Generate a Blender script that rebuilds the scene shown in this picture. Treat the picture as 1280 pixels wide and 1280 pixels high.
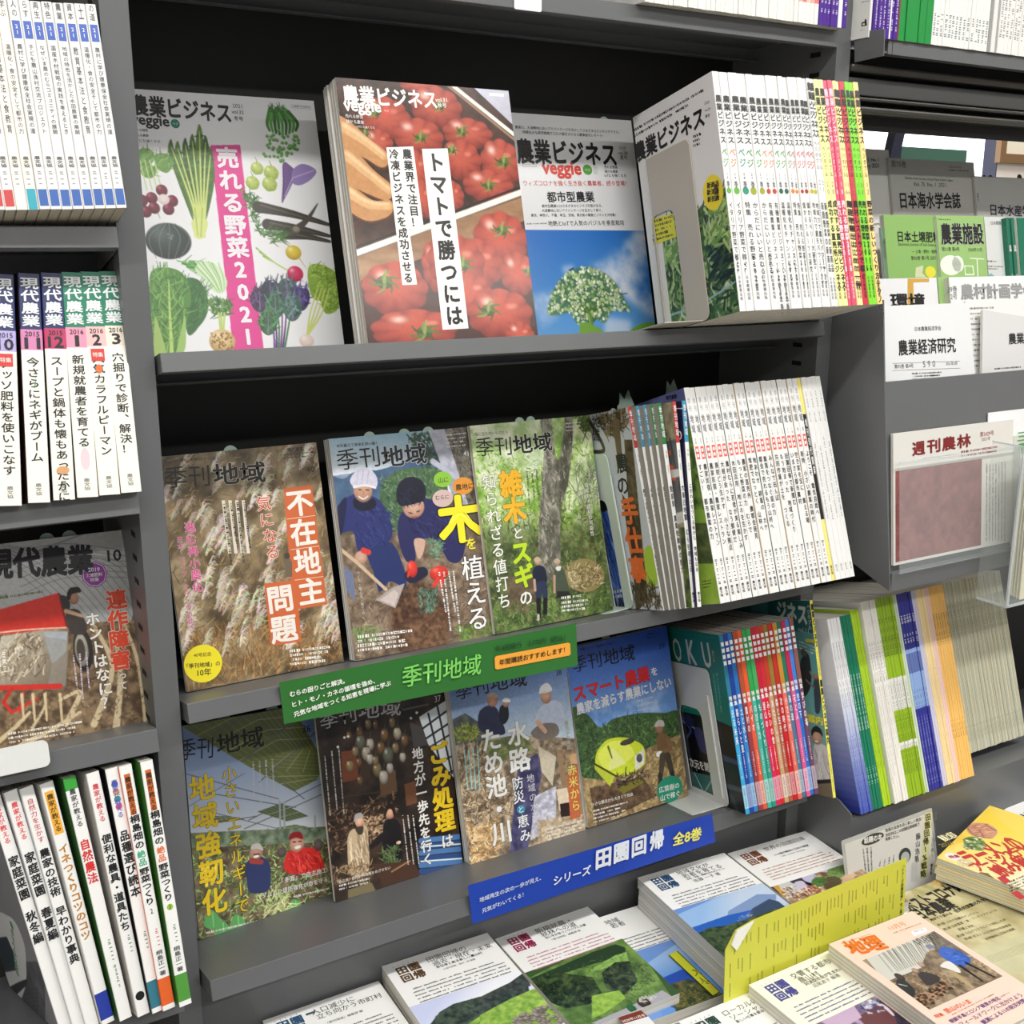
import bpy, bmesh, math, random
import numpy as np
from mathutils import Matrix, Vector

for o in list(bpy.data.objects):
    bpy.data.objects.remove(o)
SC = bpy.context.scene
COL = SC.collection
rng = np.random.default_rng(7)
random.seed(7)

# ------------------------------------------------------------------ camera
RW = np.array([[0.86105381, -0.11855858, 0.49449994],
               [-0.50851044, -0.20430701, 0.83646624],
               [0.00185955, -0.97170083, -0.2362076]])      # world rows, camera columns: right, down, forward
CP = np.array([-0.25649789, -1.12, 1.5])
FP = 1397.262681
cam_d = bpy.data.cameras.new('camera')
cam = bpy.data.objects.new('camera', cam_d)
COL.objects.link(cam)
cam_d.sensor_fit = 'HORIZONTAL'
cam_d.sensor_width = 36
cam_d.lens = 36 * FP / 1280
cam_d.clip_start = 0.02
cam.matrix_world = Matrix([[RW[i][0], -RW[i][1], -RW[i][2], CP[i]] for i in range(3)] + [[0, 0, 0, 1]])
SC.camera = cam

# ------------------------------------------------------------------ light and exposure
SC.view_settings.view_transform = 'Standard'
SC.view_settings.look = 'None'
SC.view_settings.gamma = 1
SC.view_settings.use_curve_mapping = False
SC.view_settings.exposure = 0.20
wd = bpy.data.worlds.new('world')
SC.world = wd
wd.use_nodes = True
wd.node_tree.nodes['Background'].inputs[0].default_value = (0.95, 0.98, 1.0, 1)
wd.node_tree.nodes['Background'].inputs[1].default_value = 0.25

def area(name, loc, rot, sx, sy, power, col=(1, 0.98, 0.95)):
    l = bpy.data.lights.new(name, 'AREA')
    l.shape = 'RECTANGLE'
    l.size, l.size_y, l.energy, l.color = sx, sy, power, col
    o = bpy.data.objects.new(name, l)
    COL.objects.link(o)
    o.location = loc
    o.rotation_euler = rot
    return o
area('aisle_tube_light', (0.7, -1.10, 2.72), (0, 0, 0), 4.6, 0.12, 54)
area('aisle_far_tube_light', (0.6, -2.6, 2.72), (0, 0, 0), 4.0, 0.12, 46)
area('window_room_light', (2.6, 1.0, 2.6), (0, 0, 0), 1.6, 0.9, 22)

# ------------------------------------------------------------------ pixel to place
def ray(p):
    return RW @ np.array([p[0] - 640, p[1] - 640, FP])
def onY(p, y):
    v = ray(p); return CP + v * ((y - CP[1]) / v[1])
def onZ(p, z):
    v = ray(p); return CP + v * ((z - CP[2]) / v[2])
def onX(p, x):
    v = ray(p); return CP + v * ((x - CP[0]) / v[0])
def rot_abc(a=0, b=0, c=0):
    return np.array(Matrix.Rotation(math.radians(c), 3, 'Z') @ Matrix.Rotation(math.radians(a), 3, 'X') @ Matrix.Rotation(math.radians(b), 3, 'Y'))

class Pose:
    """a box pose: x along its width, y into the shelf, z up"""
    def __init__(s, pos, a=-14., b=0., c=0.):
        s.p = np.array(pos, float); s.m = rot_abc(a, b, c)
    def mat(s):
        return Matrix([[*s.m[i], s.p[i]] for i in range(3)] + [[0, 0, 0, 1]])
    def at(s, x, y, z):
        return s.p + s.m @ np.array([x, y, z], float)
    def moved(s, x=0, y=0, z=0):
        q = Pose((0, 0, 0)); q.m = s.m; q.p = s.at(x, y, z); return q

def settle(pos, plane, dims=(), off=0.001):
    """slide a measured pose along the sight line until its foot rests on a sloping shelf; the sizes follow"""
    n = plane.m @ np.array([0, 0, 1.]); P_ = np.asarray(pos, float)
    k = ((plane.p + n * off - CP) @ n) / ((P_ - CP) @ n)
    return CP + (P_ - CP) * k, [d * k for d in dims]

class Face:
    """a flat face of a posed box: o = its lower left corner, u right, v up, n towards the reader, all in the box's own axes"""
    def __init__(s, pose, w, h, o=(0, 0, 0), u=(1, 0, 0), v=(0, 0, 1), n=(0, -1, 0)):
        s.pose, s.w, s.h = pose, w, h
        s.o, s.u, s.v, s.n = [np.array(k, float) for k in (o, u, v, n)]
    def local(s, uv, lift=0.):
        uv = np.asarray(uv, float).reshape(-1, 2)
        return s.o + uv[:, :1] * s.u + uv[:, 1:2] * s.v + lift * s.n
    def px(s, pts):
        """photo pixels to (u, v) metres on this face"""
        pts = np.asarray(pts, float).reshape(-1, 2)
        O = s.pose.at(*s.o); U = s.pose.m @ s.u; V = s.pose.m @ s.v; N = s.pose.m @ s.n
        d = np.stack([pts[:, 0] - 640, pts[:, 1] - 640, np.full(len(pts), FP)], 1) @ RW.T
        t = ((O - CP) @ N) / (d @ N)
        X = CP + d * t[:, None] - O
        return np.stack([X @ U, X @ V], 1)

class Crop:
    def __init__(s, x0, y0, sc):
        s.x0, s.y0, s.sc = x0, y0, sc
    def __call__(s, pts):
        return np.asarray(pts, float).reshape(-1, 2) / s.sc + np.array([s.x0, s.y0])

# ------------------------------------------------------------------ materials
def lin(c):
    c = np.asarray(c, float) / 255.
    return np.where(c <= 0.04045, c / 12.92, ((c + 0.055) / 1.055) ** 2.4)
MATS = {}
def mat(col, rough=0.45, spec=0.5, metal=0., name='printed_paper'):
    key = (tuple(int(x) for x in col), rough, spec, metal, name)
    if key not in MATS:
        m = bpy.data.materials.new(name)
        m.use_nodes = True
        b = m.node_tree.nodes['Principled BSDF']
        b.inputs['Base Color'].default_value = (*lin(col), 1)
        b.inputs['Roughness'].default_value = rough
        b.inputs['Specular IOR Level'].default_value = spec
        b.inputs['Metallic'].default_value = metal
        MATS[key] = m
    return MATS[key]
def painted_metal(name, col, rough=0.45, bump=0.02, spec=0.5):
    m = bpy.data.materials.new(name)
    m.use_nodes = True
    nt = m.node_tree; b = nt.nodes['Principled BSDF']
    tc = nt.nodes.new('ShaderNodeTexCoord')
    nz = nt.nodes.new('ShaderNodeTexNoise'); nz.inputs['Scale'].default_value = 9; nz.inputs['Detail'].default_value = 4
    mx = nt.nodes.new('ShaderNodeMix'); mx.data_type = 'RGBA'
    c = lin(col)
    mx.inputs['A'].default_value = (*(c * 0.93), 1); mx.inputs['B'].default_value = (*(c * 1.07), 1)
    nt.links.new(tc.outputs['Object'], nz.inputs['Vector'])
    nt.links.new(nz.outputs['Fac'], mx.inputs['Factor'])
    nt.links.new(mx.outputs['Result'], b.inputs['Base Color'])
    n2 = nt.nodes.new('ShaderNodeTexNoise'); n2.inputs['Scale'].default_value = 420
    bp = nt.nodes.new('ShaderNodeBump'); bp.inputs['Strength'].default_value = bump; bp.inputs['Distance'].default_value = 0.001
    nt.links.new(tc.outputs['Object'], n2.inputs['Vector'])
    nt.links.new(n2.outputs['Fac'], bp.inputs['Height'])
    nt.links.new(bp.outputs['Normal'], b.inputs['Normal'])
    b.inputs['Roughness'].default_value = rough
    b.inputs['Specular IOR Level'].default_value = spec
    return m
def page_mat(col, axis):
    """paper edges: fine lines along one axis"""
    m = bpy.data.materials.new('page_edges')
    m.use_nodes = True
    nt = m.node_tree; b = nt.nodes['Principled BSDF']
    tc = nt.nodes.new('ShaderNodeTexCoord')
    mp = nt.nodes.new('ShaderNodeMapping')
    sc = [3, 3, 3]; sc[axis] = 900
    mp.inputs['Scale'].default_value = sc
    nz = nt.nodes.new('ShaderNodeTexNoise'); nz.inputs['Scale'].default_value = 1; nz.inputs['Detail'].default_value = 3
    cr = nt.nodes.new('ShaderNodeValToRGB')
    c = lin(col)
    cr.color_ramp.elements[0].position = 0.3; cr.color_ramp.elements[1].position = 0.62
    cr.color_ramp.elements[0].color = (*(c * 0.62), 1); cr.color_ramp.elements[1].color = (*c, 1)
    nt.links.new(tc.outputs['Object'], mp.inputs['Vector'])
    nt.links.new(mp.outputs['Vector'], nz.inputs['Vector'])
    nt.links.new(nz.outputs['Fac'], cr.inputs['Fac'])
    nt.links.new(cr.outputs['Color'], b.inputs['Base Color'])
    b.inputs['Roughness'].default_value = 0.85
    return m
def clear_mat(name, col, alpha=0.25, rough=0.08):
    m = bpy.data.materials.new(name)
    m.use_nodes = True
    b = m.node_tree.nodes['Principled BSDF']
    b.inputs['Base Color'].default_value = (*lin(col), 1)
    b.inputs['Roughness'].default_value = rough
    b.inputs['Alpha'].default_value = alpha
    return m
def glow_mat(name, col, s):
    m = bpy.data.materials.new(name)
    m.use_nodes = True
    b = m.node_tree.nodes['Principled BSDF']
    b.inputs['Base Color'].default_value = (*lin(col), 1)
    b.inputs['Emission Color'].default_value = (*lin(col), 1)
    b.inputs['Emission Strength'].default_value = s
    return m
GREY = painted_metal('grey_shelf_paint', (99, 101, 103), 0.38)
DARK = painted_metal('dark_grey_shelf_paint', (62, 63, 63), 0.5)
BLACK = painted_metal('black_back_panel_paint', (32, 32, 31), 0.6)
RAIL = painted_metal('dark_rail_paint', (50, 48, 44), 0.28)
PAGE_X = page_mat((222, 218, 205), 0)
PAGE_Y = page_mat((226, 223, 212), 1)
PAGE_Z = page_mat((232, 229, 218), 2)
PAGE_YEL = page_mat((206, 198, 176), 0)
CLEAR = clear_mat('clear_acrylic', (225, 235, 235), 0.10)
CLEAR_EDGE = clear_mat('clear_acrylic_edge', (215, 222, 224), 0.6, 0.15)
MINT = clear_mat('pale_green_plastic', (196, 222, 206), 0.88, 0.3)
def print_mat(rough=0.32, spec=0.5):
    key = ('print', rough, spec)
    if key not in MATS:
        m = bpy.data.materials.new('printed_picture')
        m.use_nodes = True
        nt = m.node_tree; b = nt.nodes['Principled BSDF']
        a = nt.nodes.new('ShaderNodeAttribute'); a.attribute_name = 'ink'
        nt.links.new(a.outputs['Color'], b.inputs['Base Color'])
        b.inputs['Roughness'].default_value = rough
        b.inputs['Specular IOR Level'].default_value = spec
        MATS[key] = m
    return MATS[key]

# ------------------------------------------------------------------ mesh helpers
class MB:
    """collects boxes, prisms and polygons, then links them as ONE mesh object"""
    def __init__(s):
        s.v, s.f, s.mi, s.ms = [], [], [], []
    def m(s, material):
        if material not in s.ms: s.ms.append(material)
        return s.ms.index(material)
    def faces(s, vs, fs, material):
        k = len(s.v); i = s.m(material)
        s.v += [tuple(float(c) for c in p) for p in vs]
        s.f += [tuple(k + j for j in f) for f in fs]
        s.mi += [i] * len(fs)
        return s
    def box(s, lo, hi, material, skip=()):
        x0, y0, z0 = lo; x1, y1, z1 = hi
        vs = [(x0, y0, z0), (x1, y0, z0), (x1, y1, z0), (x0, y1, z0), (x0, y0, z1), (x1, y0, z1), (x1, y1, z1), (x0, y1, z1)]
        fs = dict(bottom=(3, 2, 1, 0), top=(4, 5, 6, 7), front=(0, 1, 5, 4), right=(1, 2, 6, 5), back=(2, 3, 7, 6), left=(3, 0, 4, 7))
        if isinstance(material, dict):
            k = len(s.v); s.v += vs
            for n, f in fs.items():
                if n in skip: continue
                s.f.append(tuple(k + j for j in f)); s.mi.append(s.m(material.get(n, material.get('all'))))
            return s
        return s.faces(vs, [f for n, f in fs.items() if n not in skip], material)
    def prism(s, poly, axis, a, b, material, flip=False):
        """extrude a 2D polygon along an axis (0 x, 1 y, 2 z) from a to b"""
        n = len(poly)
        def put(p, t):
            q = list(p); q.insert(axis, t); return q
        vs = [put(p, a) for p in poly] + [put(p, b) for p in poly]
        fs = [tuple(range(n))[::-1], tuple(range(n, 2 * n))] + [(i, (i + 1) % n, n + (i + 1) % n, n + i) for i in range(n)]
        if flip: fs = [f[::-1] for f in fs]
        return s.faces(vs, fs, material)
    def build(s, name, parent=None, pose=None, bevel=0., smooth=False, fix=False):
        me = bpy.data.meshes.new(name)
        me.from_pydata(s.v, [], s.f)
        for m_ in s.ms: me.materials.append(m_)
        me.polygons.foreach_set('material_index', np.array(s.mi, np.int32))
        if fix:
            bm = bmesh.new(); bm.from_mesh(me)
            bmesh.ops.recalc_face_normals(bm, faces=bm.faces); bm.to_mesh(me); bm.free()
        if smooth: me.polygons.foreach_set('use_smooth', np.ones(len(me.polygons), bool))
        me.update()
        o = bpy.data.objects.new(name, me)
        COL.objects.link(o)
        if pose is not None: o.matrix_world = pose.mat()
        if parent is not None: o.parent = parent
        if bevel:
            md = o.modifiers.new('bevel', 'BEVEL'); md.width = bevel; md.segments = 2; md.limit_method = 'ANGLE'
        return o
def tag(o, label, cat, group=None):
    o['label'] = label; o['category'] = cat
    if group: o['group'] = group
    return o
def struct(o):
    o['kind'] = 'structure'; return o
def empty(name, pose):
    o = bpy.data.objects.new(name, None); COL.objects.link(o)
    o.empty_display_size = 0.02
    o.matrix_world = pose.mat(); return o

# ------------------------------------------------------------------ lettering
GLY = {}
def glyph(s, wt=0.):
    """outline triangles of a character or word at size 1: (verts n x 2, triangles, width); heavier strokes by laying shifted copies together"""
    key = (s, wt)
    if key in GLY: return GLY[key]
    if wt:
        v, t, w, _ = glyph(s)
        k = 2 if wt < .01 else 4 if wt < .02 else 8 if wt < .045 else 12
        a = np.array([0., math.pi]) if k == 2 else np.arange(k) * 2 * math.pi / k + (math.pi / 4 if k == 4 else 0)
        r = wt if wt < .025 else .025 + (wt - .025) * .62
        vs = np.concatenate([v + r * np.array([math.cos(x), math.sin(x)]) for x in a]) if len(v) else v
        ts = np.concatenate([t + i * len(v) for i in range(len(a))]) if len(v) else t
        if r > .03 and len(v): vs = np.concatenate([vs, v]); ts = np.concatenate([ts, t + len(a) * len(v)])
        zs = np.repeat(np.arange(len(vs) // max(len(v), 1)), len(v)) * 8e-6
        GLY[key] = (vs, ts, w + 2 * r, zs)
        return GLY[key]
    cu = bpy.data.curves.new('g', 'FONT')
    cu.body = s; cu.size = 1; cu.resolution_u = 2; cu.dimensions = '2D'; cu.fill_mode = 'FRONT'
    ob = bpy.data.objects.new('g', cu)
    me = bpy.data.meshes.new_from_object(ob)
    me.calc_loop_triangles()
    n = len(me.vertices)
    co = np.empty(n * 3, np.float32); me.vertices.foreach_get('co', co)
    tr = np.empty(len(me.loop_triangles) * 3, np.int32); me.loop_triangles.foreach_get('vertices', tr)
    v = co.reshape(-1, 3)[:, :2].astype(float); t = tr.reshape(-1, 3)
    bpy.data.objects.remove(ob); bpy.data.curves.remove(cu); bpy.data.meshes.remove(me)
    w = (v[:, 0].max() - v[:, 0].min()) if n else 0.5
    GLY[key] = (v, t, w, 0.)
    return GLY[key]
ROT = set('ー―～〜（）()「」『』…—=＝-')
SMALLK = set('ァィゥェォッャュョぁぃぅぇぉっゃゅょ')

class Print:
    """flat printed shapes on a face, built as one mesh"""
    def __init__(s, face, crop=None, lift=0.00012):
        s.fc, s.crop, s.lift = face, crop, lift
        s.v, s.t, s.mi, s.ms, s.n = [], [], [], [], 0
    def uv(s, pts):
        pts = np.asarray(pts, float).reshape(-1, 2)
        if s.crop is not None: pts = s.crop(pts)
        return s.fc.px(pts)
    def add(s, uv, tri, col, layer, rough=0.4, z=0.):
        m = col if not isinstance(col, (tuple, list)) else mat(col, rough)
        if m not in s.ms: s.ms.append(m)
        s.v.append(s.fc.local(uv, s.lift * (1 + layer)) + (np.asarray(z)[..., None] * s.fc.n if np.ndim(z) else 0.)); s.t.append(np.asarray(tri) + s.n); s.n += len(uv)
        s.mi += [s.ms.index(m)] * len(tri)
    def polyuv(s, uv, col, layer=0):
        n = len(uv)
        from mathutils.geometry import tessellate_polygon
        tr = tessellate_polygon([[Vector((p[0], p[1], 0)) for p in uv]])
        uv = np.asarray(uv, float); tr = np.array(tr)
        a = uv[tr[:, 1]] - uv[tr[:, 0]]; b = uv[tr[:, 2]] - uv[tr[:, 0]]
        fl = (a[:, 0] * b[:, 1] - a[:, 1] * b[:, 0]) < 0
        tr[fl] = tr[fl][:, ::-1]
        s.add(uv, tr, col, layer)
    def poly(s, pts, col, layer=0):
        s.polyuv(s.uv(pts), col, layer); return s
    def rectuv(s, u0, v0, u1, v1, col, layer=0):
        s.add(np.array([(u0, v0), (u1, v0), (u1, v1), (u0, v1)]), [(0, 1, 2), (0, 2, 3)], col, layer); return s
    def round(s, c, rx, ry, col, layer=0, n=28, edge=None):
        """a disc; centre and radii in crop pixels"""
        c0 = s.uv([c])[0]; ru = s.uv([(c[0] + rx, c[1])])[0] - c0; rv = s.uv([(c[0], c[1] - ry)])[0] - c0
        a = np.linspace(0, 2 * np.pi, n, endpoint=False)
        ru = np.hypot(*ru); rv = np.hypot(*rv)
        s.polyuv(np.stack([c0[0] + ru * np.cos(a), c0[1] + rv * np.sin(a)], 1), col, layer); return s
    def _put(s, g, org, ex, ey, col, layer):
        v, t, _, z = g
        if len(v) == 0: return
        s.add(org + v[:, :1] * ex + v[:, 1:] * ey, t, col, layer, z=z)
    def vtextuv(s, txt, p0, p1, col, wt=0., xs=1., sz=0.94, layer=2, ol=None):
        p0 = np.array(p0, float); p1 = np.array(p1, float)
        d = p1 - p0; n = len(txt); L = np.hypot(*d); pitch = L / n; dn = d / L
        e = pitch * sz
        ey = np.array([0, 1.]) * e; ex = np.array([1., 0]) * e * xs
        for i, ch in enumerate(txt):
            if ch in ' 　': continue
            c = p0 + dn * pitch * (i + 0.5)
            for k, (w, cl) in enumerate(([(ol[1], ol[0])] if ol else []) + [(wt, col)]):
                g = glyph(ch, w)
                ly = layer + k - (1 if ol else 0)
                if ch in ROT:
                    v = g[0]; q = np.stack([v[:, 1] - 0.38 + 0.5, -(v[:, 0] - 0.5) + 0.38], 1)
                    s._put((q, g[1], 1, g[3]), c - 0.5 * ex - 0.38 * ey, ex, ey, cl, ly)
                elif ch in '、。':
                    s._put(g, c - 0.5 * ex - 0.38 * ey + 0.55 * ex + 0.55 * ey, ex, ey, cl, ly)
                else:
                    o = c - 0.5 * ex - 0.38 * ey
                    if ord(ch) < 256:
                        v = g[0]; o = c - (v.min(0) + v.max(0)) / 2 @ np.stack([ex, ey])
                    elif ch in SMALLK: o = o + 0.08 * ex + 0.08 * ey
                    s._put(g, o, ex, ey, cl, ly)
        return s
    def htextuv(s, txt, p0, p1, col, wt=0., ys=1., layer=2, ol=None, h=None):
        """text whose outline spans p0 to p1 (left middle to right middle)"""
        p0 = np.array(p0, float); p1 = np.array(p1, float)
        d = p1 - p0; L = np.hypot(*d); dn = d / L; nn = np.array([-dn[1], dn[0]])
        v, t, w, _ = glyph(txt, wt)
        if len(v) == 0: return s
        sx = L / w
        sy = sx * ys if h is None else h / max(v[:, 1].max() - v[:, 1].min(), 1e-6)
        x0 = v[:, 0].min(); yc = (v[:, 1].max() + v[:, 1].min()) / 2
        for k, (w2, cl) in enumerate(([(ol[1], ol[0])] if ol else []) + [(wt, col)]):
            v2, t2, _, z2 = glyph(txt, w2)
            q = np.stack([v2[:, 0] - x0, v2[:, 1] - yc], 1)
            s.add(p0 + q[:, :1] * sx * dn + q[:, 1:] * sy * nn, t2, cl, layer + k - (1 if ol else 0), z=z2)
        return s
    def vt(s, txt, a, b, col, **k):
        p = s.uv([a, b]); return s.vtextuv(txt, p[0], p[1], col, **k)
    def ht(s, txt, a, b, col, **k):
        if 'hp' in k:
            hp = k.pop('hp'); m = ((a[0] + b[0]) / 2, (a[1] + b[1]) / 2)
            q = s.uv([(m[0], m[1] - hp / 2), (m[0], m[1] + hp / 2)]); k['h'] = np.hypot(*(q[0] - q[1]))
        p = s.uv([a, b]); return s.htextuv(txt, p[0], p[1], col, **k)
    def fine(s, a, b, n, pitch, col, fill=0.62, vertical=False, layer=1, seed=1, gap=0.08):
        """lines of print too small to read: a = start of the first line, b = its end, n lines pitch pixels apart"""
        r = random.Random(seed)
        a = np.array(a, float); b = np.array(b, float)
        for i in range(n):
            off = np.array([-pitch * i, 0]) if vertical else np.array([0, pitch * i])
            L = np.hypot(*(b - a)) * (1 if i == 0 else r.uniform(0.75, 1.0))
            dn = (b - a) / np.hypot(*(b - a)); nn = np.array([-dn[1], dn[0]])
            t = 0.; hh = pitch * fill
            while t < L:
                cw = hh * r.uniform(0.5, 0.95)
                if r.random() > gap:
                    x = a + off + dn * t; g = r.uniform(0.55, 1.0) * hh / 2; kx = r.uniform(0.55, 0.9)
                    if r.random() < 0.5:
                        s.poly([x - nn * g, x + dn * cw * kx - nn * g, x + dn * cw * kx + nn * g, x + nn * g], col, layer)
                    else:
                        for q in (-0.9, 0.2):
                            s.poly([x + nn * g * q, x + dn * cw * kx + nn * g * q, x + dn * cw * kx + nn * g * (q + .62), x + nn * g * (q + .62)], col, layer)
                t += cw
        return s
    def build(s, name, parent):
        if not s.v: return None
        n = len(s.v)
        lo = np.array([v.min(0) for v in s.v]); hi = np.array([v.max(0) for v in s.v])
        grp = np.arange(n)
        gap = np.maximum(0, np.maximum(lo[:, None] - hi[None], lo[None] - hi[:, None]))
        ii, jj = np.nonzero(np.triu((gap ** 2).sum(2) <= .018 ** 2, 1))
        while True:
            m = np.minimum(grp[ii], grp[jj]); g2 = grp.copy()
            np.minimum.at(g2, ii, m); np.minimum.at(g2, jj, m)
            if (g2 == grp).all(): break
            grp = g2
        base = np.cumsum([0] + [len(v) for v in s.v])
        out = None; cnt = np.cumsum([0] + [len(t) for t in s.t])
        for gi in np.unique(grp):
            ids = np.nonzero(grp == gi)[0]; k = 0; vs, ts, mi = [], [], []
            for i in ids:
                vs.append(s.v[i]); ts.append(s.t[i] - base[i] + k); k += len(s.v[i]); mi += s.mi[cnt[i]:cnt[i + 1]]
            use = sorted(set(mi)); mp = {m: q for q, m in enumerate(use)}
            me = bpy.data.meshes.new(name)
            fill_tris(me, np.concatenate(vs), np.concatenate(ts))
            for m_ in use: me.materials.append(s.ms[m_])
            me.polygons.foreach_set('material_index', np.array([mp[m] for m in mi], np.int32))
            me.update()
            out = bpy.data.objects.new(name, me); COL.objects.link(out)
            out.parent = parent
            out.matrix_basis = parent.matrix_world.inverted() @ s.fc.pose.mat()
        return out
def fill_tris(me, v, f):
    k = f.shape[1]
    me.vertices.add(len(v)); me.vertices.foreach_set('co', np.asarray(v, np.float32).ravel())
    me.loops.add(len(f) * k); me.loops.foreach_set('vertex_index', np.asarray(f, np.int32).ravel())
    me.polygons.add(len(f)); me.polygons.foreach_set('loop_start', np.arange(0, len(f) * k, k, dtype=np.int32))
    me.polygons.foreach_set('loop_total', np.full(len(f), k, np.int32))

# ------------------------------------------------------------------ printed pictures
class Canvas:
    """paints the printed picture of a cover; built as a fine mesh with an ink colour per point"""
    def __init__(s, face, bg, crop=None, res=0.0008, u0=0., v0=0., u1=None, v1=None, ss=2, gain=1.):
        s.fc, s.crop, s.gain = face, crop, gain
        s.u0, s.v0 = u0, v0; s.u1 = face.w if u1 is None else u1; s.v1 = face.h if v1 is None else v1
        s.nx = max(2, int((s.u1 - s.u0) / res)); s.ny = max(2, int((s.v1 - s.v0) / res)); s.ss = ss
        s.W, s.H = s.nx * ss, s.ny * ss
        s.im = np.empty((s.H, s.W, 3), np.float32); s.im[:] = bg
        s.yy, s.xx = np.mgrid[0:s.H, 0:s.W].astype(np.float32)
        s.r = np.random.default_rng(11)
    def P(s, pts):
        pts = np.asarray(pts, float).reshape(-1, 2)
        if s.crop is not None: pts = s.crop(pts)
        uv = s.fc.px(pts)
        return np.stack([(uv[:, 0] - s.u0) / (s.u1 - s.u0) * s.W, (1 - (uv[:, 1] - s.v0) / (s.v1 - s.v0)) * s.H], 1)
    def sc(s, c, r):
        a = s.P([c, (c[0] + r, c[1])]); return float(np.hypot(*(a[1] - a[0])))
    def _box(s, lo, hi):
        x0, y0 = max(0, int(lo[0])), max(0, int(lo[1])); x1, y1 = min(s.W, int(hi[0]) + 2), min(s.H, int(hi[1]) + 2)
        return (x0, y0, x1, y1) if x1 > x0 and y1 > y0 else None
    def _mix(s, bx, m, col):
        x0, y0, x1, y1 = bx
        a = s.im[y0:y1, x0:x1]
        c = np.asarray(col, np.float32)
        a += m[..., None] * (c - a)
    def fbm(s, scale, seed=0, octs=4, sx=1., sy=1.):
        r = np.random.default_rng(seed); out = np.zeros((s.H, s.W), np.float32); amp = 0.5; tot = 0
        for o in range(octs):
            fx = s.W / (scale * sx) * 2 ** o; fy = s.H / (scale * sy) * 2 ** o
            gx, gy = max(2, int(fx) + 2), max(2, int(fy) + 2)
            if gx > s.W or gy > s.H: break
            g = r.random((gy, gx)).astype(np.float32)
            X = np.linspace(0, min(fx, gx - 1.001), s.W); Y = np.linspace(0, min(fy, gy - 1.001), s.H)
            xi, yi = X.astype(int), Y.astype(int); xf, yf = (X - xi), (Y - yi)
            xf = xf * xf * (3 - 2 * xf); yf = (yf * yf * (3 - 2 * yf))[:, None]
            a = g[yi][:, xi] * (1 - xf) + g[yi][:, np.minimum(xi + 1, gx - 1)] * xf
            b = g[np.minimum(yi + 1, gy - 1)][:, xi] * (1 - xf) + g[np.minimum(yi + 1, gy - 1)][:, np.minimum(xi + 1, gx - 1)] * xf
            out += amp * (a * (1 - yf) + b * yf); tot += amp; amp *= 0.55
        return out / tot
    def mask(s, pts, smooth=False, soft=0):
        """(box, mask) of a polygon given in crop pixels"""
        p = s.P(pts)
        if smooth: p = spline(p)
        pad = soft * 2 + 1
        bx = s._box(p.min(0) - pad, p.max(0) + pad)
        if bx is None: return None, None
        x0, y0, x1, y1 = bx
        X = s.xx[y0:y1, x0:x1] + 0.5; Y = s.yy[y0:y1, x0:x1] + 0.5
        m = np.zeros(X.shape, bool)
        q = np.roll(p, -1, 0)
        for (ax, ay), (bx_, by) in zip(p, q):
            if ay == by: continue
            c = (ay > Y) != (by > Y)
            m ^= c & (X < (bx_ - ax) * (Y - ay) / (by - ay) + ax)
        m = m.astype(np.float32)
        if soft: m = blur(m, int(soft))
        return bx, m
    def poly(s, pts, col, a=1., smooth=False, soft=0, tex=None):
        bx, m = s.mask(pts, smooth, soft)
        if bx is None: return s
        x0, y0, x1, y1 = bx
        if tex is not None:
            f = tex[y0:y1, x0:x1][..., None]
            c = np.asarray(col[0], np.float32) * (1 - f) + np.asarray(col[1], np.float32) * f
        elif callable(col): c = col(s.xx[y0:y1, x0:x1], s.yy[y0:y1, x0:x1])
        else: c = np.asarray(col, np.float32)
        s._mix(bx, m * a, c); return s
    def blob(s, pts, col, **k):
        return s.poly(pts, col, smooth=True, **k)
    def ramp(s, pts, c0, c1, p0, p1, **k):
        """polygon filled with a gradient from c0 at p0 to c1 at p1 (crop pixels)"""
        q = s.P([p0, p1]); d = q[1] - q[0]; L = d @ d
        c0 = np.asarray(c0, np.float32); c1 = np.asarray(c1, np.float32)
        def f(X, Y):
            t = np.clip(((X - q[0][0]) * d[0] + (Y - q[0][1]) * d[1]) / L, 0, 1)[..., None]
            return c0 * (1 - t) + c1 * t
        return s.poly(pts, f, **k)
    def ell(s, c, rx, ry, col, dark=None, hi=None, rot=0., a=1., soft=0.12, hp=(-.35, -.45), hr=.3, lobes=0, lob=0.08):
        """shaded ellipse, radii in crop pixels"""
        p = s.P([c])[0]; k = s.sc(c, 1.0); q = s.P([c, (c[0], c[1] + 1)]); ky = float(np.hypot(*(q[1] - q[0])))
        rx *= k; ry *= ky; R = max(rx, ry) * 1.15
        bx = s._box(p - R, p + R)
        if bx is None: return s
        x0, y0, x1, y1 = bx
        X = s.xx[y0:y1, x0:x1] + .5 - p[0]; Y = s.yy[y0:y1, x0:x1] + .5 - p[1]
        cs, sn = math.cos(rot), math.sin(rot)
        u = (X * cs + Y * sn) / rx; v = (-X * sn + Y * cs) / ry
        d = np.hypot(u, v)
        th = np.arctan2(v, u)
        rr = 1 + (lob * (np.abs(np.cos(th * lobes / 2 + 0.4)) - 0.6) if lobes else 0)
        m = np.clip((rr - d) / max(soft * .5, 1.2 / max(rx, ry)), 0, 1)
        cc = np.zeros(X.shape + (3,), np.float32); cc[:] = col
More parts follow.
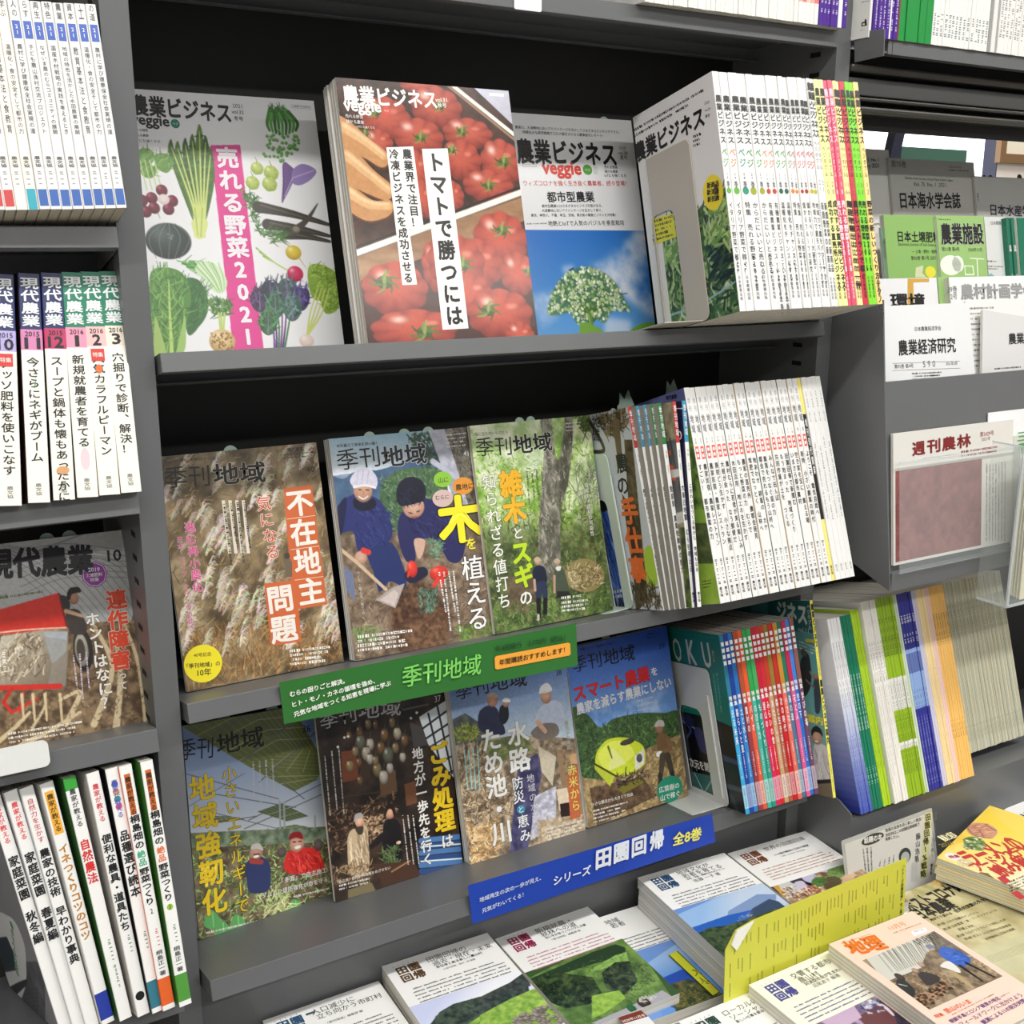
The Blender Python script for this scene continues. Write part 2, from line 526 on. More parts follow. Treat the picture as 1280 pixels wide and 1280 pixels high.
        if dark is not None:
            t = np.clip(d * .75 + .35 * v - .1, 0, 1)[..., None] ** 1.4
            cc = cc * (1 - t) + np.asarray(dark, np.float32) * t
            if lobes:
                g = (np.abs(np.cos(th * lobes / 2 + 0.4)) ** 4 * np.clip(d * 1.3 - .3, 0, 1) * .3)[..., None]
                g2 = (np.abs(np.sin(th * lobes / 2 + 0.4)) ** 8 * np.clip(d * 1.5 - .45, 0, 1) * .42)[..., None]
                cc = cc * (1 - g2) + np.asarray(dark, np.float32) * g2
                cc = cc * (1 - g * .4) + np.minimum(np.asarray(col, np.float32) * 1.2 + 15, 255) * g * .4
        if hi is not None:
            h = np.exp(-((u - hp[0]) ** 2 + (v - hp[1]) ** 2) / hr ** 2)[..., None]
            cc = cc * (1 - h * .85) + np.asarray(hi, np.float32) * h * .85
        s._mix(bx, (m * a).astype(np.float32), cc); return s
    def seg(s, p, q, w0, w1, col, a=1.):
        d = q - p; L = float(d @ d) + 1e-6; w = max(w0, w1)
        bx = s._box(np.minimum(p, q) - w - 1, np.maximum(p, q) + w + 1)
        if bx is None: return
        x0, y0, x1, y1 = bx
        X = s.xx[y0:y1, x0:x1] + .5 - p[0]; Y = s.yy[y0:y1, x0:x1] + .5 - p[1]
        t = np.clip((X * d[0] + Y * d[1]) / L, 0, 1)
        dist = np.hypot(X - t * d[0], Y - t * d[1])
        m = np.clip((w0 + (w1 - w0) * t) / 2 - dist + .5, 0, 1) * a
        s._mix(bx, m.astype(np.float32), col)
    def line(s, pts, w, col, w1=None, a=1., smooth=False):
        p = s.P(pts); k = s.sc(pts[0], 1.0); w = w * k; w1 = w if w1 is None else w1 * k
        if smooth: p = spline(p, False)
        n = len(p) - 1
        for i in range(n):
            s.seg(p[i], p[i + 1], w + (w1 - w) * i / n, w + (w1 - w) * (i + 1) / n, col, a)
        return s
    def hatch(s, pts, n, L, ang, cols, w, spread=.5, a=.9, curve=0., smooth=False, seed=3):
        """many short strokes inside a polygon: grass, straw, leaves, hair"""
        r = np.random.default_rng(seed)
        bx, m = s.mask(pts, smooth)
        if bx is None: return s
        ys, xs = np.nonzero(m > .5)
        if len(ys) == 0: return s
        k = s.sc(pts[0], 1.0); cols = np.asarray(cols, np.float32).reshape(-1, 3)
        ids = r.integers(0, len(ys), n)
        for i in ids:
            p = np.array([xs[i] + bx[0], ys[i] + bx[1]], float)
            t = math.radians(ang) + r.normal() * spread; l = L * k * r.uniform(.5, 1.2)
            d = np.array([math.cos(t), -math.sin(t)]) * l
            c = cols[r.integers(len(cols))] * r.uniform(.85, 1.12)
            ww = w * k * r.uniform(.6, 1.3)
            if curve:
                mid = p + d * .5 + np.array([d[1], -d[0]]) * curve * r.uniform(-.3, 1)
                s.seg(p, mid, ww, ww * .8, np.clip(c, 0, 255), a); s.seg(mid, p + d, ww * .8, ww * .4, np.clip(c, 0, 255), a)
            else: s.seg(p, p + d, ww, ww * .5, np.clip(c, 0, 255), a)
        return s
    def dots(s, pts, n, r0, r1, cols, a=.9, smooth=False, seed=5):
        r = np.random.default_rng(seed)
        bx, m = s.mask(pts, smooth)
        if bx is None: return s
        ys, xs = np.nonzero(m > .5)
        if len(ys) == 0: return s
        k = s.sc(pts[0], 1.0); cols = np.asarray(cols, np.float32).reshape(-1, 3)
        for i in r.integers(0, len(ys), n):
            p = np.array([xs[i] + bx[0], ys[i] + bx[1]], float); w = r.uniform(r0, r1) * 2 * k
            t = r.uniform(0, 6.3); c = np.clip(cols[r.integers(len(cols))] * r.uniform(.8, 1.15), 0, 255)
            s.seg(p, p + np.array([math.cos(t), math.sin(t)]) * w * .35, w, w * .7, c, a)
        return s
    def noise(s, amp, scale=6, seed=1, sx=1., sy=1.):
        s.im *= (1 + amp * 2 * (s.fbm(scale, seed, 3, sx, sy) - .5))[..., None]; return s
    def tex(s, pts, c0, c1, scale, seed=1, contrast=1.6, octs=4, a=1., smooth=False, soft=0, sx=1., sy=1.):
        f = np.clip((s.fbm(scale, seed, octs, sx, sy) - .5) * contrast + .5, 0, 1)
        return s.poly(pts, (c0, c1), tex=f, a=a, smooth=smooth, soft=soft)
    def build(s, parent, name='cover_picture', lift=0.00006, rough=0.32):
        im = np.clip(s.im * s.gain, 0, 250).reshape(s.ny, s.ss, s.nx, s.ss, 3).mean((1, 3))
        l = lin(im)
        nx, ny = s.nx, s.ny
        u = s.u0 + (np.arange(nx)) / (nx - 1) * (s.u1 - s.u0); v = s.v1 - (np.arange(ny)) / (ny - 1) * (s.v1 - s.v0)
        U, V = np.meshgrid(u, v)
        co = s.fc.local(np.stack([U.ravel(), V.ravel()], 1), lift)
        i = (np.arange(ny - 1)[:, None] * nx + np.arange(nx - 1)[None]).ravel()
        f = np.stack([i, i + nx, i + nx + 1, i + 1], 1)
        me = bpy.data.meshes.new(name)
        fill_tris(me, co, f)
        at = me.attributes.new('ink', 'FLOAT_COLOR', 'POINT')
        at.data.foreach_set('color', np.concatenate([l.reshape(-1, 3), np.ones((nx * ny, 1))], 1).astype(np.float32).ravel())
        me.materials.append(print_mat(rough))
        me.update()
        o = bpy.data.objects.new(name, me); COL.objects.link(o); o.parent = parent
        o.matrix_basis = parent.matrix_world.inverted() @ s.fc.pose.mat()
        return o
def spline(p, closed=True, n=6):
    p = np.asarray(p, float); out = []
    N = len(p)
    for i in range(N if closed else N - 1):
        if closed: a, b, c, d = p[i - 1], p[i], p[(i + 1) % N], p[(i + 2) % N]
        else: a, b, c, d = p[max(i - 1, 0)], p[i], p[i + 1], p[min(i + 2, N - 1)]
        for t in np.arange(n) / n:
            out.append(.5 * (2 * b + (c - a) * t + (2 * a - 5 * b + 4 * c - d) * t * t + (3 * b - a - 3 * c + d) * t ** 3))
    if not closed: out.append(p[-1])
    return np.array(out)
def blur(m, r):
    for ax in (0, 1):
        for _ in range(2):
            pad = [(0, 0), (0, 0)]; pad[ax] = (r + 1, r)
            c = np.cumsum(np.pad(m, pad, mode='edge'), ax)
            n = m.shape[ax]
            m = (np.take(c, np.arange(2 * r + 1, 2 * r + 1 + n), ax) - np.take(c, np.arange(0, n), ax)) / (2 * r + 1)
    return m

# ------------------------------------------------------------------ books and magazines
ORD = ['first', 'second', 'third', 'fourth', 'fifth', 'sixth', 'seventh', 'eighth', 'ninth', 'tenth', 'eleventh', 'twelfth', 'thirteenth', 'fourteenth',
       'fifteenth', 'sixteenth', 'seventeenth', 'eighteenth', 'nineteenth', 'twentieth']
def nth(i):
    if i < 20: return ORD[i]
    t = {2: ('twentieth', 'twenty'), 3: ('thirtieth', 'thirty'), 4: ('fortieth', 'forty'), 5: ('fiftieth', 'fifty')}[(i + 1) // 10]
    return t[0] if (i + 1) % 10 == 0 else t[1] + '-' + ORD[(i + 1) % 10 - 1]
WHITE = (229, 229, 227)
def book(name, pose, T, D, H, spine=None, front=WHITE, back=WHITE, bands=(), facing='spine', page=None, rough=0.4, fbands=()):
    """a paperbound magazine. facing 'spine': the spine is the y=0 face and the front cover the x=0 face; 'cover': the front cover is the y=0 face.
    bands: (z0, z1, colour) of the spine in fractions of the height; fbands: the same on the x=0 cover"""
    c = 0.0004
    sp = mat(spine if spine is not None else front, rough); fr = mat(front, rough); bk = mat(back, rough)
    mb = MB()
    if facing == 'spine':
        def strip(pts, bs, base):
            zs = sorted({0., 1.} | {b[0] for b in bs} | {b[1] for b in bs})
            for z0, z1 in zip(zs, zs[1:]):
                m_ = base
                for b in bs:
                    if b[0] - 1e-6 <= z0 and z1 <= b[1] + 1e-6: m_ = mat(b[2], rough)
                for (xa, ya), (xb, yb) in zip(pts, pts[1:]):
                    mb.faces([(xa, ya, z0 * H), (xb, yb, z0 * H), (xb, yb, z1 * H), (xa, ya, z1 * H)], [(0, 1, 2, 3)], m_)
        e = min(0.0007, T * .2)
        strip([(0, e), (e, 0), (T - e, 0), (T, e)], bands, sp)           # spine with softened edges
        strip([(0, D), (0, e)], fbands, fr)                              # front cover
        strip([(T, e), (T, D)], (), bk)                                  # back cover
        mb.faces([(c, e, 0), (c, D, 0), (c, D, H), (c, e, H)], [(3, 2, 1, 0)], fr)
        mb.faces([(T - c, e, 0), (T - c, D, 0), (T - c, D, H), (T - c, e, H)], [(0, 1, 2, 3)], bk)
        for z, fl in ((0, 1), (H, 0)):
            mb.faces([(0, e, z), (e, 0, z), (T - e, 0, z), (T, e, z), (T - c, e + c, z), (c, e + c, z)], [(0, 1, 2, 3, 4, 5)[::-1] if fl else (0, 1, 2, 3, 4, 5)], sp)
        o = mb.build(name, pose=pose)
        p = MB().box((c, e + c, 0.0003), (T - c, D - 0.0006, H - 0.0003), page or PAGE_X).build('page_block', parent=o)
    else:
        # T = width of the cover, D = thickness, x=0 the bound side hidden or shown as page edges
        mb.box((0, 0, 0), (T, c, H), {'all': fr, 'front': fr})
        mb.box((0, D - c, 0), (T, D, H), bk)
        o = mb.build(name, pose=pose)
        MB().box((0.0003, c, 0.0003), (T - 0.0003, D - c, H - 0.0003), page or PAGE_Y).build('page_block', parent=o)
    return o
# ================================================================== the room
def slab(name, lo, hi, m):
    return struct(MB().box(lo, hi, m).build(name))
FLOORM = painted_metal('grey_floor_tile', (150, 146, 138), 0.5)
WALLM = painted_metal('cream_wall_paint', (236, 228, 220), 0.8)
CEILM = painted_metal('white_ceiling_tile', (225, 225, 222), 0.9)
slab('floor', (-2.2, -3.6, -0.05), (4.6, 2.2, 0), FLOORM)
slab('ceiling', (-2.2, -3.6, 2.80), (4.6, 2.2, 2.85), CEILM)
slab('wall_left', (-2.25, -3.6, 0), (-2.2, 2.2, 2.80), WALLM)
slab('wall_right', (4.6, -3.6, 0), (4.65, 2.2, 2.80), WALLM)
WY = 1.5
wx0, wx1, wz0, wz1 = 2.5, 3.228, 0.9, 2.35
wb = MB()
wb.box((-2.2, WY, 0), (wx0, WY + .06, 2.80), WALLM).box((wx1, WY, 0), (4.6, WY + .06, 2.80), WALLM)
wb.box((wx0, WY, 0), (wx1, WY + .06, wz0), WALLM).box((wx0, WY, wz1), (wx1, WY + .06, 2.80), WALLM)
struct(wb.build('wall_back'))
wn = MB()
NAVY = mat((34, 38, 62), 0.5, name='navy_window_bar')
for a_, b_ in ((wx0, wx0 + .04), (wx1 - .004, wx1)): wn.box((a_, WY - .005, wz0), (b_, WY + .05, wz1), NAVY)
wn.box((wx0, WY - .005, wz0), (wx1, WY + .05, wz0 + .04), NAVY).box((wx0, WY - .005, wz1 - .04), (wx1, WY + .05, wz1), NAVY)
wo = struct(wn.build('window_1'))
struct(MB().box((wx0, WY + .052, wz0), (wx1, WY + .056, wz1), glow_mat('daylight_pane', (250, 250, 255), 1.6)).build('window_pane', parent=wo))

# ceiling lamps over the aisle
TUBE = glow_mat('lamp_tube_glow', (255, 252, 245), 6)
LAMPW = mat((235, 235, 232), 0.4, name='lamp_enamel')
for y_, x_, L_, lb in ((-1.10, 0.7, 4.6, 'long white ceiling lamp over the aisle nearest the shelves'), (-2.6, 0.6, 4.0, 'long white ceiling lamp farther from the shelves')):
    o = MB().box((-L_ / 2, -.09, 0.02), (L_ / 2, .09, 0.06), LAMPW).build('ceiling_lamp', pose=Pose((x_, y_, 2.74), 0))
    tag(o, lb, 'lamp', 'ceiling lamps over the aisle')
    MB().prism([(.018 * math.cos(t) , .018 * math.sin(t)) for t in np.linspace(0, 6.283, 13)[:-1]], 0, -L_ / 2 + .05, L_ / 2 - .05, TUBE).build('lamp_tube', parent=o)

# ================================================================== the shelving
def tray(parent, x0, x1, yf, zt, depth, lip, a=-14., flange=.105, m=GREY):
    """a sheet steel shelf with a folded front lip; yf, zt = front top edge"""
    P_ = Pose((x0, yf, zt), a)
    w = x1 - x0
    mb = MB()
    mb.box((0, 0.0015, -.0015), (w, depth, 0), m)
    mb.box((0, 0.0015, -lip), (w, .014, -lip + .0012), m)
    mb.box((0, flange, -lip), (w, flange + .0015, -.0015), m)
    mb.box((0, flange - .012, -lip), (w, flange, -lip + .0012), m)
    mb.box((0, .0015, -lip + .0012), (.0015, flange, -.0015), m).box((w - .0015, .0015, -lip + .0012), (w, flange, -.0015), m)
    o = mb.build('shelf_tray', pose=P_)
    l = MB().box((0, 0, -lip), (w, .0015, 0), m).build('front_lip', parent=o, bevel=.0006)
    o.parent = parent
    return P_
def upright(parent, x0, x1, name='upright', slots=None, d=.2):
    mb = MB()
    mb.box((x0, 0, 0), (x1, .0015, 2.4), GREY)
    mb.box((x0, .0015, 0), (x0 + .0015, d, 2.4), GREY).box((x1 - .0015, .0015, 0), (x1, d, 2.4), GREY)
    o = mb.build(name, parent=parent)
    SL = mat((8, 8, 8), 0.9, name='slot_hole')
    sb = MB()
    k = 0
    for z in np.arange(.72, 2.05, .0254):
        for xx, sg in ((x0, -1),):
            sb.box((xx - .0003, .028, z), (xx + .0003, .046, z + .006), SL)
    sb.build('slot_pattern', parent=o)
    return o
cu = empty('shelf_unit', Pose((0, 0, 0), 0))
tag(cu, 'dark grey steel shelf unit in the middle with four tiers of magazines', 'shelf')
upright(cu, -.0258, 0); upright(cu, .893, .918)
MB().box((0.0, .2, 0), (.893, .203, 2.4), BLACK).build('back_panel', parent=cu)
MB().box((0.0015, .015, 0), (.8915, .018, .68), GREY).box((0.002, .018, .03), (.004, .19, .66), GREY).build('lower_front_panel', parent=cu)
T0 = tray(cu, .002, .891, -.003, 1.7626, .196, .0195, a=0, flange=.157)
T1 = tray(cu, .003, .891, -.011, 1.3934, .205, .0192)
T2 = tray(cu, .004, .891, -.014, 1.0296, .205, .0212)
T3 = tray(cu, .002, .891, -.037, .7138, .225, .0230)
lu = empty('shelf_unit', Pose((-.93, 0, 0), 0))
tag(lu, 'dark grey steel shelf unit at the left edge with rows of farming books', 'shelf')
LX = -.93
def lrel(o):
    return o
MB().box((0, .2, 0), (-.0258 - LX, .203, 2.4), BLACK).build('back_panel', parent=lu)
for yf, zt, lp in ((-.010, 1.5120, .020), (-.012, 1.2595, .0215), (-.014, 1.0095, .024), (-.037, .7138, .023)):
    P_ = Pose((.001, yf, zt), -14); w = -.029 - LX
    mb = MB()
    mb.box((0, .0015, -.0015), (w, .205, 0), GREY).box((0, .0015, -lp), (w, .014, -lp + .0012), GREY).box((0, .105, -lp), (w, .1065, -.0015), GREY).box((w - .0015, .0015, -lp), (w, .105, -.0015), GREY)
    o = mb.build('shelf_tray', parent=lu, pose=P_)
    MB().box((0, 0, -lp), (w, .0015, 0), GREY).build('front_lip', parent=o, bevel=.0006)

# right hand unit: display flap, lower shelf, rails
ru = empty('shelf_unit', Pose((.918, 0, 0), 0))
tag(ru, 'grey steel display unit at the right edge with sloping newspaper flap', 'shelf')
RX = .918; RW_ = 1.3
pan = [(0.19, 1.435), (-.086, 1.425), (-.098, 1.327), (-.137, 1.039), (-.042, 1.072), (.02, 1.09), (.19, 1.14)]
MB().prism(pan, 0, 0.0003, .0028, GREY).build('flap_side', parent=ru, fix=True)
mb = MB()
fl0 = (-.0995, 1.3185); fl1 = (-.1270, 1.060)
mb.prism([fl0, fl1, (fl1[0] + .004, 1.060), (fl0[0] + .004, fl0[1])], 0, .0028, RW_, GREY)
mb.build('display_flap', parent=ru, fix=True)
mb = MB()
mb.prism([(-.137, 1.0632), (-.137, 1.039), (-.1355, 1.039), (-.1355, 1.0617), (-.120, 1.0617), (-.120, 1.0632)], 0, .0028, RW_, GREY)
mb.build('flap_ledge', parent=ru, fix=True)
MB().prism([(-.1355, 1.039), (-.042, 1.072), (.05, 1.10), (.05, 1.103), (-.042, 1.0745), (-.1355, 1.0415)], 0, .0028, RW_, GREY).build('flap_bottom', parent=ru, fix=True)
mb = MB().prism([(.014, .556), (.014, .712), (-.077, .702), (-.102, .690), (-.102, .556)], 0, .0003, .0026, GREY)
mb.build('lower_side', parent=ru, fix=True)
MB().box((.0026, -.102, .556), (RW_, -.100, .6815), GREY).build('lower_front', parent=ru)
MB().prism([(-.100, .6795), (-.100, .6815), (.19, .6092), (.19, .6072)], 0, .0026, RW_, GREY).build('lower_shelf', parent=ru, fix=True)
MB().box((.0026, .19, 0.55), (RW_, .193, 1.10), BLACK).build('lower_back', parent=ru)
# stepped racks for the journals behind the flap
for y_, z_ in ((-.0905, 1.205), (-.0375, 1.240), (.020, 1.330), (.086, 1.365)):
    MB().box((.003, y_, z_ - .0018), (RW_, y_ + .050, z_ - .0003), DARK).box((.003, y_ - .0012, z_ - .0018), (RW_, y_ - .0002, z_ + .012), DARK).build('step_rack', parent=ru)
# top right shelf and the rails under it
mb = MB()
mb.box((.045, -.030, 1.7365), (RW_, -.0285, 1.7536), GREY).box((.002, -.0285, 1.7521), (RW_, .19, 1.7536), GREY).box((.045, -.0285, 1.7365), (RW_, -.015, 1.7377), GREY)
mb.box((.0365, -.030, 1.7365), (.0438, -.0285, 1.7536), GREY)
mb.build('shelf_tray', parent=ru)
MB().prism([(-.004, 1.7640), (-.0545, 1.7600), (-.0560, 1.7280), (-.008, 1.7262)], 0, .0003, .0018, GREY).build('shelf_bracket', parent=ru, fix=True, bevel=.0003)
def rail(z0, z1, y0, y1, m, bev=.0015):
    o = MB().box((.001, y0, z0), (RW_, y1, z1), m).build('rail', parent=ru, bevel=bev)
rail(1.7160, 1.7262, -.004, .03, RAIL, .003)
rail(1.6885, 1.7105, .004, .03, DARK)
rail(1.6810, 1.6860, -.002, .03, RAIL, .002)
rail(1.6655, 1.6750, .000, .03, RAIL, .003)
MB().box((.001, .03, 1.648), (RW_, .034, 1.75), mat((14, 14, 14), .6, name='black_rail_back')).build('rail_back', parent=ru)
for o in list(ru.children): pass

# counter in front of the shelves
CT = painted_metal('grey_counter_paint', (100, 102, 104), 0.35)
o = MB().box((0, -.66, .54), (2.2, -.0006, .555), CT).box((.0006, -.0006, .54), (.8924, .0145, .555), CT).box((0, -.655, 0), (2.2, -.64, .54), GREY).box((0, -.64, 0), (.015, 0, .54), GREY).build('display_counter')
tag(o, 'low grey counter along the foot of the shelves under the lying books', 'counter')

# picture and board beyond the open rack
def from_px(BL, TL, BR, y):
    a = onY(BL, y); return a, np.linalg.norm(onY(BR, y) - a), (onY(TL, y) - a)[2]
pa = onY((1249, 203), WY - .02); pb = onY((1330, 175), WY - .02)
WOOD = painted_metal('brown_picture_frame_wood', (122, 92, 58), 0.4)
pf = MB(); fw = .03; X0_, Z0_ = pa[0], pa[2]; X1_, Z1_ = X0_ + .42, Z0_ + .36
pf.box((X0_, WY - .022, Z0_), (X1_, WY - .001, Z0_ + fw), WOOD).box((X0_, WY - .022, Z1_ - fw), (X1_, WY - .001, Z1_), WOOD)
pf.box((X0_, WY - .022, Z0_ + fw), (X0_ + fw, WY - .001, Z1_ - fw), WOOD).box((X1_ - fw, WY - .022, Z0_ + fw), (X1_, WY - .001, Z1_ - fw), WOOD)
o = tag(pf.build('picture_frame'), 'brown wooden picture frame hanging on the cream wall beyond the racks', 'picture')
MB().box((X0_ + fw, WY - .012, Z0_ + fw), (X1_ - fw, WY - .001, Z1_ - fw), mat((232, 224, 205), .7, name='picture_mount')).build('mount', parent=o)
q0 = X0_ + fw + .09; z0 = Z0_ + fw + .10
MB().box((q0, WY - .016, z0), (X1_ - fw, WY - .012, z0 + .008), WOOD).box((q0, WY - .016, z0 + .008), (q0 + .01, WY - .012, Z1_ - fw), WOOD).build('inner_frame', parent=o)
tb0 = onY((1125, 215), .6); tb1 = onY((1209, 188), .6)
TEAL = painted_metal('teal_board_paint', (70, 112, 96), 0.7)
o = MB().box((tb0[0], .6, 0.0), (tb1[0], .63, tb1[2]), TEAL).build('notice_board')
tag(o, 'dark green board standing between the rack and the window', 'board')
# slanting navy post of the far stand seen against the window
a_ = onY((1122, 157), .5); b_ = onY((1133, 157), .5); c_ = onY((1112, 200), .5); d_ = onY((1124, 200), .5)
k_ = (a_[0] - c_[0]) / (a_[2] - c_[2])
zz = 0.0
o = MB().prism([(c_[0] - .25 * k_ , c_[2] - .25), (d_[0] - .25 * k_, c_[2] - .25), (b_[0] + .3 * k_, a_[2] + .3), (a_[0] + .3 * k_, a_[2] + .3)], 1, .5, .52, NAVY).build('slanted_post', fix=True)
o.data.transform(Matrix.Identity(4))
tag(o, 'slanting navy blue post seen against the bright window', 'post')
MB().box((c_[0] - .25 * k_ - .1, .42, 0), (d_[0] - .25 * k_ + .1, .6, .03), NAVY).box((c_[0] - .25 * k_, .5, .03), (d_[0] - .25 * k_, .52, c_[2] - .25), NAVY).build('foot', parent=o)
# ================================================================== rows of spines
def lerp(a, b, t): return np.asarray(a, float) * (1 - t) + np.asarray(b, float) * t
def spine_face(P_, T, H): return Face(P_, T, H)
def spine_row(name, P_, edges, D, H, specs, group, labelf, cat='magazine', jit=.0012):
    """edges along local x in metres; specs[i] = dict(spine, front, bands, fbands, texts=[(text, z1, z0, colour, wt, xs)])"""
    out = []
    r = random.Random(len(edges) * 31 + len(name))
    for i, (x0, x1) in enumerate(zip(edges, edges[1:])):
        sp = specs[i]
        dy = r.uniform(-jit, jit); hh = H * sp.get('h', 1.) * (1 + r.uniform(-.0015, .0015)); T = (x1 - x0) * .965
        Pb = P_.moved(x0, dy + sp.get('dy', 0), 0)
        o = book(name, Pb, T, D, hh, spine=sp.get('spine', WHITE), front=sp.get('front', WHITE), bands=sp.get('bands', ()), fbands=sp.get('fbands', ()), page=sp.get('page'), rough=sp.get('rough', .4))
        spine_text(o, Pb, T, hh, sp)
        tag(o, labelf(i, sp), cat, group)
        out.append((o, Pb, T, hh))
    return out
def spine_text(o, Pb, T, hh, sp):
    pr = Print(Face(Pb, T, hh))
    for tx in sp.get('texts', ()):
        txt, z1, z0, col = tx[:4]; wt = tx[4] if len(tx) > 4 else .012; k = tx[5] if len(tx) > 5 else None; xo = tx[6] if len(tx) > 6 else .5
        n = len(txt); pitch = (z1 - z0) * hh / n
        xs = min(1.6, T * (k or .74) / (pitch * .94)) if k or pitch * .94 > T * .8 else 1.
        pr.vtextuv(txt, (T * xo, z1 * hh), (T * xo, z0 * hh), col, wt=wt, xs=xs)
    for d in sp.get('discs', ()):
        z, rr, col = d
        a = np.linspace(0, 6.283, 17)[:-1]
        pr.polyuv(np.stack([T / 2 + rr * T * np.cos(a), z * hh + rr * T * np.sin(a)], 1), col, 0)
    for d in sp.get('boxes', ()):
        u0, u1, z0, z1, col = d
        pr.rectuv(u0 * T, z0 * hh, u1 * T, z1 * hh, col, 0)
    for d in sp.get('fines', ()):
        z1, z0, col, xo, wd = d
        rr_ = random.Random(int(z1 * 1000) + int(T * 1e6)); z = z1
        while z > z0:
            L = rr_.uniform(.5, .95) * wd * T
            for kk in range(2):
                if rr_.random() < .8: pr.rectuv(T * xo - L / 2, z * hh - wd * T * (.38 + .45 * kk), T * xo + L / 2 * rr_.uniform(.3, 1), z * hh - wd * T * (.14 + .45 * kk), col, 1)
            z -= wd * T / hh * 1.08
    pr.build('spine_lettering', o)
K = (26, 26, 28)
# ---------------- top tier, middle unit: vegetable business magazine spines
p1_, (W1, D1, H1) = settle((.682, -.0758, 1.4167), T1, (.243, .1662, .29))
P1 = Pose(p1_, -13.61, -.68, -1.17)
e = np.array([385, 412, 445, 481, 518, 549, 574, 599, 624, 649, 671, 690, 709, 731, 752, 774, 790, 807, 827, 849, 868, 889, 905, 922, 946, 963, 984, 1008.])
edges = (e - 385) / (1008 - 385) * W1
titles = ['イタリア野菜で稼ぐ！', 'イタリア野菜で稼ぐ！', '特集 売れる野菜2020', 'からだにいいと売れる！', 'からだにいいと売れる！', '有機農業ビジネス いよいよ本番！', '有機農業ビジネス いよいよ本番！', '温暖化をチャンスにする！', '温暖化をチャンスにする！',
          '特集 売れる野菜2019', '特集 売れる野菜2019', '儲かるフルーツ大研究', '儲かるベリー大研究', '地域力で農をパワーアップ', '地域力で農をパワーアップ', '新顔野菜の新商品', '新顔野菜の新商品',
          '成功する直売所ビジネス', '成功する直売所ビジネス', '売れる野菜2018', '売れる野菜2018', '農産物輸出はじめの一歩', '農産物輸出はじめの一歩', '農村レストランで稼ぐ', '売れる野菜2016', '売れる野菜2016', '野菜の新しいつくり方テクノロジー']
nums = ['29', '29', '28', '27', '27', '26', '26', '25', '25', '24', '24', '23', '23', '22', '22', '21', '21', '20', '20', '18', '18', '16', '16', '14', '13', '13', '12']
dc = [(96, 168, 60), (96, 168, 60), (30, 140, 110), (150, 160, 40), (150, 160, 40), (180, 60, 40), (180, 60, 40), (20, 90, 70), (20, 90, 70), (220, 120, 40), (220, 120, 40), (160, 40, 30), (160, 40, 30), (180, 170, 30), (180, 170, 30)]
vc = [(90, 160, 60), (235, 140, 60), (40, 150, 130), (60, 150, 90), (70, 160, 70), (235, 130, 60), (235, 130, 60), (60, 150, 90), (90, 160, 60), (60, 150, 90), (210, 60, 90), (210, 60, 90), (200, 60, 120), (200, 60, 90), (210, 70, 50)]
PY, PK, PY2, CR, LG, OR_ = (240, 240, 165), (216, 82, 112), (246, 226, 160), (200, 52, 72), (128, 216, 44), (250, 214, 140)
sc_ = [WHITE] * 17 + [PY, PY, PK, PK, PY2, PY2, CR, LG, LG, OR_]
specs = []
for i in range(27):
    d = dict(spine=sc_[i], front=sc_[i] if i > 16 else WHITE)
    if i < 15:
        d['texts'] = [('農業ビジネス', .905, .70, K, .022, .9), ('ベジ', .688, .60, vc[i], .012, .8), (nums[i], .583, .55, (90, 90, 90), 0, .4), ('季', .548, .515, K, 0, .5), (titles[i], .46, .46 - .031 * len(titles[i]), K, .006, .62), ('日本農業出版', .15, .045, (80, 80, 84), 0, .4)]
        d['discs'] = [(.505, .36, dc[i])]
        d['fines'] = [(.20 if i % 2 else .24, .17, K, .5, .4)]
    elif i < 17:
        d['texts'] = [('農業ビジネス', .985, .74, K, .03, 1.), ('ベジタブル', .73, .60, (120, 120, 120), 0, .7), ('21', .56, .50, (120, 120, 120), 0, .8), (titles[i], .46, .15, K, .01, .7), ('日本農業出版', .13, .03, (80, 80, 84), 0, .5)]
    else:
        tc = (250, 225, 232) if sc_[i] in (PK,) else K
        d['texts'] = [('農業ビジネス', .965, .72, (250, 200, 215) if sc_[i] == PK else K, .03, 1.), ('ベジタブル', .71, .57, tc, 0, .6), (nums[i], .555, .49, (120, 120, 110) if sc_[i] != PK else tc, 0, .9), (titles[i], .47, .47 - .036 * len(titles[i]), tc, .028, .95), ('日本農業出版', .13, .03, tc, 0, .5)]
        d['fines'] = [(.30 if len(titles[i]) < 10 else .08, .16 if len(titles[i]) < 10 else .07, tc, .5, .45)]
    specs.append(d)
cname = lambda c: {WHITE: 'white', PY: 'pale yellow', PK: 'pink', PY2: 'cream yellow', CR: 'crimson', LG: 'bright green', OR_: 'orange-yellow'}.get(c, 'white')
specs[0]['front'] = (226, 226, 224)
ROW1 = spine_row('magazine', P1, edges, D1, H1, specs, 'vegetable business magazines in a row on the top tier', lambda i, s: '%s spine magazine, %s from the metal bookend in the top tier row' % (cname(sc_[i]), nth(i)))
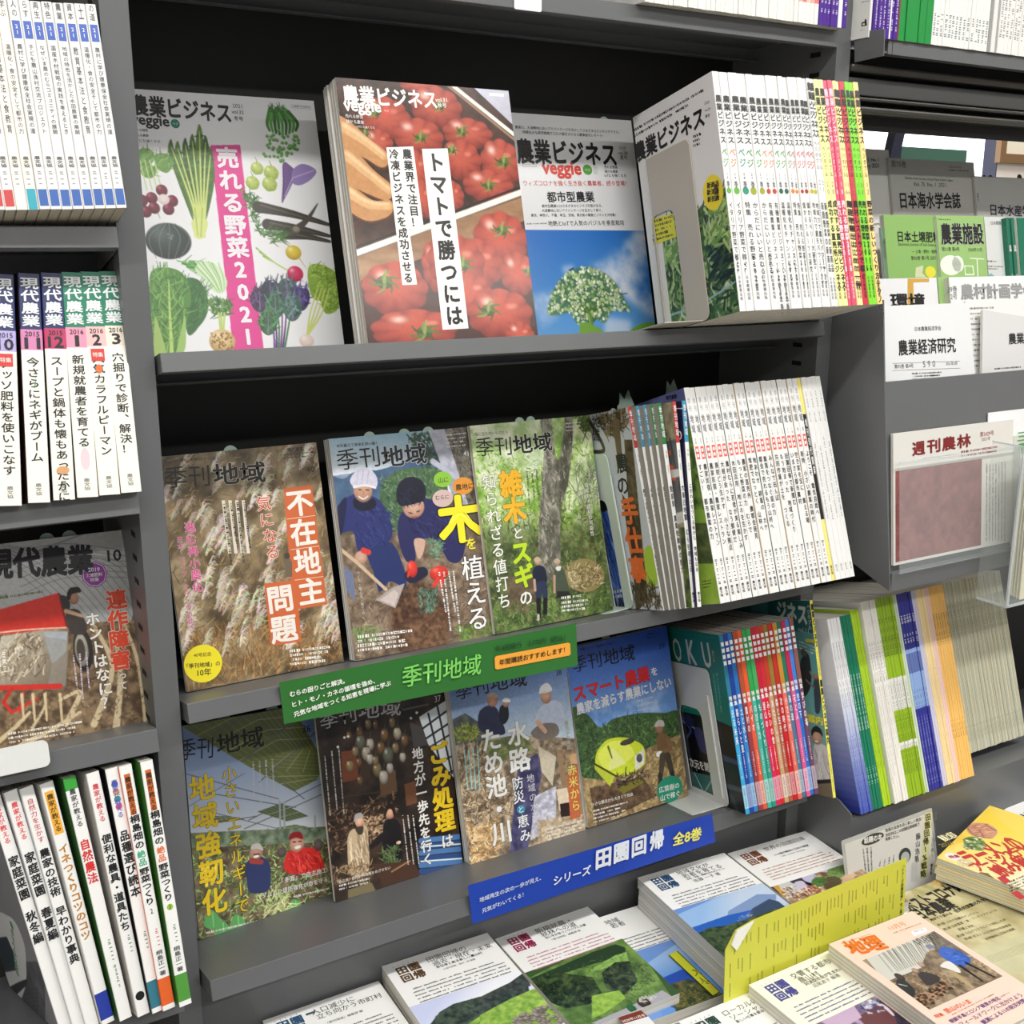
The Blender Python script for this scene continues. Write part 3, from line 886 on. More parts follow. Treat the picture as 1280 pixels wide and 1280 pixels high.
# ---------------- second tier: fanned coloured spines, then the white row
RED, BLU, GRN = (186, 52, 52), (52, 142, 178), (36, 124, 62)
pa_, (hF, dF, tF) = settle((.6085, -.0402, 1.0366), T2, (.2655, .188, .0063)); pb_, _ = settle((.6778, -.0284, 1.0263), T2)
A_ = dict(p=pa_, b=-3.9); B_ = dict(p=pb_, b=3.1)
xs_ = [0, .112, .206, .296, .386, .80, 1.0]
tt = [('都市・自然と山に・・ふるさと 農の手仕事', RED), ('地域で心を生かす 都市対策・TPP', BLU), ('地域で心を生かす 都市対策・TPP', BLU), ('脱原発 こまで使い切る いよいよ', GRN), ('脱原発 農業後継争の提力', GRN), ('大東日地震 むらを考える', RED), ('にぎわいをつくる米から 地域もなま', BLU)]
nn_ = ['35', '34', '34', '33', '33', '32', '36']
lab2 = ['red topped white spine standing against the pale green bookend', 'blue topped white spine right of the red topped one', 'second blue topped white spine beside the green topped pair', 'first of two green topped white spines', 'second of two green topped white spines beside a grey field cover',
        'red topped white spine in front of a navy cover', 'blue topped white spine just left of the long white row']
FAN = []
tops = [0, .112, .206, .296, .386, .77, .98]; bots = [0, .17, .33, .475, .63, .82, .97]
for i in range(7):
    # bottom and top line up with a fan: the roll changes along the row
    t = bots[i]
    p = lerp(A_['p'], B_['p'], t)
    dxt = lerp(A_['p'], B_['p'], tops[i])[0] - p[0]
    b = -3.9 + (3.1 + 3.9) * t + math.degrees(math.atan2(dxt, .26))
    kf = {1: .995, 2: .990, 3: .985, 4: .980, 5: .974, 6: .972}.get(i, 1.)
    p = CP + (p - CP) * kf
    Pb = Pose(p, -14, b, 0)
    T = tF * kf; H = hF * kf
    fb = ()
    fr = (150, 146, 140)
    if i == 0: fr = (206, 210, 214)
    if i == 5: fr = (150, 146, 136)
    if i == 6: fr = (24, 26, 66)
    sp = dict(spine=WHITE, front=fr, bands=((.80, 1., tt[i][1]),), texts=[('季刊地域', .985, .83, (235, 235, 235), .01, .75), (nn_[i], .77, .73, (120, 120, 120), 0, .7), (tt[i][0], .60, .17, K, .012, .72), ('農文協', .075, .025, K, .01, .6)], fines=[(.70, .66, (120, 120, 120), .5, .4)])
    o = book('magazine', Pb, T, dF, H, spine=WHITE, front=fr, bands=sp['bands'])
    spine_text(o, Pb, T, H, sp)
    tag(o, lab2[i], 'magazine', 'coloured top magazines fanned on the second tier')
    FAN.append((o, Pb, T, H))
p2_, (W2, D2, H2) = settle((.6791, -.068, 1.0422), T2, (.2398, .17, .285), .006)
P2 = Pose(p2_, -18.52, -.69, -1.97)
n2 = 26
w2 = np.array([1.] * 26); w2[21] = .75
ed2 = np.concatenate([[0], np.cumsum(w2)]) / w2.sum() * W2
hd = ['すごい！ 都市農業の力', '農家民宿・農家レストラン', '農家民宿・農家レストラン', '廃校どう生かす 小さな拠点', '大根が余った なう郵便だ', '農村むらに若者が来る楽しみ', '水田活用 地エネを生かす', 'もっと野菜の力 むらで', '農家の直売所 農都会発見', '堆肥でなっとく 山林へ', '地あわせ 耕畜の カヤ', '都会で売れるもう山村へ', '集落をつなぐ道の力', 'みんなで田んぼ', '共同作業が土を つくる', 'もう始まった 地域づくり', '田園回帰で新聞む', 'いまさら都市農村', '空き家を宝に 集える場', '新特 小さい農業の時代', 'ようこそ 電気自給へ']
bl2 = [(120, 170, 70), (190, 200, 190), (190, 190, 190), (210, 120, 90), (170, 180, 220), (30, 120, 60), (220, 220, 220)]
specs = []
for i in range(n2):
    if i < 21:
        d = dict(spine=WHITE, front=(90, 130, 60) if i == 0 else [(214, 214, 210), (60, 90, 60), (40, 40, 44), (120, 140, 190), (200, 180, 150)][i % 5],
                 texts=[('季刊', .955, .885, (165, 165, 170), 0, .5), ('地域', .875, .785, (110, 110, 116), .01, .62), (str(28 - i), .765, .735, (100, 100, 100), 0, .5), (hd[i % len(hd)], .645, .645 - .032 * len(hd[i % len(hd)]), K, .014, .66), ('農文協', .075, .03, K, .01, .5)],
                 boxes=[(.22, .82, .665, .675, (226, 96, 84)), (.22, .82, .715, .725, (226, 96, 84)), (.22, .34, .675, .715, (226, 96, 84)), (.70, .82, .675, .715, (226, 96, 84)), (.22, .82, .69, .70, (226, 96, 84))], fines=[(.22, .10, K, .5, .5)])
    elif i == 21:
        d = dict(spine=(240, 222, 120), bands=((.30, .82, (24, 22, 20)),), texts=[('増刊現代農業', .80, .52, (235, 235, 230), .01, .6), ('農文協', .075, .03, K, .01, .5)])
    else:
        d = dict(spine=(228, 228, 226), texts=[('農文協', .075, .04, (120, 120, 120), 0, .35)], fines=[(.93, .78 , (150, 150, 150), .5, .35), (.70 - .02 * (i % 3), .30, (120, 120, 124), .5, .35)])
    specs.append(d)
def lab(i, s):
    if i == 21: return 'yellow spine with a black band near the right end of the second tier row'
    if i > 21: return 'plain pale spine with tiny print, %s right of the yellow spine on the second tier' % nth(i - 22)
    return 'white regional magazine spine with red mark, %s in the long second tier row' % nth(i)
ROW2 = spine_row('magazine', P2, ed2, D2, H2, specs, 'white regional magazines in the long second tier row', lab)
# ---------------- third tier: teal cover and coloured spines
p3_, (W3, D3, H3) = settle((.7536, -.0597, .7157), T3, (.1242, .17, .257))
P3 = Pose(p3_, -13.79, -4.52, -9.53)
c3 = [(60, 170, 220), (36, 70, 160), (52, 130, 200), (150, 60, 70), (226, 92, 62), (70, 180, 160), (40, 150, 130), (214, 44, 92), (214, 40, 48), (200, 160, 120), (176, 96, 70), (200, 32, 40), (232, 110, 92), (72, 120, 150), (216, 92, 150), (40, 110, 200), (112, 70, 100)]
t3 = [(44, 120, 150), (30, 60, 150), (40, 110, 180), (170, 80, 50), (226, 90, 50), (50, 160, 80), (60, 170, 90), (190, 30, 60), (200, 40, 50), (190, 60, 40), (150, 120, 50), (190, 50, 40), (200, 140, 50), (40, 120, 90), (190, 40, 80), (60, 130, 220), (140, 90, 80)]
n3 = ['light blue', 'navy', 'mid blue', 'maroon', 'orange red', 'mint green', 'teal green', 'crimson pink', 'red', 'tan', 'brown', 'dark red', 'salmon', 'slate blue', 'pink', 'bright blue', 'purple brown']
ed3 = np.linspace(0, W3, 18)
WT = (236, 236, 240)
specs = []
for i in range(17):
    lt = tuple(int(c + (255 - c) * .5) for c in c3[i])
    specs.append(dict(spine=c3[i], front=(20, 110, 100) if i == 0 else c3[i], bands=((.62, 1., t3[i]), (.03, .16, lt)), rough=.25,
        boxes=[(.22, .86, z, z + .022, WT) for z in (.935, .90, .865, .83)], texts=[('特集', .66, .60, WT, .02, .7), (['光る未来', '暮らしと里', '土と水と', '農村の', 'バイオ', 'のびる力', 'ものづくり', '里山の', 'みらいの食', 'あたらしい', '森と生きる', '次の時代', '小さな村', '海の道', '花と人', '空の下', '学びの場'][i], .585, .585 - .05 * len(['光る未来', '暮らしと里', '土と水と', '農村の', 'バイオ', 'のびる力', 'ものづくり', '里山の', 'みらいの食', 'あたらしい', '森と生きる', '次の時代', '小さな村', '海の道', '花と人', '空の下', '学びの場'][i]), WT, .012, .62)],
        fines=[(.34, .20, WT, .5, .35), (.145, .05, (110, 110, 130), .5, .45)]))
ROW3 = spine_row('magazine', P3, ed3, D3, H3, specs, 'coloured magazine spines on the third tier', lambda i, s: '%s glossy spine, %s from the teal cover on the third tier' % (n3[i], nth(i)))
# tall magazine with the yellow spine behind their right end
kY = (.8835 - CP[0]) / (.893 - CP[0])
PYL = Pose(CP + (np.array([.893, -.0893, .7175]) - CP) * kY, -15.4, .6, -1.5)
o = book('magazine', PYL, .0058, .17, .285, spine=(240, 232, 92), front=(44, 104, 104), rough=.35)
spine_text(o, PYL, .0058, .285, dict(texts=[('農業ビジネス', .985, .76, K, .03, .8), ('農業ビジネス案内', .60, .27, K, .03, .8)], fines=[(.74, .62, K, .5, .4), (.22, .03, (120, 110, 40), .5, .4)]))
tag(o, 'tall magazine with a yellow spine and teal cover of a man in a white shirt', 'magazine')
YEL = (o, PYL)
# ---------------- left unit, top row
PLA = Pose((-.1715, -.040, 1.5232), -14, -1.8, -2.0)
wLA = .0092
tl = ['日本の森を考える', '日本の森を考える', '日本の森を考える', '地域の力', '国産材を育てる', '農村のむら', '子ども農業', '農村に学ぶ', '木と人の', '森と暮らす', 'むら再生', '地域の特色', '日本の農業', '里山資本', '水と土', '農村の道']
ttl = ['温暖化・食の安全そして都市の力', '農村に学び健康保全社会実現の道', '子ども農山漁村交流プロジェクト', 'なぜいま農のむらコミュニティの展開', '国産木材戦略の実践を考えるとき', '地域の特色を活かした水田農業の展開', '教育基本法と食教育']
specs = []
for i in range(16):
    top = (224, 84, 84) if i < 6 else (38, 84, 178)
    bot = (196, 60, 60) if i < 6 else (44, 92, 170)
    sp = (238, 234, 222) if i in (6, 7) else WHITE
    bd = [(.015, .095, bot)] if i not in (6,) else []
    if i == 7: bd = [(.0, .10, (30, 160, 180))]
    b2 = [(.14, .86, .815, .90, top)] if i not in (6, 7) else []
    specs.append(dict(spine=sp, front=WHITE, boxes=[(.1, .9, a[0], a[1], a[2]) for a in bd] + b2, page=PAGE_YEL,
        texts=[(tl[i], 1.12, .915, (60, 60, 64), 0, .55), (ttl[i % 7], .79, .36, (60, 60, 66), 0, .5), ('農文協', .255, .20, K, .01, .6)] + ([('21', .885, .83, (245, 245, 245), .01, .5)] if b2 else []), fines=[(.185, .12, (150, 150, 150), .5, .45)]))
for s in specs: s['texts'] = [(t[0][-int(max(1, round(len(t[0]) * (1 - .915) / (t[1] - .915)))):], 1., .915) + tuple(t[3:]) if t[1] > 1 else t for t in s['texts']]
ROWA = spine_row('book', PLA, np.arange(17) * wLA, .128, .182, specs, 'white books on the upper left shelf', lambda i, s: 'white book with %s spine mark, %s from the upright, upper left shelf' % ('red' if i < 6 else 'no coloured' if i in (6, 7) else 'blue', nth(15 - i)), cat='book')
# ---------------- left unit, second row: monthly farming magazine spines
NV, GN = (34, 44, 96), (24, 128, 96)
lb = [('8', '2015', 'カット野菜・カットフルーツで', (120, 170, 220), NV, -.0265), ('9', '2015', 'カット野菜・フルーツで', (120, 170, 220), NV, -.004), ('10', '2015', 'チッソ肥料を使いこなす', (180, 170, 222), NV, .016), ('11', '2015', '今さらにネギがブーム', (214, 132, 180), NV, .0405),
      ('12', '2015', 'スープと鍋 体も懐もあったかに', (190, 50, 100), NV, .0625), ('1', '2016', '新規就農者を育てる', (236, 150, 180), GN, .0835), ('2', '2016', '人気カラフルピーマン', (244, 190, 190), GN, .1035), ('3', '2016', '穴掘りで診断、解決！', (244, 232, 214), GN, .1235)]
BX0 = -.0470 - .1235
brol = [6, 5.6, 5.2, 4.6, 4., 3.2, 2.4, 1.6]
for i, (mn, yr, tx, bc, tc, x) in enumerate(lb):
    Pb = Pose((BX0 + x, -.030, 1.2640), -14, brol[i], 0)
    H = .213; T = .0190
    o = book('magazine', Pb, T, .148, H, spine=(246, 244, 232), front=[(190, 210, 170), (200, 180, 150), (214, 200, 190), (60, 20, 24), (40, 40, 60), (70, 60, 50), (110, 24, 30), (60, 30, 34)][i], bands=((.755, 1., tc), (.665, .755, bc)))
    main = tx.split(' ')
    texts = [('現代農業', .985, .765, (238, 242, 244), .024, .84), ]
    z = .635
    texts.append((tx.replace(' ', ''), z, z - .046 * len(tx.replace(' ', '')), K, .016, .60))
    texts.append(('農文協', .085, .03, (90, 90, 90), 0, .35))
    spine_text(o, Pb, T, H, dict(texts=texts))
    pr = Print(Face(Pb, T, H))
    pr.htextuv(yr, (T * .2, .735 * H), (T * .85, .735 * H), K, wt=.01)
    pr.htextuv(mn, (T * (.42 if mn == '1' else .3 if len(mn) == 1 else .16), .695 * H), (T * (.62 if mn == '1' else .72 if len(mn) == 1 else .88), .695 * H), K, wt=.03, h=.05 * H)
    if i in (2, 6): pr.rectuv(T * .18, .60 * H, T * .82, .655 * H, (214, 60, 56), 3); pr.htextuv('特集', (T * .25, .628 * H), (T * .75, .628 * H), (246, 240, 232), wt=.01, layer=5)
    if i == 3: pr.polyuv([(T * .5, .50 * H), (T * .62, .555 * H), (T * .56, .50 * H)], (70, 150, 90), 3)
    if i == 6: pr.polyuv([(T * (.5 + .16 * math.cos(t)), (.565 + .02 * math.sin(t)) * H) for t in np.linspace(0, 6.28, 15)[:-1]], (232, 110, 50), 6)
    if i == 4: pr.polyuv([(T * (.5 + .3 * math.cos(t)), (.13 + .018 * math.sin(t)) * H) for t in np.linspace(0, 6.28, 15)[:-1]], (214, 160, 110), 6)
    if i == 5: pr.polyuv([(T * (.5 + .22 * math.cos(t)), (.17 + .05 * math.sin(t)) * H) for t in np.linspace(0, 6.28, 15)[:-1]], (240, 206, 214), 1)
    pr.build('issue_lettering', o)
    tag(o, '%s topped monthly farming magazine spine numbered %s on the left shelf' % ('navy' if tc == NV else 'green', mn), 'magazine', 'monthly farming magazines on the left shelf')
# ---------------- left unit, bottom row of leaning handbooks
F_ = dict(p=np.array([-.1454 * .93 - .2565 * .07, -.056, .7210]), b=-6.3); L_ = dict(p=np.array([-.0428, -.0895, .7331]), b=-.4)
OG, GR2 = (226, 100, 40), (64, 130, 44)
ld = [('家庭菜園 秋冬編', '農家が教える', (226, 50, 60), (170, 176, 186), None, '作物と車'), ('家庭菜園 春夏編', '農家が教える', (226, 50, 60), (200, 200, 204), None, ''), ('農家の技術 早わかり事典', '自然力を生かす', (200, 80, 90), (210, 214, 220), None, ''),
      ('イネつくりコツのコツ', '農家が教える', K, (226, 226, 222), (40, 60, 160), ''), ('自然農法', '農家が教える', K, (70, 130, 60), None, ''), ('便利な農具・道具たち', '農家が教える', (214, 40, 60), (200, 196, 190), None, ''),
      ('品種選び読本', '農家が教える', (80, 90, 180), (20, 20, 22), (52, 120, 140), ''), ('桐島畑の絶品野菜つくり2', '農家が教える', K, OG, OG, ''), ('桐島畑の絶品野菜つくり1', '農家が教える', K, GR2, (80, 150, 60), '')]
tp = np.array([1.4, 21.4, 40, 63.5, 90.3, 118.2, 141, 157.6, 183.5]); u_ = (tp - 1.4) / (183.5 - 1.4)
lbn = ['white handbook spine about autumn and winter kitchen gardens, left end of the leaning row', 'white handbook spine about spring and summer kitchen gardens', 'white handbook spine of farm techniques with pink small print', 'white handbook with a yellow box and blue foot on its spine', 'handbook with green edged spine and red title about natural farming',
       'white handbook spine about handy tools with red small print', 'white handbook with coloured rings and a teal foot on the spine', 'orange covered vegetable growing handbook, second from the right', 'green covered vegetable growing handbook against the upright']
LEAN = []
for i in range(9):
    t = u_[i]
    p = lerp(F_['p'], L_['p'], t)
    Pb = Pose(p, -14, -6.3 + 5.9 * t, 10 - 5 * t)
    T, H = .0128, .257
    ti, su, sc2, fr, foot, _ = ld[i]
    bands = []
    if foot: bands.append((.02, .13, foot))
    if i == 4: bands = [(.95, 1., (60, 160, 60))]
    o = book('handbook', Pb, T, .182, H, spine=(240, 240, 238), front=fr, bands=bands, page=PAGE_X)
    tc = {3: (190, 130, 40), 4: (214, 50, 50)}.get(i, K)
    st = dict(texts=[(su, .955, .955 - .026 * len(su), sc2, .012, .52), (ti, .75, .75 - (.046 if len(ti) < 9 else .040) * len(ti), tc, .03, .8)], fines=[])
    if i in (4, 5, 6, 7, 8): st['fines'].append((.34, .26 if i > 4 else .14, (70, 130, 90) if i != 7 else (214, 90, 80), .62, .3))
    if i > 6:
        st['texts'] += [('桐島正一著', .245, .14, K, .01, .55)]
        st['texts'] = [('桐島畑の', .80, .66, K, .03, .78), ('絶品', .655, .59, (230, 110, 40) if i == 8 else (40, 170, 130), .02, .66), ('野菜つくり', .585, .43, K, .03, .78), (ti[-1], .42, .39, K, .01, .4), st['texts'][0], ('桐島正一著', .245, .14, K, .01, .55)]
        st['boxes'] = [(.26, .74, .80, .965, (200, 104, 40))]
        st['discs'] = [(.405, .25, (150, 190, 60))] if i == 8 else []
    if i == 3: st['boxes'] = [(.16, .84, .79, .965, (240, 176, 56))]
    if i == 6: st['discs'] = [(.935, .26, (70, 100, 170)), (.905, .26, (220, 150, 80)), (.875, .26, (60, 150, 140)), (.845, .26, (190, 80, 140))]
    if i == 5: st['discs'] = [(.08, .36, K)]
    spine_text(o, Pb, T, H, st)
    tag(o, lbn[i], 'book', 'leaning farming handbooks on the lower left shelf')
    LEAN.append((o, Pb, T, H))
# car park picture on the first cover, grass picture on the fifth
o, Pb, T, H = LEAN[0]
fs = Face(Pb, .182, H, o=(0, .182, 0), u=(0, -1, 0), n=(-1, 0, 0))
cv = Canvas(fs, (150, 150, 156), Crop(0, 920, 3.554), res=.0011)
cv.tex([(-400, 1000), (200, 1000), (200, 1500), (-400, 1500)], (70, 72, 78), (120, 120, 124), 30, 4)
for k in range(14): cv.line([(0, 1150 + k * 18), (170, 1120 + k * 18)], 2, (70, 72, 76))
cv.blob([(-60, 830), (40, 800), (100, 900), (115, 1000), (112, 1110), (70, 1190), (-60, 1260)], (226, 228, 230))
cv.poly([(-40, 900), (30, 890), (60, 960), (70, 1040), (-40, 1060)], (60, 72, 84)); cv.poly([(-40, 1200), (36, 1175), (40, 1195), (-40, 1235)], (236, 150, 40)); cv.blob([(20, 1130), (112, 1080), (112, 1110), (40, 1170)], (40, 42, 46))
cv.build(o)
pr = Print(fs, Crop(0, 920, 3.554)); pr.vt('春のトウ立ち回避', (50, 825), (78, 1060), (40, 150, 80), wt=.012); pr.build('cover_lettering', o)
o, Pb, T, H = LEAN[4]
fs = Face(Pb, .182, H, o=(0, .182, 0), u=(0, -1, 0), n=(-1, 0, 0))
cv = Canvas(fs, (60, 110, 50), None, res=.0012); cv.tex([(-500, 500), (900, 500), (900, 1900), (-500, 1900)], (40, 90, 36), (130, 180, 90), 14, 3, 2.2); cv.build(o)

# ---------------- top shelf of the middle unit: only the feet of the spines show
xa = onY((806, 4), -.02)[0]; xb = onY((1057, 42), -.02)[0]
PT = Pose((xa, -.020, 1.7629), 0)
n0 = 46; ed0 = np.linspace(0, min(xb, .890) - xa, n0 + 1)
VIO = (72, 28, 140)
specs = []; lc = []
for i in range(n0):
    if i < 39:
        pk = [(244, 176, 160), (240, 150, 140), (246, 200, 184), (236, 120, 120), (244, 220, 210)][(i * 3 + i // 4) % 5]
        specs.append(dict(spine=(240, 236, 230), bands=((.10 if i > 8 else .14, 1., pk),), fines=[(.30, .13, (250, 250, 250) if i % 2 else (170, 90, 90), .5, .5)])); lc.append('pink and white')
        if i == 33: specs[-1]['bands'] = ((.12, 1., (84, 84, 160)),)
    elif i == 44: specs.append(dict(spine=(238, 236, 244))); lc.append('white')
    else: specs.append(dict(spine=VIO, front=VIO, fines=[(.30, .06, (235, 230, 245), .5, .5)])); lc.append('violet')
ROW0 = spine_row('journal', PT, ed0, .15, .24, specs, 'journals on the highest shelf of the middle unit', lambda i, s: '%s journal foot on the highest shelf, %s from right upright' % (lc[i], nth(45 - i)), cat='journal')
# ---------------- top shelf of the right unit
xa = onY((1092, 42), -.034)[0]
PR = Pose((xa, -.034, 1.7539), 0)
cols, ws, lc, tx = [], [], [], []
for w_, c_, nme in [(4.6, VIO, 'violet')] * 4 + [(1.8, (236, 234, 244), 'thin white')] + [(4.6, VIO, 'violet')] * 2 + [(2, (120, 60, 40), 'thin brown')] + [(8, (20, 140, 60), 'green')] * 5 + [(4.7, (234, 234, 230), 'white')] * 15 + [(3, (150, 150, 148), 'grey'), (5, (226, 226, 224), 'white'), (3, (160, 160, 158), 'grey')] + [(4.6, (232, 231, 228), 'white')] * 14:
    ws.append(w_); cols.append(c_); lc.append(nme)
x_ = np.concatenate([[0], np.cumsum(ws)])
pxs = 1092 + x_
ed = np.array([onY((p, 42 + (p - 1092) * .19), -.034)[0] for p in pxs]) - xa
specs = []
for i, c_ in enumerate(cols):
    d = dict(spine=c_, front=c_)
    if c_ == VIO: d['fines'] = [(.28, .05, (235, 230, 245), .5, .5)]
    elif i > 12 and c_[0] > 200 and i < 28: d['fines'] = [(.165, .055, (110, 124, 140), .5, .75)]
    elif i > 30: d['fines'] = [(.30, .10, (130, 130, 132), .5, .7)]
    specs.append(d)
ROWR = spine_row('journal', PR, ed, .15, .24, specs, 'journals on the top shelf of the right unit', lambda i, s: '%s journal foot, %s from the left on the top right shelf' % (lc[i], nth(i)), cat='journal')
fp = onY((1078, 39), -.030)
Pc = Pose((onY((1086, 40), -.03)[0], -.030, 1.7539), 0)
o = book('journal', Pc, .0042, .15, .24, spine=(232, 232, 230), front=(226, 226, 224))
tag(o, 'white journal with its cover facing left, at the end of the top right shelf', 'journal', 'journals on the top shelf of the right unit')
fs = Face(Pc, .15, .24, o=(0, .15, 0), u=(0, -1, 0), n=(-1, 0, 0))
pr = Print(fs, Crop(1020, 0, 4.923)); pr.poly([(280, 140), (300, 132), (300, 120), (310, 118), (314, 156), (280, 164)], K); pr.poly([(286, 146), (300, 142), (302, 152), (288, 156)], (226, 226, 224), 1)
pr.fine((278, 14), (330, 6), 1, 10, (110, 110, 110)); pr.fine((272, 186), (300, 180), 1, 8, (150, 150, 150)); pr.build('cover_lettering', o)

# ---------------- lower shelf of the right unit
def jrow(p0, H, D, lst, group, b=-4.):
    X = 0.
    for i, (w, sp, lb) in enumerate(lst):
        Pb = Pose((p0[0] + X, p0[1] + random.uniform(-.001, .001), p0[2]), -14, b, 0)
        T = w * .96
        o = book('journal', Pb, T, D, H * sp.get('h', 1), spine=sp.get('spine', WHITE), front=sp.get('front', WHITE), bands=sp.get('bands', ()), fbands=sp.get('fbands', ()))
        spine_text(o, Pb, T, H, sp)
        tag(o, lb, 'journal', group)
        X += w / math.cos(math.radians(b))
    return X
G1 = (8, 122, 92); YG = (176, 214, 44); LM = (150, 186, 36); NB = (42, 46, 150); CRM = (246, 222, 170); ORJ = (246, 196, 110)
def grad_b(a, b, n=8): return tuple((k / n, (k + 1) / n, tuple(int(b[j] + (a[j] - b[j]) * (k + .5) / n) for j in range(3))) for k in range(n))
def fade(z1, a, b, n=18): return tuple((z1 * k / n, z1 * (k + 1) / n, tuple(int(a[j] + (b[j] - a[j]) * ((k + .5) / n) ** .9) for j in range(3))) for k in range(n))
blue_w = fade(.62, (66, 88, 186), (228, 232, 240))
blue_f = fade(.66, (46, 60, 156), (226, 228, 232))
lst = []
sJ = 1.137; X0J = -.2565 + sJ * (.7913 + .2565); YJ = -1.12 + sJ * (-.2281 + 1.12); ZJ = 1.5 + sJ * (.7853 - 1.5)
wj = sJ * .0445 / 4 * .5
for i in range(4): lst.append((.0062, dict(spine=(236, 237, 240), front=(232, 232, 234), bands=blue_w, fbands=blue_f, fines=[(.88, .55, (90, 90, 100), .5, .4), (.40, .08, (60, 80, 170), .5, .5)]), 'white journal fading to blue at its foot, %s from left, lower right shelf' % nth(i)))
for i in range(4): lst.append((.0056, dict(spine=G1, front=G1, fines=[(.70, .42, (220, 240, 232), .5, .5), (.22, .14, (220, 240, 232), .5, .5)]), 'dark green journal spine, %s of the four on the lower right shelf' % nth(i)))
for i in range(3): lst.append((.0056, dict(spine=YG, front=YG, h=1.02, fines=[(.9, .2, (70, 90, 20), .5, .35)]), 'yellow green journal spine, %s of three beside the dark green ones' % nth(i)))
XJ = jrow((X0J, YJ, ZJ), .292, .2, lst, 'journals on the lower right shelf', -4.5)
lst2 = []
for i in range(5): lst2.append((.0060, dict(spine=(238, 236, 230), front=WHITE, fines=[(.80, .60, (110, 110, 110), .5, .45), (.58, .1 + .04 * i, (140, 140, 140), .5, .3)]), 'tall white journal spine with grey print, %s of five on the lower right shelf' % nth(i)))
for i in range(6): lst2.append((.0062, dict(spine=LM, front=LM, bands=((.44, .60, WHITE), (.245, .28, WHITE)), fines=[(.90, .72, (60, 80, 20), .5, .7), (.58, .45, (120, 120, 120), .5, .5), (.42, .12, (80, 110, 20), .5, .6)]), 'lime green journal with a white middle band, %s of six on the lower right shelf' % nth(i)))
for i in range(2): lst2.append((.0040, dict(spine=(206, 222, 200), front=WHITE), 'thin pale green journal spine, %s beside the navy ones' % nth(i)))
for i in range(5): lst2.append((.0064, dict(spine=NB, front=NB, bands=((.42, .72, (146, 178, 232)), (.60, .70, (96, 116, 180))), fines=[(.90, .86, (220, 222, 240), .5, .8), (.80, .75, (220, 222, 240), .5, .8), (.52, .42, (70, 80, 150), .5, .5), (.38, .04, (170, 176, 226), .5, .4)]), 'navy journal with a pale blue band, %s of five on the lower right shelf' % nth(i)))
for i in range(2): lst2.append((.0052, dict(spine=(206, 206, 232), front=WHITE), 'lavender white journal spine, %s beside the cream ones' % nth(i)))
for i in range(3): lst2.append((.0060, dict(spine=CRM, front=CRM, fines=[(.6, .1, (190, 150, 120), .5, .3)]), 'cream journal spine, %s of three on the lower right shelf' % nth(i)))
for i in range(2): lst2.append((.0050, dict(spine=(242, 206, 200), front=WHITE), 'pale pink journal spine, %s beside the orange ones' % nth(i)))
for i in range(6): lst2.append((.0056, dict(spine=ORJ, front=ORJ, fines=[(.86, .70, (90, 70, 30), .5, .5), (.32, .22, (90, 70, 30), .5, .5)]), 'orange journal spine, %s of six on the lower right shelf' % nth(i)))
sK = 1.075; PK_ = (-.2565 + sK * (.9058 + .2565) , -1.12 + sK * (-.2002 + 1.12), 1.5 + sK * (.7588 - 1.5))
XK = jrow((X0J + XJ + .001, PK_[1] + .02, .6895), .306, .21, lst2, 'tall journals on the lower right shelf', -4.5)
lst3 = []
for i in range(46):
    c = [(196, 194, 170), (206, 204, 180), (186, 190, 176), (214, 210, 184)][i % 4] if i > 8 else (150, 160, 160)
    lst3.append((.0046, dict(spine=c, front=c, fines=[(.88, .68, (70, 70, 60), .5, .6), (.16, .06, (120, 120, 100), .5, .4)]), 'faded grey yellow journal spine, %s right of the orange ones' % nth(i)))
jrow((X0J + XJ + XK + .004, -.050, .6835), .285, .20, lst3, 'faded journals on the lower right shelf', -4.)
# ================================================================== magazines facing the reader
TH = math.radians(14.)
def on_tray(px, P_):
    """where the sight line through a photo pixel meets a shelf tray"""
    n = P_.m @ np.array([0, 0, 1.]); d = ray(px)
    return CP + d * (((P_.p - CP) @ n) / (d @ n))
def holed(mb, outer, inner, axis, a, b, material):
    """plate with a window: outlines as 2D points, thickness a..b along an axis"""
    from mathutils.geometry import tessellate_polygon
    def put(p, t):
        q = list(p); q.insert(axis, t); return q
    loops = [[Vector((p[0], p[1], 0)) for p in L] for L in (outer, inner)]
    tr = tessellate_polygon(loops)
    allp = list(outer) + list(inner); n = len(allp)
    fs = [tuple(t) for t in tr] + [tuple(n + i for i in t[::-1]) for t in tr]
    for off, L in ((0, len(outer)), (len(outer), len(inner))):
        fs += [(off + i, off + (i + 1) % L, n + off + (i + 1) % L, n + off + i) for i in range(L)]
    mb.faces([put(p, a) for p in allp] + [put(p, b) for p in allp], fs, material)
    return mb
def rrect(x0, y0, x1, y1, r, corners='tl tr br bl', n=5):
    pts = []
    for nm, cx, cy, a0 in (('bl', x0 + r, y0 + r, 180), ('br', x1 - r, y0 + r, 270), ('tr', x1 - r, y1 - r, 0), ('tl', x0 + r, y1 - r, 90)):
        if nm in corners: pts += [(cx + r * math.cos(math.radians(a0 + 90 * k / n)), cy + r * math.sin(math.radians(a0 + 90 * k / n))) for k in range(n + 1)]
        else: pts.append({'bl': (x0, y0), 'br': (x1, y0), 'tr': (x1, y1), 'tl': (x0, y1)}[nm])
    return pts
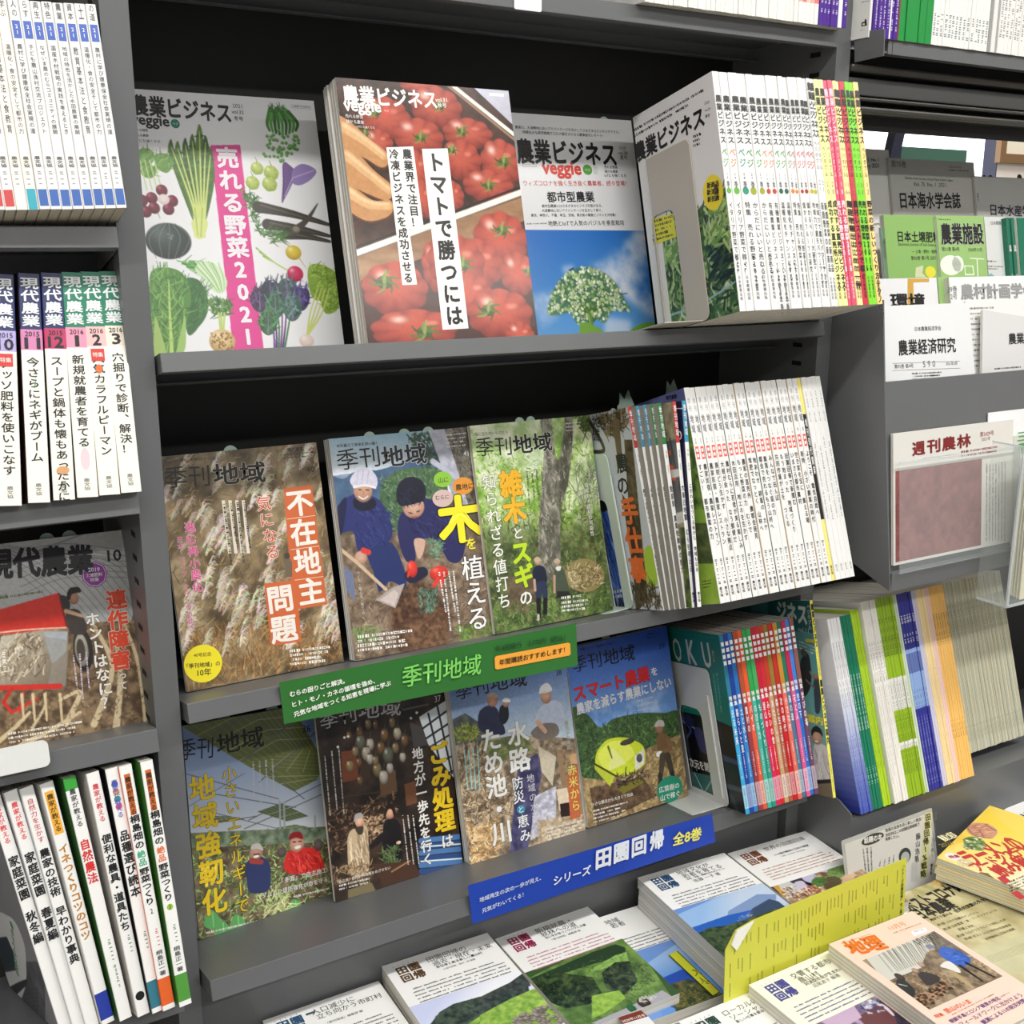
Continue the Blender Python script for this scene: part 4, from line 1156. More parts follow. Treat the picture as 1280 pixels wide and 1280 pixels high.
def pile(P_, T, H, ths, labels, group, fronts=None, cat='magazine', jit=.0012):
    """magazines behind one another, the front one first; returns the front one"""
    y = 0.; first = None; r = random.Random(int(T * 1e5) + len(ths))
    for i, t in enumerate(ths):
        Pb = P_.moved(r.uniform(-jit, jit) if i else 0, y, 0)
        o = book('magazine', Pb, T, t * .97, H, front=(232, 232, 230), facing='cover')
        tag(o, labels[i], cat, group)
        y += t
        if first is None: first = o
    return first
def stand(P_, T, H, y, ears, label, hh=.006, er=.0085):
    """pale plastic divider behind a magazine with round ears; ears = u positions"""
    Pb = P_.moved(0, y, 0)
    mb = MB()
    pts = [(.01, .001), (T - .01, .001), (T - .01, H - .012)]
    for e_ in sorted(ears, reverse=True):
        pts += [(e_ + er, H - .012)] + [(e_ + er * math.cos(a), H + hh - er + er * math.sin(a)) for a in np.linspace(0, math.pi, 9)] + [(e_ - er, H - .012)]
    pts.append((.01, H - .012))
    mb.prism(pts, 1, 0, .0012, MINT)
    o = mb.build('plastic_divider', pose=Pb, fix=True)
    return tag(o, label, 'divider', 'pale green dividers with round ears')
R14 = -14.
MG = 'magazines facing out on the shelves'

# ---------------------------------------------------------------- vegetables on white
pv_, (W_, H_) = settle((.00724, .0612, 1.3696), T1, (.2175, .29)); Pv = Pose(pv_, R14)
o = book('magazine', Pv, W_, .006, H_, front=(236, 236, 238), facing='cover')
tag(o, 'white magazine with scattered vegetables and a pink vertical title band', 'magazine', MG)
fc = Face(Pv, W_, H_); cr = Crop(150, 60, 3.2)
cv = Canvas(fc, (238, 238, 240), cr)
GR = (72, 128, 44); GD = (36, 78, 34); GL = (150, 186, 80); GP = (206, 222, 140)
cv.poly([(362, 390), (480, 388), (577, 1230), (456, 1232)], (222, 64, 146))
# pods and peas
for i in range(9): cv.line([(600 + i * 9, 245 + (i % 3) * 6), (588 + i * 15, 300), (598 + i * 13, 352 - abs(i - 4) * 5)], 16, [(62, 130, 50), (90, 160, 60), (48, 104, 40)][i % 3], 8, smooth=True)
cv.hatch([(590, 235), (650, 235), (640, 262), (600, 262)], 40, 18, 70, [(40, 90, 40), (80, 130, 60)], 3)
r_ = random.Random(4)
for i in range(62):
    a_, q_ = r_.uniform(0, 6.28), r_.random() ** .5
    x, y = 642 + 82 * q_ * math.cos(a_), 392 + 62 * q_ * math.sin(a_)
    if i < 8: x, y = 560 + r_.uniform(-6, 120), 340 + r_.uniform(0, 100)
    cv.ell((x, y), 7.5, 7.5, (112, 182, 88), (52, 110, 44), (190, 225, 160))
# dandelion greens
tips = [(205, 365), (232, 372), (262, 360), (290, 345), (318, 305), (342, 350), (362, 400)]
for k, (tx_, ty_) in enumerate(tips):
    bx_ = 318 + (k - 3) * 7
    cv.blob([(bx_, 700), (tx_ - 14 + (bx_ - tx_) * .25, ty_ + 120), (tx_ - 12, ty_ + 40), (tx_, ty_), (tx_ + 14, ty_ + 50), (tx_ + 20 + (bx_ - tx_) * .25, ty_ + 150)], [(74, 112, 48), (92, 130, 56), (60, 96, 44)][k % 3])
    for q in range(6):
        yy = ty_ + 40 + q * 26; xx = tx_ + (bx_ - tx_) * (yy - ty_) / (700 - ty_)
        cv.poly([(xx, yy), (xx - 24 + q, yy + 10), (xx, yy + 16), (xx + 24 - q, yy + 8)], [(60, 100, 44), (90, 128, 60)][q % 2])
for k, (tx_, ty_) in enumerate(tips): cv.line([(320 + (k - 3) * 5, 752), (318 + (k - 3) * 8, 640), (tx_, ty_ + 30)], 15, (208, 220, 130), 3, smooth=True)
cv.blob([(288, 690), (350, 690), (338, 752), (316, 764), (300, 750)], (214, 224, 140)); cv.line([(312, 750), (300, 640)], 4, (170, 190, 90)); cv.line([(324, 755), (330, 640)], 4, (170, 190, 90))
# red radishes with leaves
for pts in ([(75, 410), (120, 405), (140, 440), (110, 480), (75, 470)], [(140, 430), (190, 425), (216, 460), (190, 500), (150, 480)], [(90, 470), (150, 480), (130, 520), (90, 510)]): cv.blob(pts, (104, 150, 66)); cv.hatch(pts, 40, 30, 60, [(80, 130, 50), (140, 180, 96)], 3)
for x in (110, 130, 150, 168): cv.line([(x - 30, 450), (x, 570)], 5, (190, 210, 130), 4)
for x, y in ((168, 570), (128, 600), (105, 655), (210, 612), (195, 645), (138, 640), (90, 610)): cv.ell((x, y), 24, 24, (122, 30, 56), (62, 10, 26), (190, 110, 130))
cv.ell((176, 606), 24, 22, (236, 222, 218), (200, 180, 176)); cv.line([(150, 655), (162, 682)], 3, (120, 60, 70), 1)
# dark pumpkin
cv.ell((195, 772), 94, 74, (56, 68, 66), (26, 34, 34), (96, 108, 104), hr=.5)
for q in (-.75, -.35, 0.05, .45, .8): cv.line([(195 + 30 * q, 702), (195 + 104 * q, 760), (192 + 60 * q, 842)], 3, (112, 132, 124), 2, smooth=True)
cv.dots([(180, 745), (215, 745), (215, 770), (180, 770)], 14, 2, 4, (110, 122, 118))
# fennel
cv.hatch([(225, 850), (300, 850), (350, 900), (300, 900)], 60, 50, -20, [(60, 130, 50), (110, 170, 80)], 4, .4)
cv.blob([(300, 880), (350, 852), (400, 880), (428, 930), (420, 970), (392, 982), (352, 950)], (206, 228, 190))
for k in range(9): cv.line([(290 + k * 13, 860 - (k % 2) * 6), (350 + k * 8, 920), (392 + k * 3, 974)], 4, [(120, 176, 84), (232, 244, 222), (160, 200, 120)][k % 3], 2, smooth=True)
# big lettuce leaf and dark leaf
cv.blob([(258, 940), (310, 925), (345, 975), (352, 1050), (320, 1110), (270, 1140)], (58, 108, 54)); cv.hatch([(258, 940), (345, 950), (350, 1050), (270, 1140)], 90, 40, 60, [(44, 92, 44), (88, 140, 76)], 4)
cv.blob([(122, 905), (170, 878), (235, 890), (276, 940), (284, 1020), (262, 1110), (225, 1230), (130, 1230), (118, 1060)], (88, 140, 62))
cv.hatch([(125, 905), (180, 880), (270, 940), (280, 1020), (225, 1230), (130, 1230)], 240, 46, 75, [(70, 124, 50), (112, 164, 80), (132, 180, 96), (60, 110, 46)], 6, .6)
cv.line([(196, 930), (200, 1050), (208, 1220)], 3, (190, 216, 120), 16, smooth=True)
for q in range(5): cv.line([(200 + q, 1010 + q * 40), (160, 950 + q * 46)], 4, (150, 190, 100), 2); cv.line([(202 + q, 1010 + q * 40), (246, 950 + q * 46)], 4, (150, 190, 100), 2)
cv.blob([(140, 1080), (160, 1120), (185, 1230), (140, 1230)], (170, 200, 110)); cv.blob([(262, 1070), (245, 1130), (225, 1230), (262, 1200)], (160, 196, 110))
# celeriac
cv.hatch([(350, 1010), (450, 1010), (440, 1075), (375, 1075)], 130, 26, 80, [(70, 120, 50), (110, 150, 70), (50, 96, 44)], 6, .9)
for x in (395, 405, 418): cv.line([(x, 1060), (408 + (x - 405) * .5, 1130)], 8, (186, 206, 120), 8)
cv.ell((410, 1172), 54, 50, (222, 196, 140), (170, 130, 80), (240, 222, 180)); cv.dots([(362, 1140), (456, 1140), (450, 1215), (370, 1215)], 70, 2, 5, [(150, 110, 60), (190, 150, 90), (120, 80, 40)])
# green physalis
for x, y, q in ((548, 482, 26), (604, 500, 30), (530, 540, 28), (598, 545, 30)): cv.ell((x, y), q, q, (190, 206, 110), (130, 156, 60), (226, 236, 170), lobes=6); cv.line([(x, y - q), (x - 8, y - q - 20)], 5, (150, 180, 90), 2)
# purple leaf
cv.blob([(652, 458), (690, 480), (706, 500), (690, 540), (660, 600), (646, 618), (650, 540)], (122, 98, 150)); cv.blob([(690, 490), (730, 464), (782, 488), (770, 520), (725, 548), (690, 540)], (150, 130, 184)); cv.line([(655, 600), (690, 520), (775, 490)], 3, (200, 186, 220)); cv.line([(652, 470), (655, 600)], 3, (86, 62, 120))
# black salsify
cv.hatch([(480, 575), (545, 600), (550, 700), (600, 770), (560, 750), (520, 660)], 110, 28, 60, [(70, 120, 60), (50, 96, 50), (120, 160, 90)], 5, 1.2)
for a_, b_, w_ in (((552, 636), (832, 706), 46), ((590, 706), (836, 752), 44), ((664, 748), (838, 774), 36)): cv.line([a_, ((a_[0] + b_[0]) / 2, (a_[1] + b_[1]) / 2 - 6), b_], w_, (70, 66, 60), w_ * .3, smooth=True); cv.line([(a_[0] + 10, a_[1] - 8), b_], 6, (104, 100, 92), 2)
cv.line([(690, 735), (745, 690), (790, 622)], 34, (84, 78, 70), 3, smooth=True); cv.ell((704, 726), 16, 14, (150, 140, 124), (100, 92, 80))
cv.hatch([(575, 735), (640, 735), (660, 760), (600, 790)], 50, 50, 20, [(90, 130, 60), (60, 100, 50)], 4, .5)
# little radishes
for k in range(6): cv.line([(545 + k * 7, 800 + k * 8), (620, 860), (676, 892)], 6, [(130, 170, 80), (190, 210, 130)][k % 2], 4, smooth=True)
cv.ell((693, 818), 32, 30, (222, 198, 70), (170, 136, 40), (246, 236, 170)); cv.line([(715, 838), (748, 886)], 4, (200, 170, 90), 1)
cv.ell((700, 903), 33, 32, (214, 50, 96), (140, 20, 56), (250, 180, 200)); cv.line([(722, 922), (736, 938)], 3, (220, 140, 160), 1)
# purple kohlrabi
for k, x in enumerate((575, 598, 622, 646, 668, 690)): cv.line([(632 + (k - 2) * 7, 1230), (636 + (k - 2) * 12, 1120), (x, 1000)], 9, [(112, 66, 140), (86, 50, 110), (60, 120, 80)][k % 3], 4, smooth=True)
for k, ((x, y), c_) in enumerate(zip(((560, 1005), (602, 975), (622, 1030), (668, 968), (722, 1000), (594, 1096), (690, 1040)), ((74, 56, 92), (58, 66, 86), (70, 118, 92), (84, 104, 110), (86, 74, 130), (70, 120, 78), (92, 128, 118)))):
    pts = [(x - 30, y + 30), (x - 40, y - 8), (x - 22, y - 44), (x + 4, y - 40), (x + 30, y - 34), (x + 36, y + 4), (x + 22, y + 40), (x - 4, y + 52)]
    cv.blob(pts, tuple(int(v * .8) for v in c_)); cv.hatch(pts, 46, 34, 70, [c_, tuple(min(255, int(v * 1.3)) for v in c_), tuple(int(v * .6) for v in c_)], 6, .7); cv.line([(x, y + 46), (x - 2, y - 34)], 4, (150, 110, 170), 2)
# turnip
for pts in ([(752, 880), (800, 865), (870, 905), (868, 960), (800, 1010), (760, 980)], [(800, 980), (870, 960), (872, 1040), (820, 1060)]): cv.blob(pts, (140, 172, 70)); cv.hatch(pts, 70, 34, 50, [(110, 148, 54), (176, 204, 104)], 4, .8)
for x in (760, 775, 790, 806): cv.line([(748, 1150), (x, 1060), (x + 30, 960)], 8, (206, 216, 120), 4, smooth=True)
cv.ell((746, 1170), 30, 26, (240, 222, 214), (206, 180, 170), (252, 246, 240))
cv.build(o)
pr = Print(fc, cr)
pr.ht('農業ビジネス', (44, 226), (443, 262), K, wt=.035, hp=84)
pr.ht('veggie', (44, 290), (198, 302), K, wt=.03); pr.round((221, 303), 18, 18, (20, 130, 100), 1); pr.ht('ベジ', (210, 303), (233, 304), (240, 240, 240), wt=.01, layer=3)
pr.ht('2021', (450, 231), (488, 234), K); pr.ht('vol.32', (446, 255), (494, 258), K, wt=.01); pr.ht('冬号', (456, 281), (492, 284), K, wt=.01)
pr.ht('売れる野菜', (52, 327), (112, 330), K); pr.ht('儲かる農業', (54, 348), (114, 351), K); pr.ht('IoTにも強くなる', (56, 369), (160, 374), K)
pr.poly([(686, 226), (764, 232), (764, 246), (686, 240)], (196, 196, 198), 0); pr.poly([(688, 228), (762, 234), (762, 244), (688, 238)], (238, 238, 240), 1); pr.fine((694, 233), (756, 238), 1, 10, (120, 120, 124), layer=2)
pr.build('title_lettering', o)
pr = Print(fc, cr); pr.vt('売れる野菜2021', (424, 394), (517, 1200), (246, 238, 244), wt=.045, xs=1.06, sz=.95, layer=3); pr.build('headline_lettering', o)
stand(Pv, W_, H_, .0075, [.03], 'pale divider hidden behind the white vegetable magazine', hh=-.02)

# ---------------------------------------------------------------- tomatoes
pt_, (W_, H_) = settle((.2318, .0139, 1.3895), T1, (.2175, .29)); Pt = Pose(pt_, R14)
o = pile(Pt, W_, H_, [.0076] * 5, ['magazine with crates of red tomatoes on its cover, front one of its pile'] + ['magazine behind the tomato cover, %s of the pile from the front' % nth(k) for k in range(1, 5)], 'pile of magazines behind the tomato cover')
fc = Face(Pt, W_, H_); cr = Crop(400, 60, 3.282)
cv = Canvas(fc, (52, 30, 24), cr)
cv.tex([(0, 0), (1000, 0), (1000, 1300), (0, 1300)], (38, 24, 20), (86, 54, 40), 40, 2)
cv.ramp([(520, 60), (900, 60), (900, 420)], (206, 206, 222), (176, 176, 190), (600, 160), (800, 330))
cv.line([(500, 120), (815, 372)], 15, (232, 228, 220)); cv.line([(505, 140), (815, 392)], 10, (150, 120, 96))
TR_, TD, TS = (186, 84, 66), (104, 34, 28), (244, 210, 200)
def calyx(x, y, q, seed=1):
    r = random.Random(seed)
    cv.ell((x, y), q * .55, q * .45, (96, 104, 46), (50, 60, 26))
    for k in range(7):
        t = k * .9 + r.uniform(-.3, .3)
        cv.line([(x, y), (x + q * .6 * math.cos(t), y + q * .45 * math.sin(t)), (x + q * 1.1 * math.cos(t + .4), y + q * .8 * math.sin(t + .4))], q * .26, [(84, 110, 44), (60, 84, 34), (120, 138, 66)][k % 3], q * .06, smooth=True)
    cv.line([(x, y), (x + q * .1, y - q * .8)], q * .22, (140, 150, 80), q * .12)
tom = [(405, 150, 80, 42, 380, 140, 0), (270, 288, 104, 88, 228, 262, 40), (240, 390, 62, 56, 185, 350, 30), (478, 244, 106, 86, 490, 240, 34), (405, 366, 104, 78, 412, 368, 36), (606, 352, 102, 64, 582, 345, 34), (742, 472, 84, 98, 752, 468, 40), (580, 462, 84, 84, 540, 420, 30), (395, 500, 60, 80, 0, 0, 0), (690, 566, 104, 66, 690, 565, 36), (545, 606, 46, 62, 0, 0, 0), (420, 620, 54, 80, 0, 0, 0)]
for k, (x, y, rx, ry, kx, ky, kq) in enumerate(tom):
    cv.ell((x, y), rx, ry, TR_, TD, TS, lobes=9, hr=.2, hp=(-.4, -.5)); cv.ell((x + rx * .3, y - ry * .3), rx * .22, ry * .16, (232, 150, 130), a=.5, soft=1.2)
    if kq: calyx(kx, ky, kq, k)
# hand with a tan glove
for pts, hl in (([(40, 270), (120, 300), (200, 370), (270, 425), (284, 470), (250, 490), (180, 450), (90, 420), (40, 380)], [(100, 325), (190, 385), (262, 445)]), ([(40, 390), (130, 410), (220, 500), (290, 560), (300, 600), (270, 625), (200, 600), (120, 560), (40, 500)], [(110, 440), (200, 515), (284, 585)]), ([(60, 520), (140, 570), (220, 625), (290, 625), (298, 670), (260, 700), (190, 708), (110, 660), (60, 600)], [(120, 590), (200, 640), (284, 648)])):
    cv.blob([(p[0] + 3, p[1] + 9) for p in pts], (84, 48, 28)); cv.blob(pts, (196, 142, 92)); cv.line(hl, 44, (224, 180, 130), 30, a=.55, smooth=True); cv.line([(p[0], p[1] - 8) for p in hl], 16, (240, 206, 162), 10, a=.5, smooth=True)
cv.tex([(90, 280), (300, 400), (300, 700), (90, 700)], (0, 0, 0), (255, 220, 170), 10, 5, 1.2, a=.06)
# the lower crate
cv.poly([(100, 848), (860, 570), (860, 1300), (100, 1300)], (66, 34, 26))
cv.poly([(100, 872), (860, 600), (860, 700), (100, 980)], (150, 112, 78)); cv.tex([(100, 872), (860, 600), (860, 700), (100, 980)], (120, 84, 56), (180, 142, 104), 30, 8, a=.7, sx=4)
cv.poly([(100, 846), (860, 566), (860, 596), (100, 878)], (232, 228, 222)); cv.line([(100, 876), (860, 594)], 5, (120, 100, 84)); cv.line([(100, 836), (860, 556)], 8, (30, 20, 18))
low = [(742, 782, 112, 112, 745, 748, 44), (648, 886, 104, 104, 0, 0, 0), (478, 896, 60, 110, 0, 0, 0), (560, 880, 120, 118, 585, 890, 50), (812, 926, 74, 90, 852, 915, 26), (610, 1010, 100, 90, 0, 0, 0), (310, 988, 138, 112, 265, 960, 62), (738, 1090, 136, 104, 690, 1075, 52), (392, 1152, 182, 82, 430, 1165, 60), (820, 1180, 60, 60, 0, 0, 0)]
for k, (x, y, rx, ry, kx, ky, kq) in enumerate(low):
    cv.ell((x, y), rx, ry, (188, 78, 58), (106, 32, 26), TS, lobes=9, hr=.18, hp=(-.35, -.5)); cv.ell((x + rx * .35, y - ry * .3), rx * .24, ry * .16, (236, 160, 140), a=.55, soft=1.2)
    if kq: calyx(kx, ky, kq, k + 20)
cv.noise(.05, 9, 3)
cv.build(o, rough=.2)
pr = Print(fc, cr)
pr.ht('農業ビジネス', (92, 192), (478, 214), (244, 240, 236), wt=.03, hp=80); pr.ht('veggie', (97, 243), (250, 250), (244, 240, 236), wt=.03)
pr.round((272, 258), 17, 17, (206, 60, 44), 1); pr.ht('ベジ', (262, 258), (282, 259), (250, 240, 236), layer=3)
pr.ht('vol.31', (472, 212), (520, 214), (240, 236, 230), wt=.01); pr.ht('秋号', (482, 234), (518, 236), (240, 236, 230), wt=.01)
pr.ht('売れる野菜', (103, 278), (176, 284), (236, 232, 226)); pr.ht('儲かる農業', (106, 300), (180, 306), (236, 232, 226)); pr.ht('IoTにも強くなる', (150, 322), (224, 328), (236, 232, 226))
pr.poly([(694, 184), (754, 188), (754, 200), (694, 196)], (226, 226, 234), 0)
pr.build('title_lettering', o)
pr = Print(fc, cr); IV = (244, 242, 236)
pr.poly([(418, 414), (523, 412), (609, 1150), (503, 1156)], IV, 0); pr.vt('トマトで勝つには', (470, 424), (556, 1142), K, wt=.04, xs=.95, layer=2)
pr.poly([(272, 408), (382, 404), (426, 742), (366, 746), (398, 970), (338, 973)], IV, 0)
pr.vt('農業界で注目！', (354, 412), (394, 738), K, wt=.028, layer=2); pr.vt('冷凍ビジネスを成功させる', (300, 412), (364, 966), K, wt=.028, layer=2)
pr.build('headline_lettering', o)

# ---------------------------------------------------------------- blue sky and white umbel
p30_, (W_, H_) = settle((.4424, .0564, 1.3708), T1, (.2175, .29)); P30 = Pose(p30_, R14)
o = book('magazine', P30, W_, .006, H_, front=(234, 234, 236), facing='cover')
tag(o, 'white magazine with a blue sky photo and white flower umbel', 'magazine', MG)
fc = Face(P30, W_, H_); cr = Crop(620, 120, 4.13)
uv = fc.px(cr([(160, 700), (770, 686), (850, 1190), (216, 1245)])); vtop = float(uv[:2, 1].mean()); ul = float(uv[0, 0])
cv = Canvas(fc, (52, 124, 204), cr, v1=vtop, u0=0)
cv.ramp([(-300, 600), (1000, 600), (1000, 1400), (-300, 1400)], (46, 116, 200), (98, 160, 220), (400, 700), (480, 1240))
f_ = np.clip((cv.fbm(150, 6, 5) - .40) * 3.2, 0, 1)
cv.poly([(480, 880), (640, 780), (720, 700), (900, 690), (900, 1200), (700, 1060), (560, 960)], ((60, 126, 204), (222, 228, 240)), tex=f_, soft=14)
cv.poly([(160, 1040), (300, 1000), (330, 1140), (230, 1200)], ((70, 134, 208), (206, 220, 240)), tex=f_, soft=10, a=.8); cv.poly([(340, 880), (400, 870), (400, 920), (350, 920)], (190, 210, 236), soft=8, a=.7); cv.poly([(560, 1140), (700, 1160), (690, 1240), (560, 1240)], (210, 222, 240), soft=10, a=.8)
dome = [(268, 1120), (290, 1020), (350, 930), (440, 886), (540, 905), (620, 970), (668, 1060), (690, 1110), (600, 1110), (560, 1170), (500, 1140), (430, 1180), (380, 1120), (320, 1130)]
cv.poly(dome, (70, 112, 60), a=.75, smooth=True, soft=3)
for k in range(40):
    t = math.radians(200 + k * 3.6); cv.line([(490, 1180), (470 + 190 * math.cos(t) * .95, 1060 + 150 * math.sin(t))], 4, [(84, 120, 60), (60, 96, 48)][k % 2], 2)
cv.dots(dome, 620, 3, 8, [(222, 232, 196), (196, 214, 160), (160, 190, 120), (236, 240, 222), (110, 150, 84)], smooth=True)
cv.line([(482, 1120), (505, 1260)], 18, (96, 140, 60), 26); cv.line([(478, 1130), (500, 1260)], 6, (140, 176, 96))
cv.blob([(436, 1180), (470, 1170), (550, 1210), (556, 1250), (440, 1260)], (120, 166, 66)); cv.blob([(680, 1220), (760, 1172), (850, 1180), (850, 1260), (690, 1260)], (110, 164, 50)); cv.line([(700, 1225), (830, 1190)], 4, (160, 200, 100))
cv.line([(378, 900), (400, 890)], 6, (40, 44, 40)); cv.line([(648, 1024), (676, 1018)], 4, (60, 80, 60))
cv.build(o)
pr = Print(fc, cr)
pr.ht('農業ビジネス', (104, 284), (618, 304), K, wt=.035, hp=128)
pr.ht('veggie', (238, 380), (440, 386), (214, 66, 50), wt=.04); pr.round((472, 381), 24, 26, (90, 160, 60), 1); pr.ht('ベジ', (458, 381), (486, 382), (244, 244, 244), layer=3)
pr.ht('2020', (634, 268), (668, 270), (130, 130, 130)); pr.ht('vol.30', (630, 294), (678, 296), K, wt=.005); pr.ht('夏号', (640, 318), (676, 319), K, wt=.005)
pr.ht('売れる野菜', (558, 367), (626, 368), K); pr.ht('儲かる農業', (560, 389), (628, 390), K); pr.ht('IoTにも強くなる', (560, 410), (670, 411), K)
pr.poly([(500, 362), (522, 362), (526, 404), (504, 404)], (210, 216, 210), 0); pr.poly([(136, 352), (210, 354), (210, 366), (136, 364)], (170, 170, 172), 0); pr.poly([(138, 354), (208, 356), (208, 364), (138, 362)], (234, 234, 236), 1)
pr.ht('農業は、大消費地に近いアドバンテージを生かしてさまざまなビジネスができる。', (98, 160), (636, 187), K); pr.ht('規模拡大な経営戦略でコロナ禍をのりきる農業者をレポート！', (136, 186), (552, 206), K)
pr.ht('ウィズコロナを強く生き抜く農業者、続々登場！', (140, 450), (672, 451), (206, 60, 60), wt=.004)
pr.ht('都市型農業', (262, 522), (506, 520), K, wt=.02, hp=56)
for k, (a_, b_, t_) in enumerate(((236, 548, '都市型農業にはさまざまなビジネス形態がある。'), (236, 548, '大消費地に近いアドバンテージを生かして稼ぐ。'), (180, 618, '東京、神奈川、千葉、埼玉、茨城、東大阪の農業ビジネスを大特集！'))): pr.ht(t_, (a_, 568 + k * 24), (b_, 566 + k * 24), K)
pr.ht('地熱とIoTで人気のバジルを垂直栽培', (268, 658), (660, 654), K, wt=.006); pr.fine((158, 660), (258, 658), 1, 12, (120, 120, 120))
pr.build('title_lettering', o)
fe = Face(P30.moved(0, .0075, 0), W_, H_); ue = fe.px([(755, 147)])[0][0]
stand(P30, W_, H_, .0075, [ue], 'pale green divider ear showing above the blue sky magazine', er=.0075)

# ---------------------------------------------------------------- cover at the left end of the top row, with its metal bookend
o, Pb, T_, Hh = ROW1[0]
fs = Face(Pb, D1, Hh, o=(0, D1, 0), u=(0, -1, 0), n=(-1, 0, 0)); cr = Crop(780, 60, 3.459)
cv = Canvas(fs, (228, 228, 228), cr, u0=.03)
f2 = cv.px if hasattr(cv, 'px') else None
grn = [(100, 700), (330, 690), (352, 560), (440, 600), (505, 1150), (300, 1260), (120, 1260)]
cv.tex([(60, 760), (215, 735), (340, 690), (440, 600), (520, 1200), (60, 1300)], (40, 74, 40), (120, 156, 90), 22, 6, 2.4)
cv.hatch([(60, 790), (440, 640), (500, 1200), (60, 1290)], 260, 60, 50, [(150, 180, 120), (60, 100, 56), (190, 206, 170), (28, 52, 30)], 7, .8, curve=.3)
cv.hatch([(360, 900), (470, 880), (480, 1000), (370, 1060)], 60, 50, 20, [(30, 46, 32), (60, 84, 50), (20, 34, 24)], 9, .4); cv.line([(170, 1165), (330, 1110), (480, 1010)], 6, (150, 180, 196), 4)
for a_, b_ in (((345, 640), (440, 640)), ((350, 800), (470, 700)), ((150, 860), (260, 830))): cv.hatch([a_, b_, (b_[0] + 20, b_[1] + 90), (a_[0], a_[1] + 90)], 40, 36, 30, [(170, 200, 120), (110, 150, 70)], 10, .7)
cv.build(o)
pr = Print(fs, cr)
pr.ht('農業ビジネス', (48, 458), (346, 292), K, wt=.04, hp=96); pr.fine((45, 355), (338, 185), 2, 26, K, .45)
pr.ht('2020', (348, 240), (370, 232), (120, 120, 120)); pr.ht('vol.29', (350, 270), (374, 262), K); pr.ht('春号', (352, 296), (372, 290), K)
pr.round((385, 625), 44, 78, (240, 220, 50), 1); pr.vt('新商品', (398, 590), (404, 590 + 70), K, wt=.03, layer=3, xs=1.2); pr.ht('新商品', (360, 596), (412, 584), K, wt=.03, layer=3); pr.ht('新流通', (360, 626), (412, 614), K, wt=.03, layer=3); pr.ht('新技術', (362, 656), (414, 644), K, wt=.03, layer=3)
pr.poly([(120, 740), (212, 715), (228, 815), (126, 855)], (226, 220, 60), 1); pr.fine((126, 752), (208, 728), 5, 20, (70, 90, 30), layer=3)
pr.fine((300, 384), (330, 372), 3, 20, K)
pr.build('cover_lettering', o)
def bookend(name, Pb, D, win, u1, vtop, u0=-.02, m=None, label='', basew=.07, rib=None, x=-.0012, wr=.012):
    """steel or plastic bookend against a cover that faces left: u runs from the open edge towards the spine"""
    def yz(p): return (D - p[0], p[1])
    out = [yz(p) for p in rrect(u0, .0008, u1, vtop, .010, 'tr br', 5)]
    inn = [yz(p) for p in rrect(*win, wr, 'tl tr', 6)]
    mb = MB(); holed(mb, out, inn, 0, x - .0014, x, m)
    o = mb.build(name, pose=Pb, fix=True)
    tag(o, label, 'bookend')
    y0, y1 = D - u1 + .012, D - u0
    MB().box((x - basew, y0, .0004), (x - .0014, y1, .0018), m).build('base_plate', parent=o)
    if rib:
        MB().box((x - .0040, D - rib[1], rib[2]), (x - .0014, D - rib[0], rib[3]), m).build('rib', parent=o, bevel=.0008)
    return o
q = fs.px(cr([(60, 500), (295, 388), (368, 1185), (125, 735), (215, 690), (286, 1190)]))
BEI = mat((186, 180, 170), .4, name='beige_bookend_steel')
bookend('bookend', Pb, D1, (float(q[3][0]), .002, float(q[5][0] + q[4][0]) / 2 , float(q[3][1] + q[4][1]) / 2), float(q[1][0] + q[2][0]) / 2, float(q[0][1] + q[1][1]) / 2, u0=.02, m=BEI, label='beige steel bookend with an arched opening on the top tier', basew=.06)

# ---------------------------------------------------------------- second tier, three covers
w2_, h2_ = .188, .2655
# pampas grass
p40_, (w2_, h2_) = settle((.0257, .0727, 1.0067), T2, (.188, .2655)); P40 = Pose(p40_, R14)
o = book('magazine', P40, w2_, .006, h2_, front=(200, 184, 150), facing='cover')
tag(o, 'magazine with pampas grass cover and orange title squares on the second tier', 'magazine', MG)
fc = Face(P40, w2_, h2_); cr = Crop(190, 530, 3.46)
cv = Canvas(fc, (150, 124, 88), cr)
BG = [(-100, 0), (1000, 0), (1000, 1300), (-100, 1300)]
cv.tex(BG, (74, 60, 40), (170, 150, 116), 60, 3, 1.8); 
cv.hatch(BG, 900, 46, 55, [(120, 98, 56), (160, 134, 84), (84, 66, 40), (190, 166, 110), (140, 108, 60)], 4, .5)
cv.hatch([(-50, 900), (900, 880), (900, 1300), (-50, 1300)], 700, 50, 75, [(176, 128, 66), (140, 92, 44), (206, 166, 104), (110, 70, 34)], 4, .6)
r_ = random.Random(8)
for k in range(95):
    x, y = r_.uniform(40, 820), r_.uniform(100, 940); L_ = r_.uniform(50, 95)
    if y > 620: L_ *= 1.6
    base = r_.choice([(206, 194, 172), (188, 174, 150), (218, 208, 190), (232, 224, 208)])
    lean = r_.uniform(18, 46)
    for q in range(26):
        f = r_.random(); sx_ = x + lean * f + r_.gauss(0, 4); sy_ = y + L_ * (1 - f)
        cv.line([(sx_, sy_), (sx_ + r_.uniform(4, 22), sy_ - r_.uniform(14, 34)), (sx_ + r_.uniform(16, 40), sy_ - r_.uniform(8, 34))], 3.4, tuple(int(c * r_.uniform(.82, 1.14)) for c in base), 1.2, a=.8, smooth=True)
cv.noise(.12, 14, 5)
cv.poly([(568, 280), (690, 264), (756, 780), (634, 800), (645, 940), (515, 958), (484, 690), (600, 676)], (206, 104, 58))
cv.build(o)
pr = Print(fc, cr)
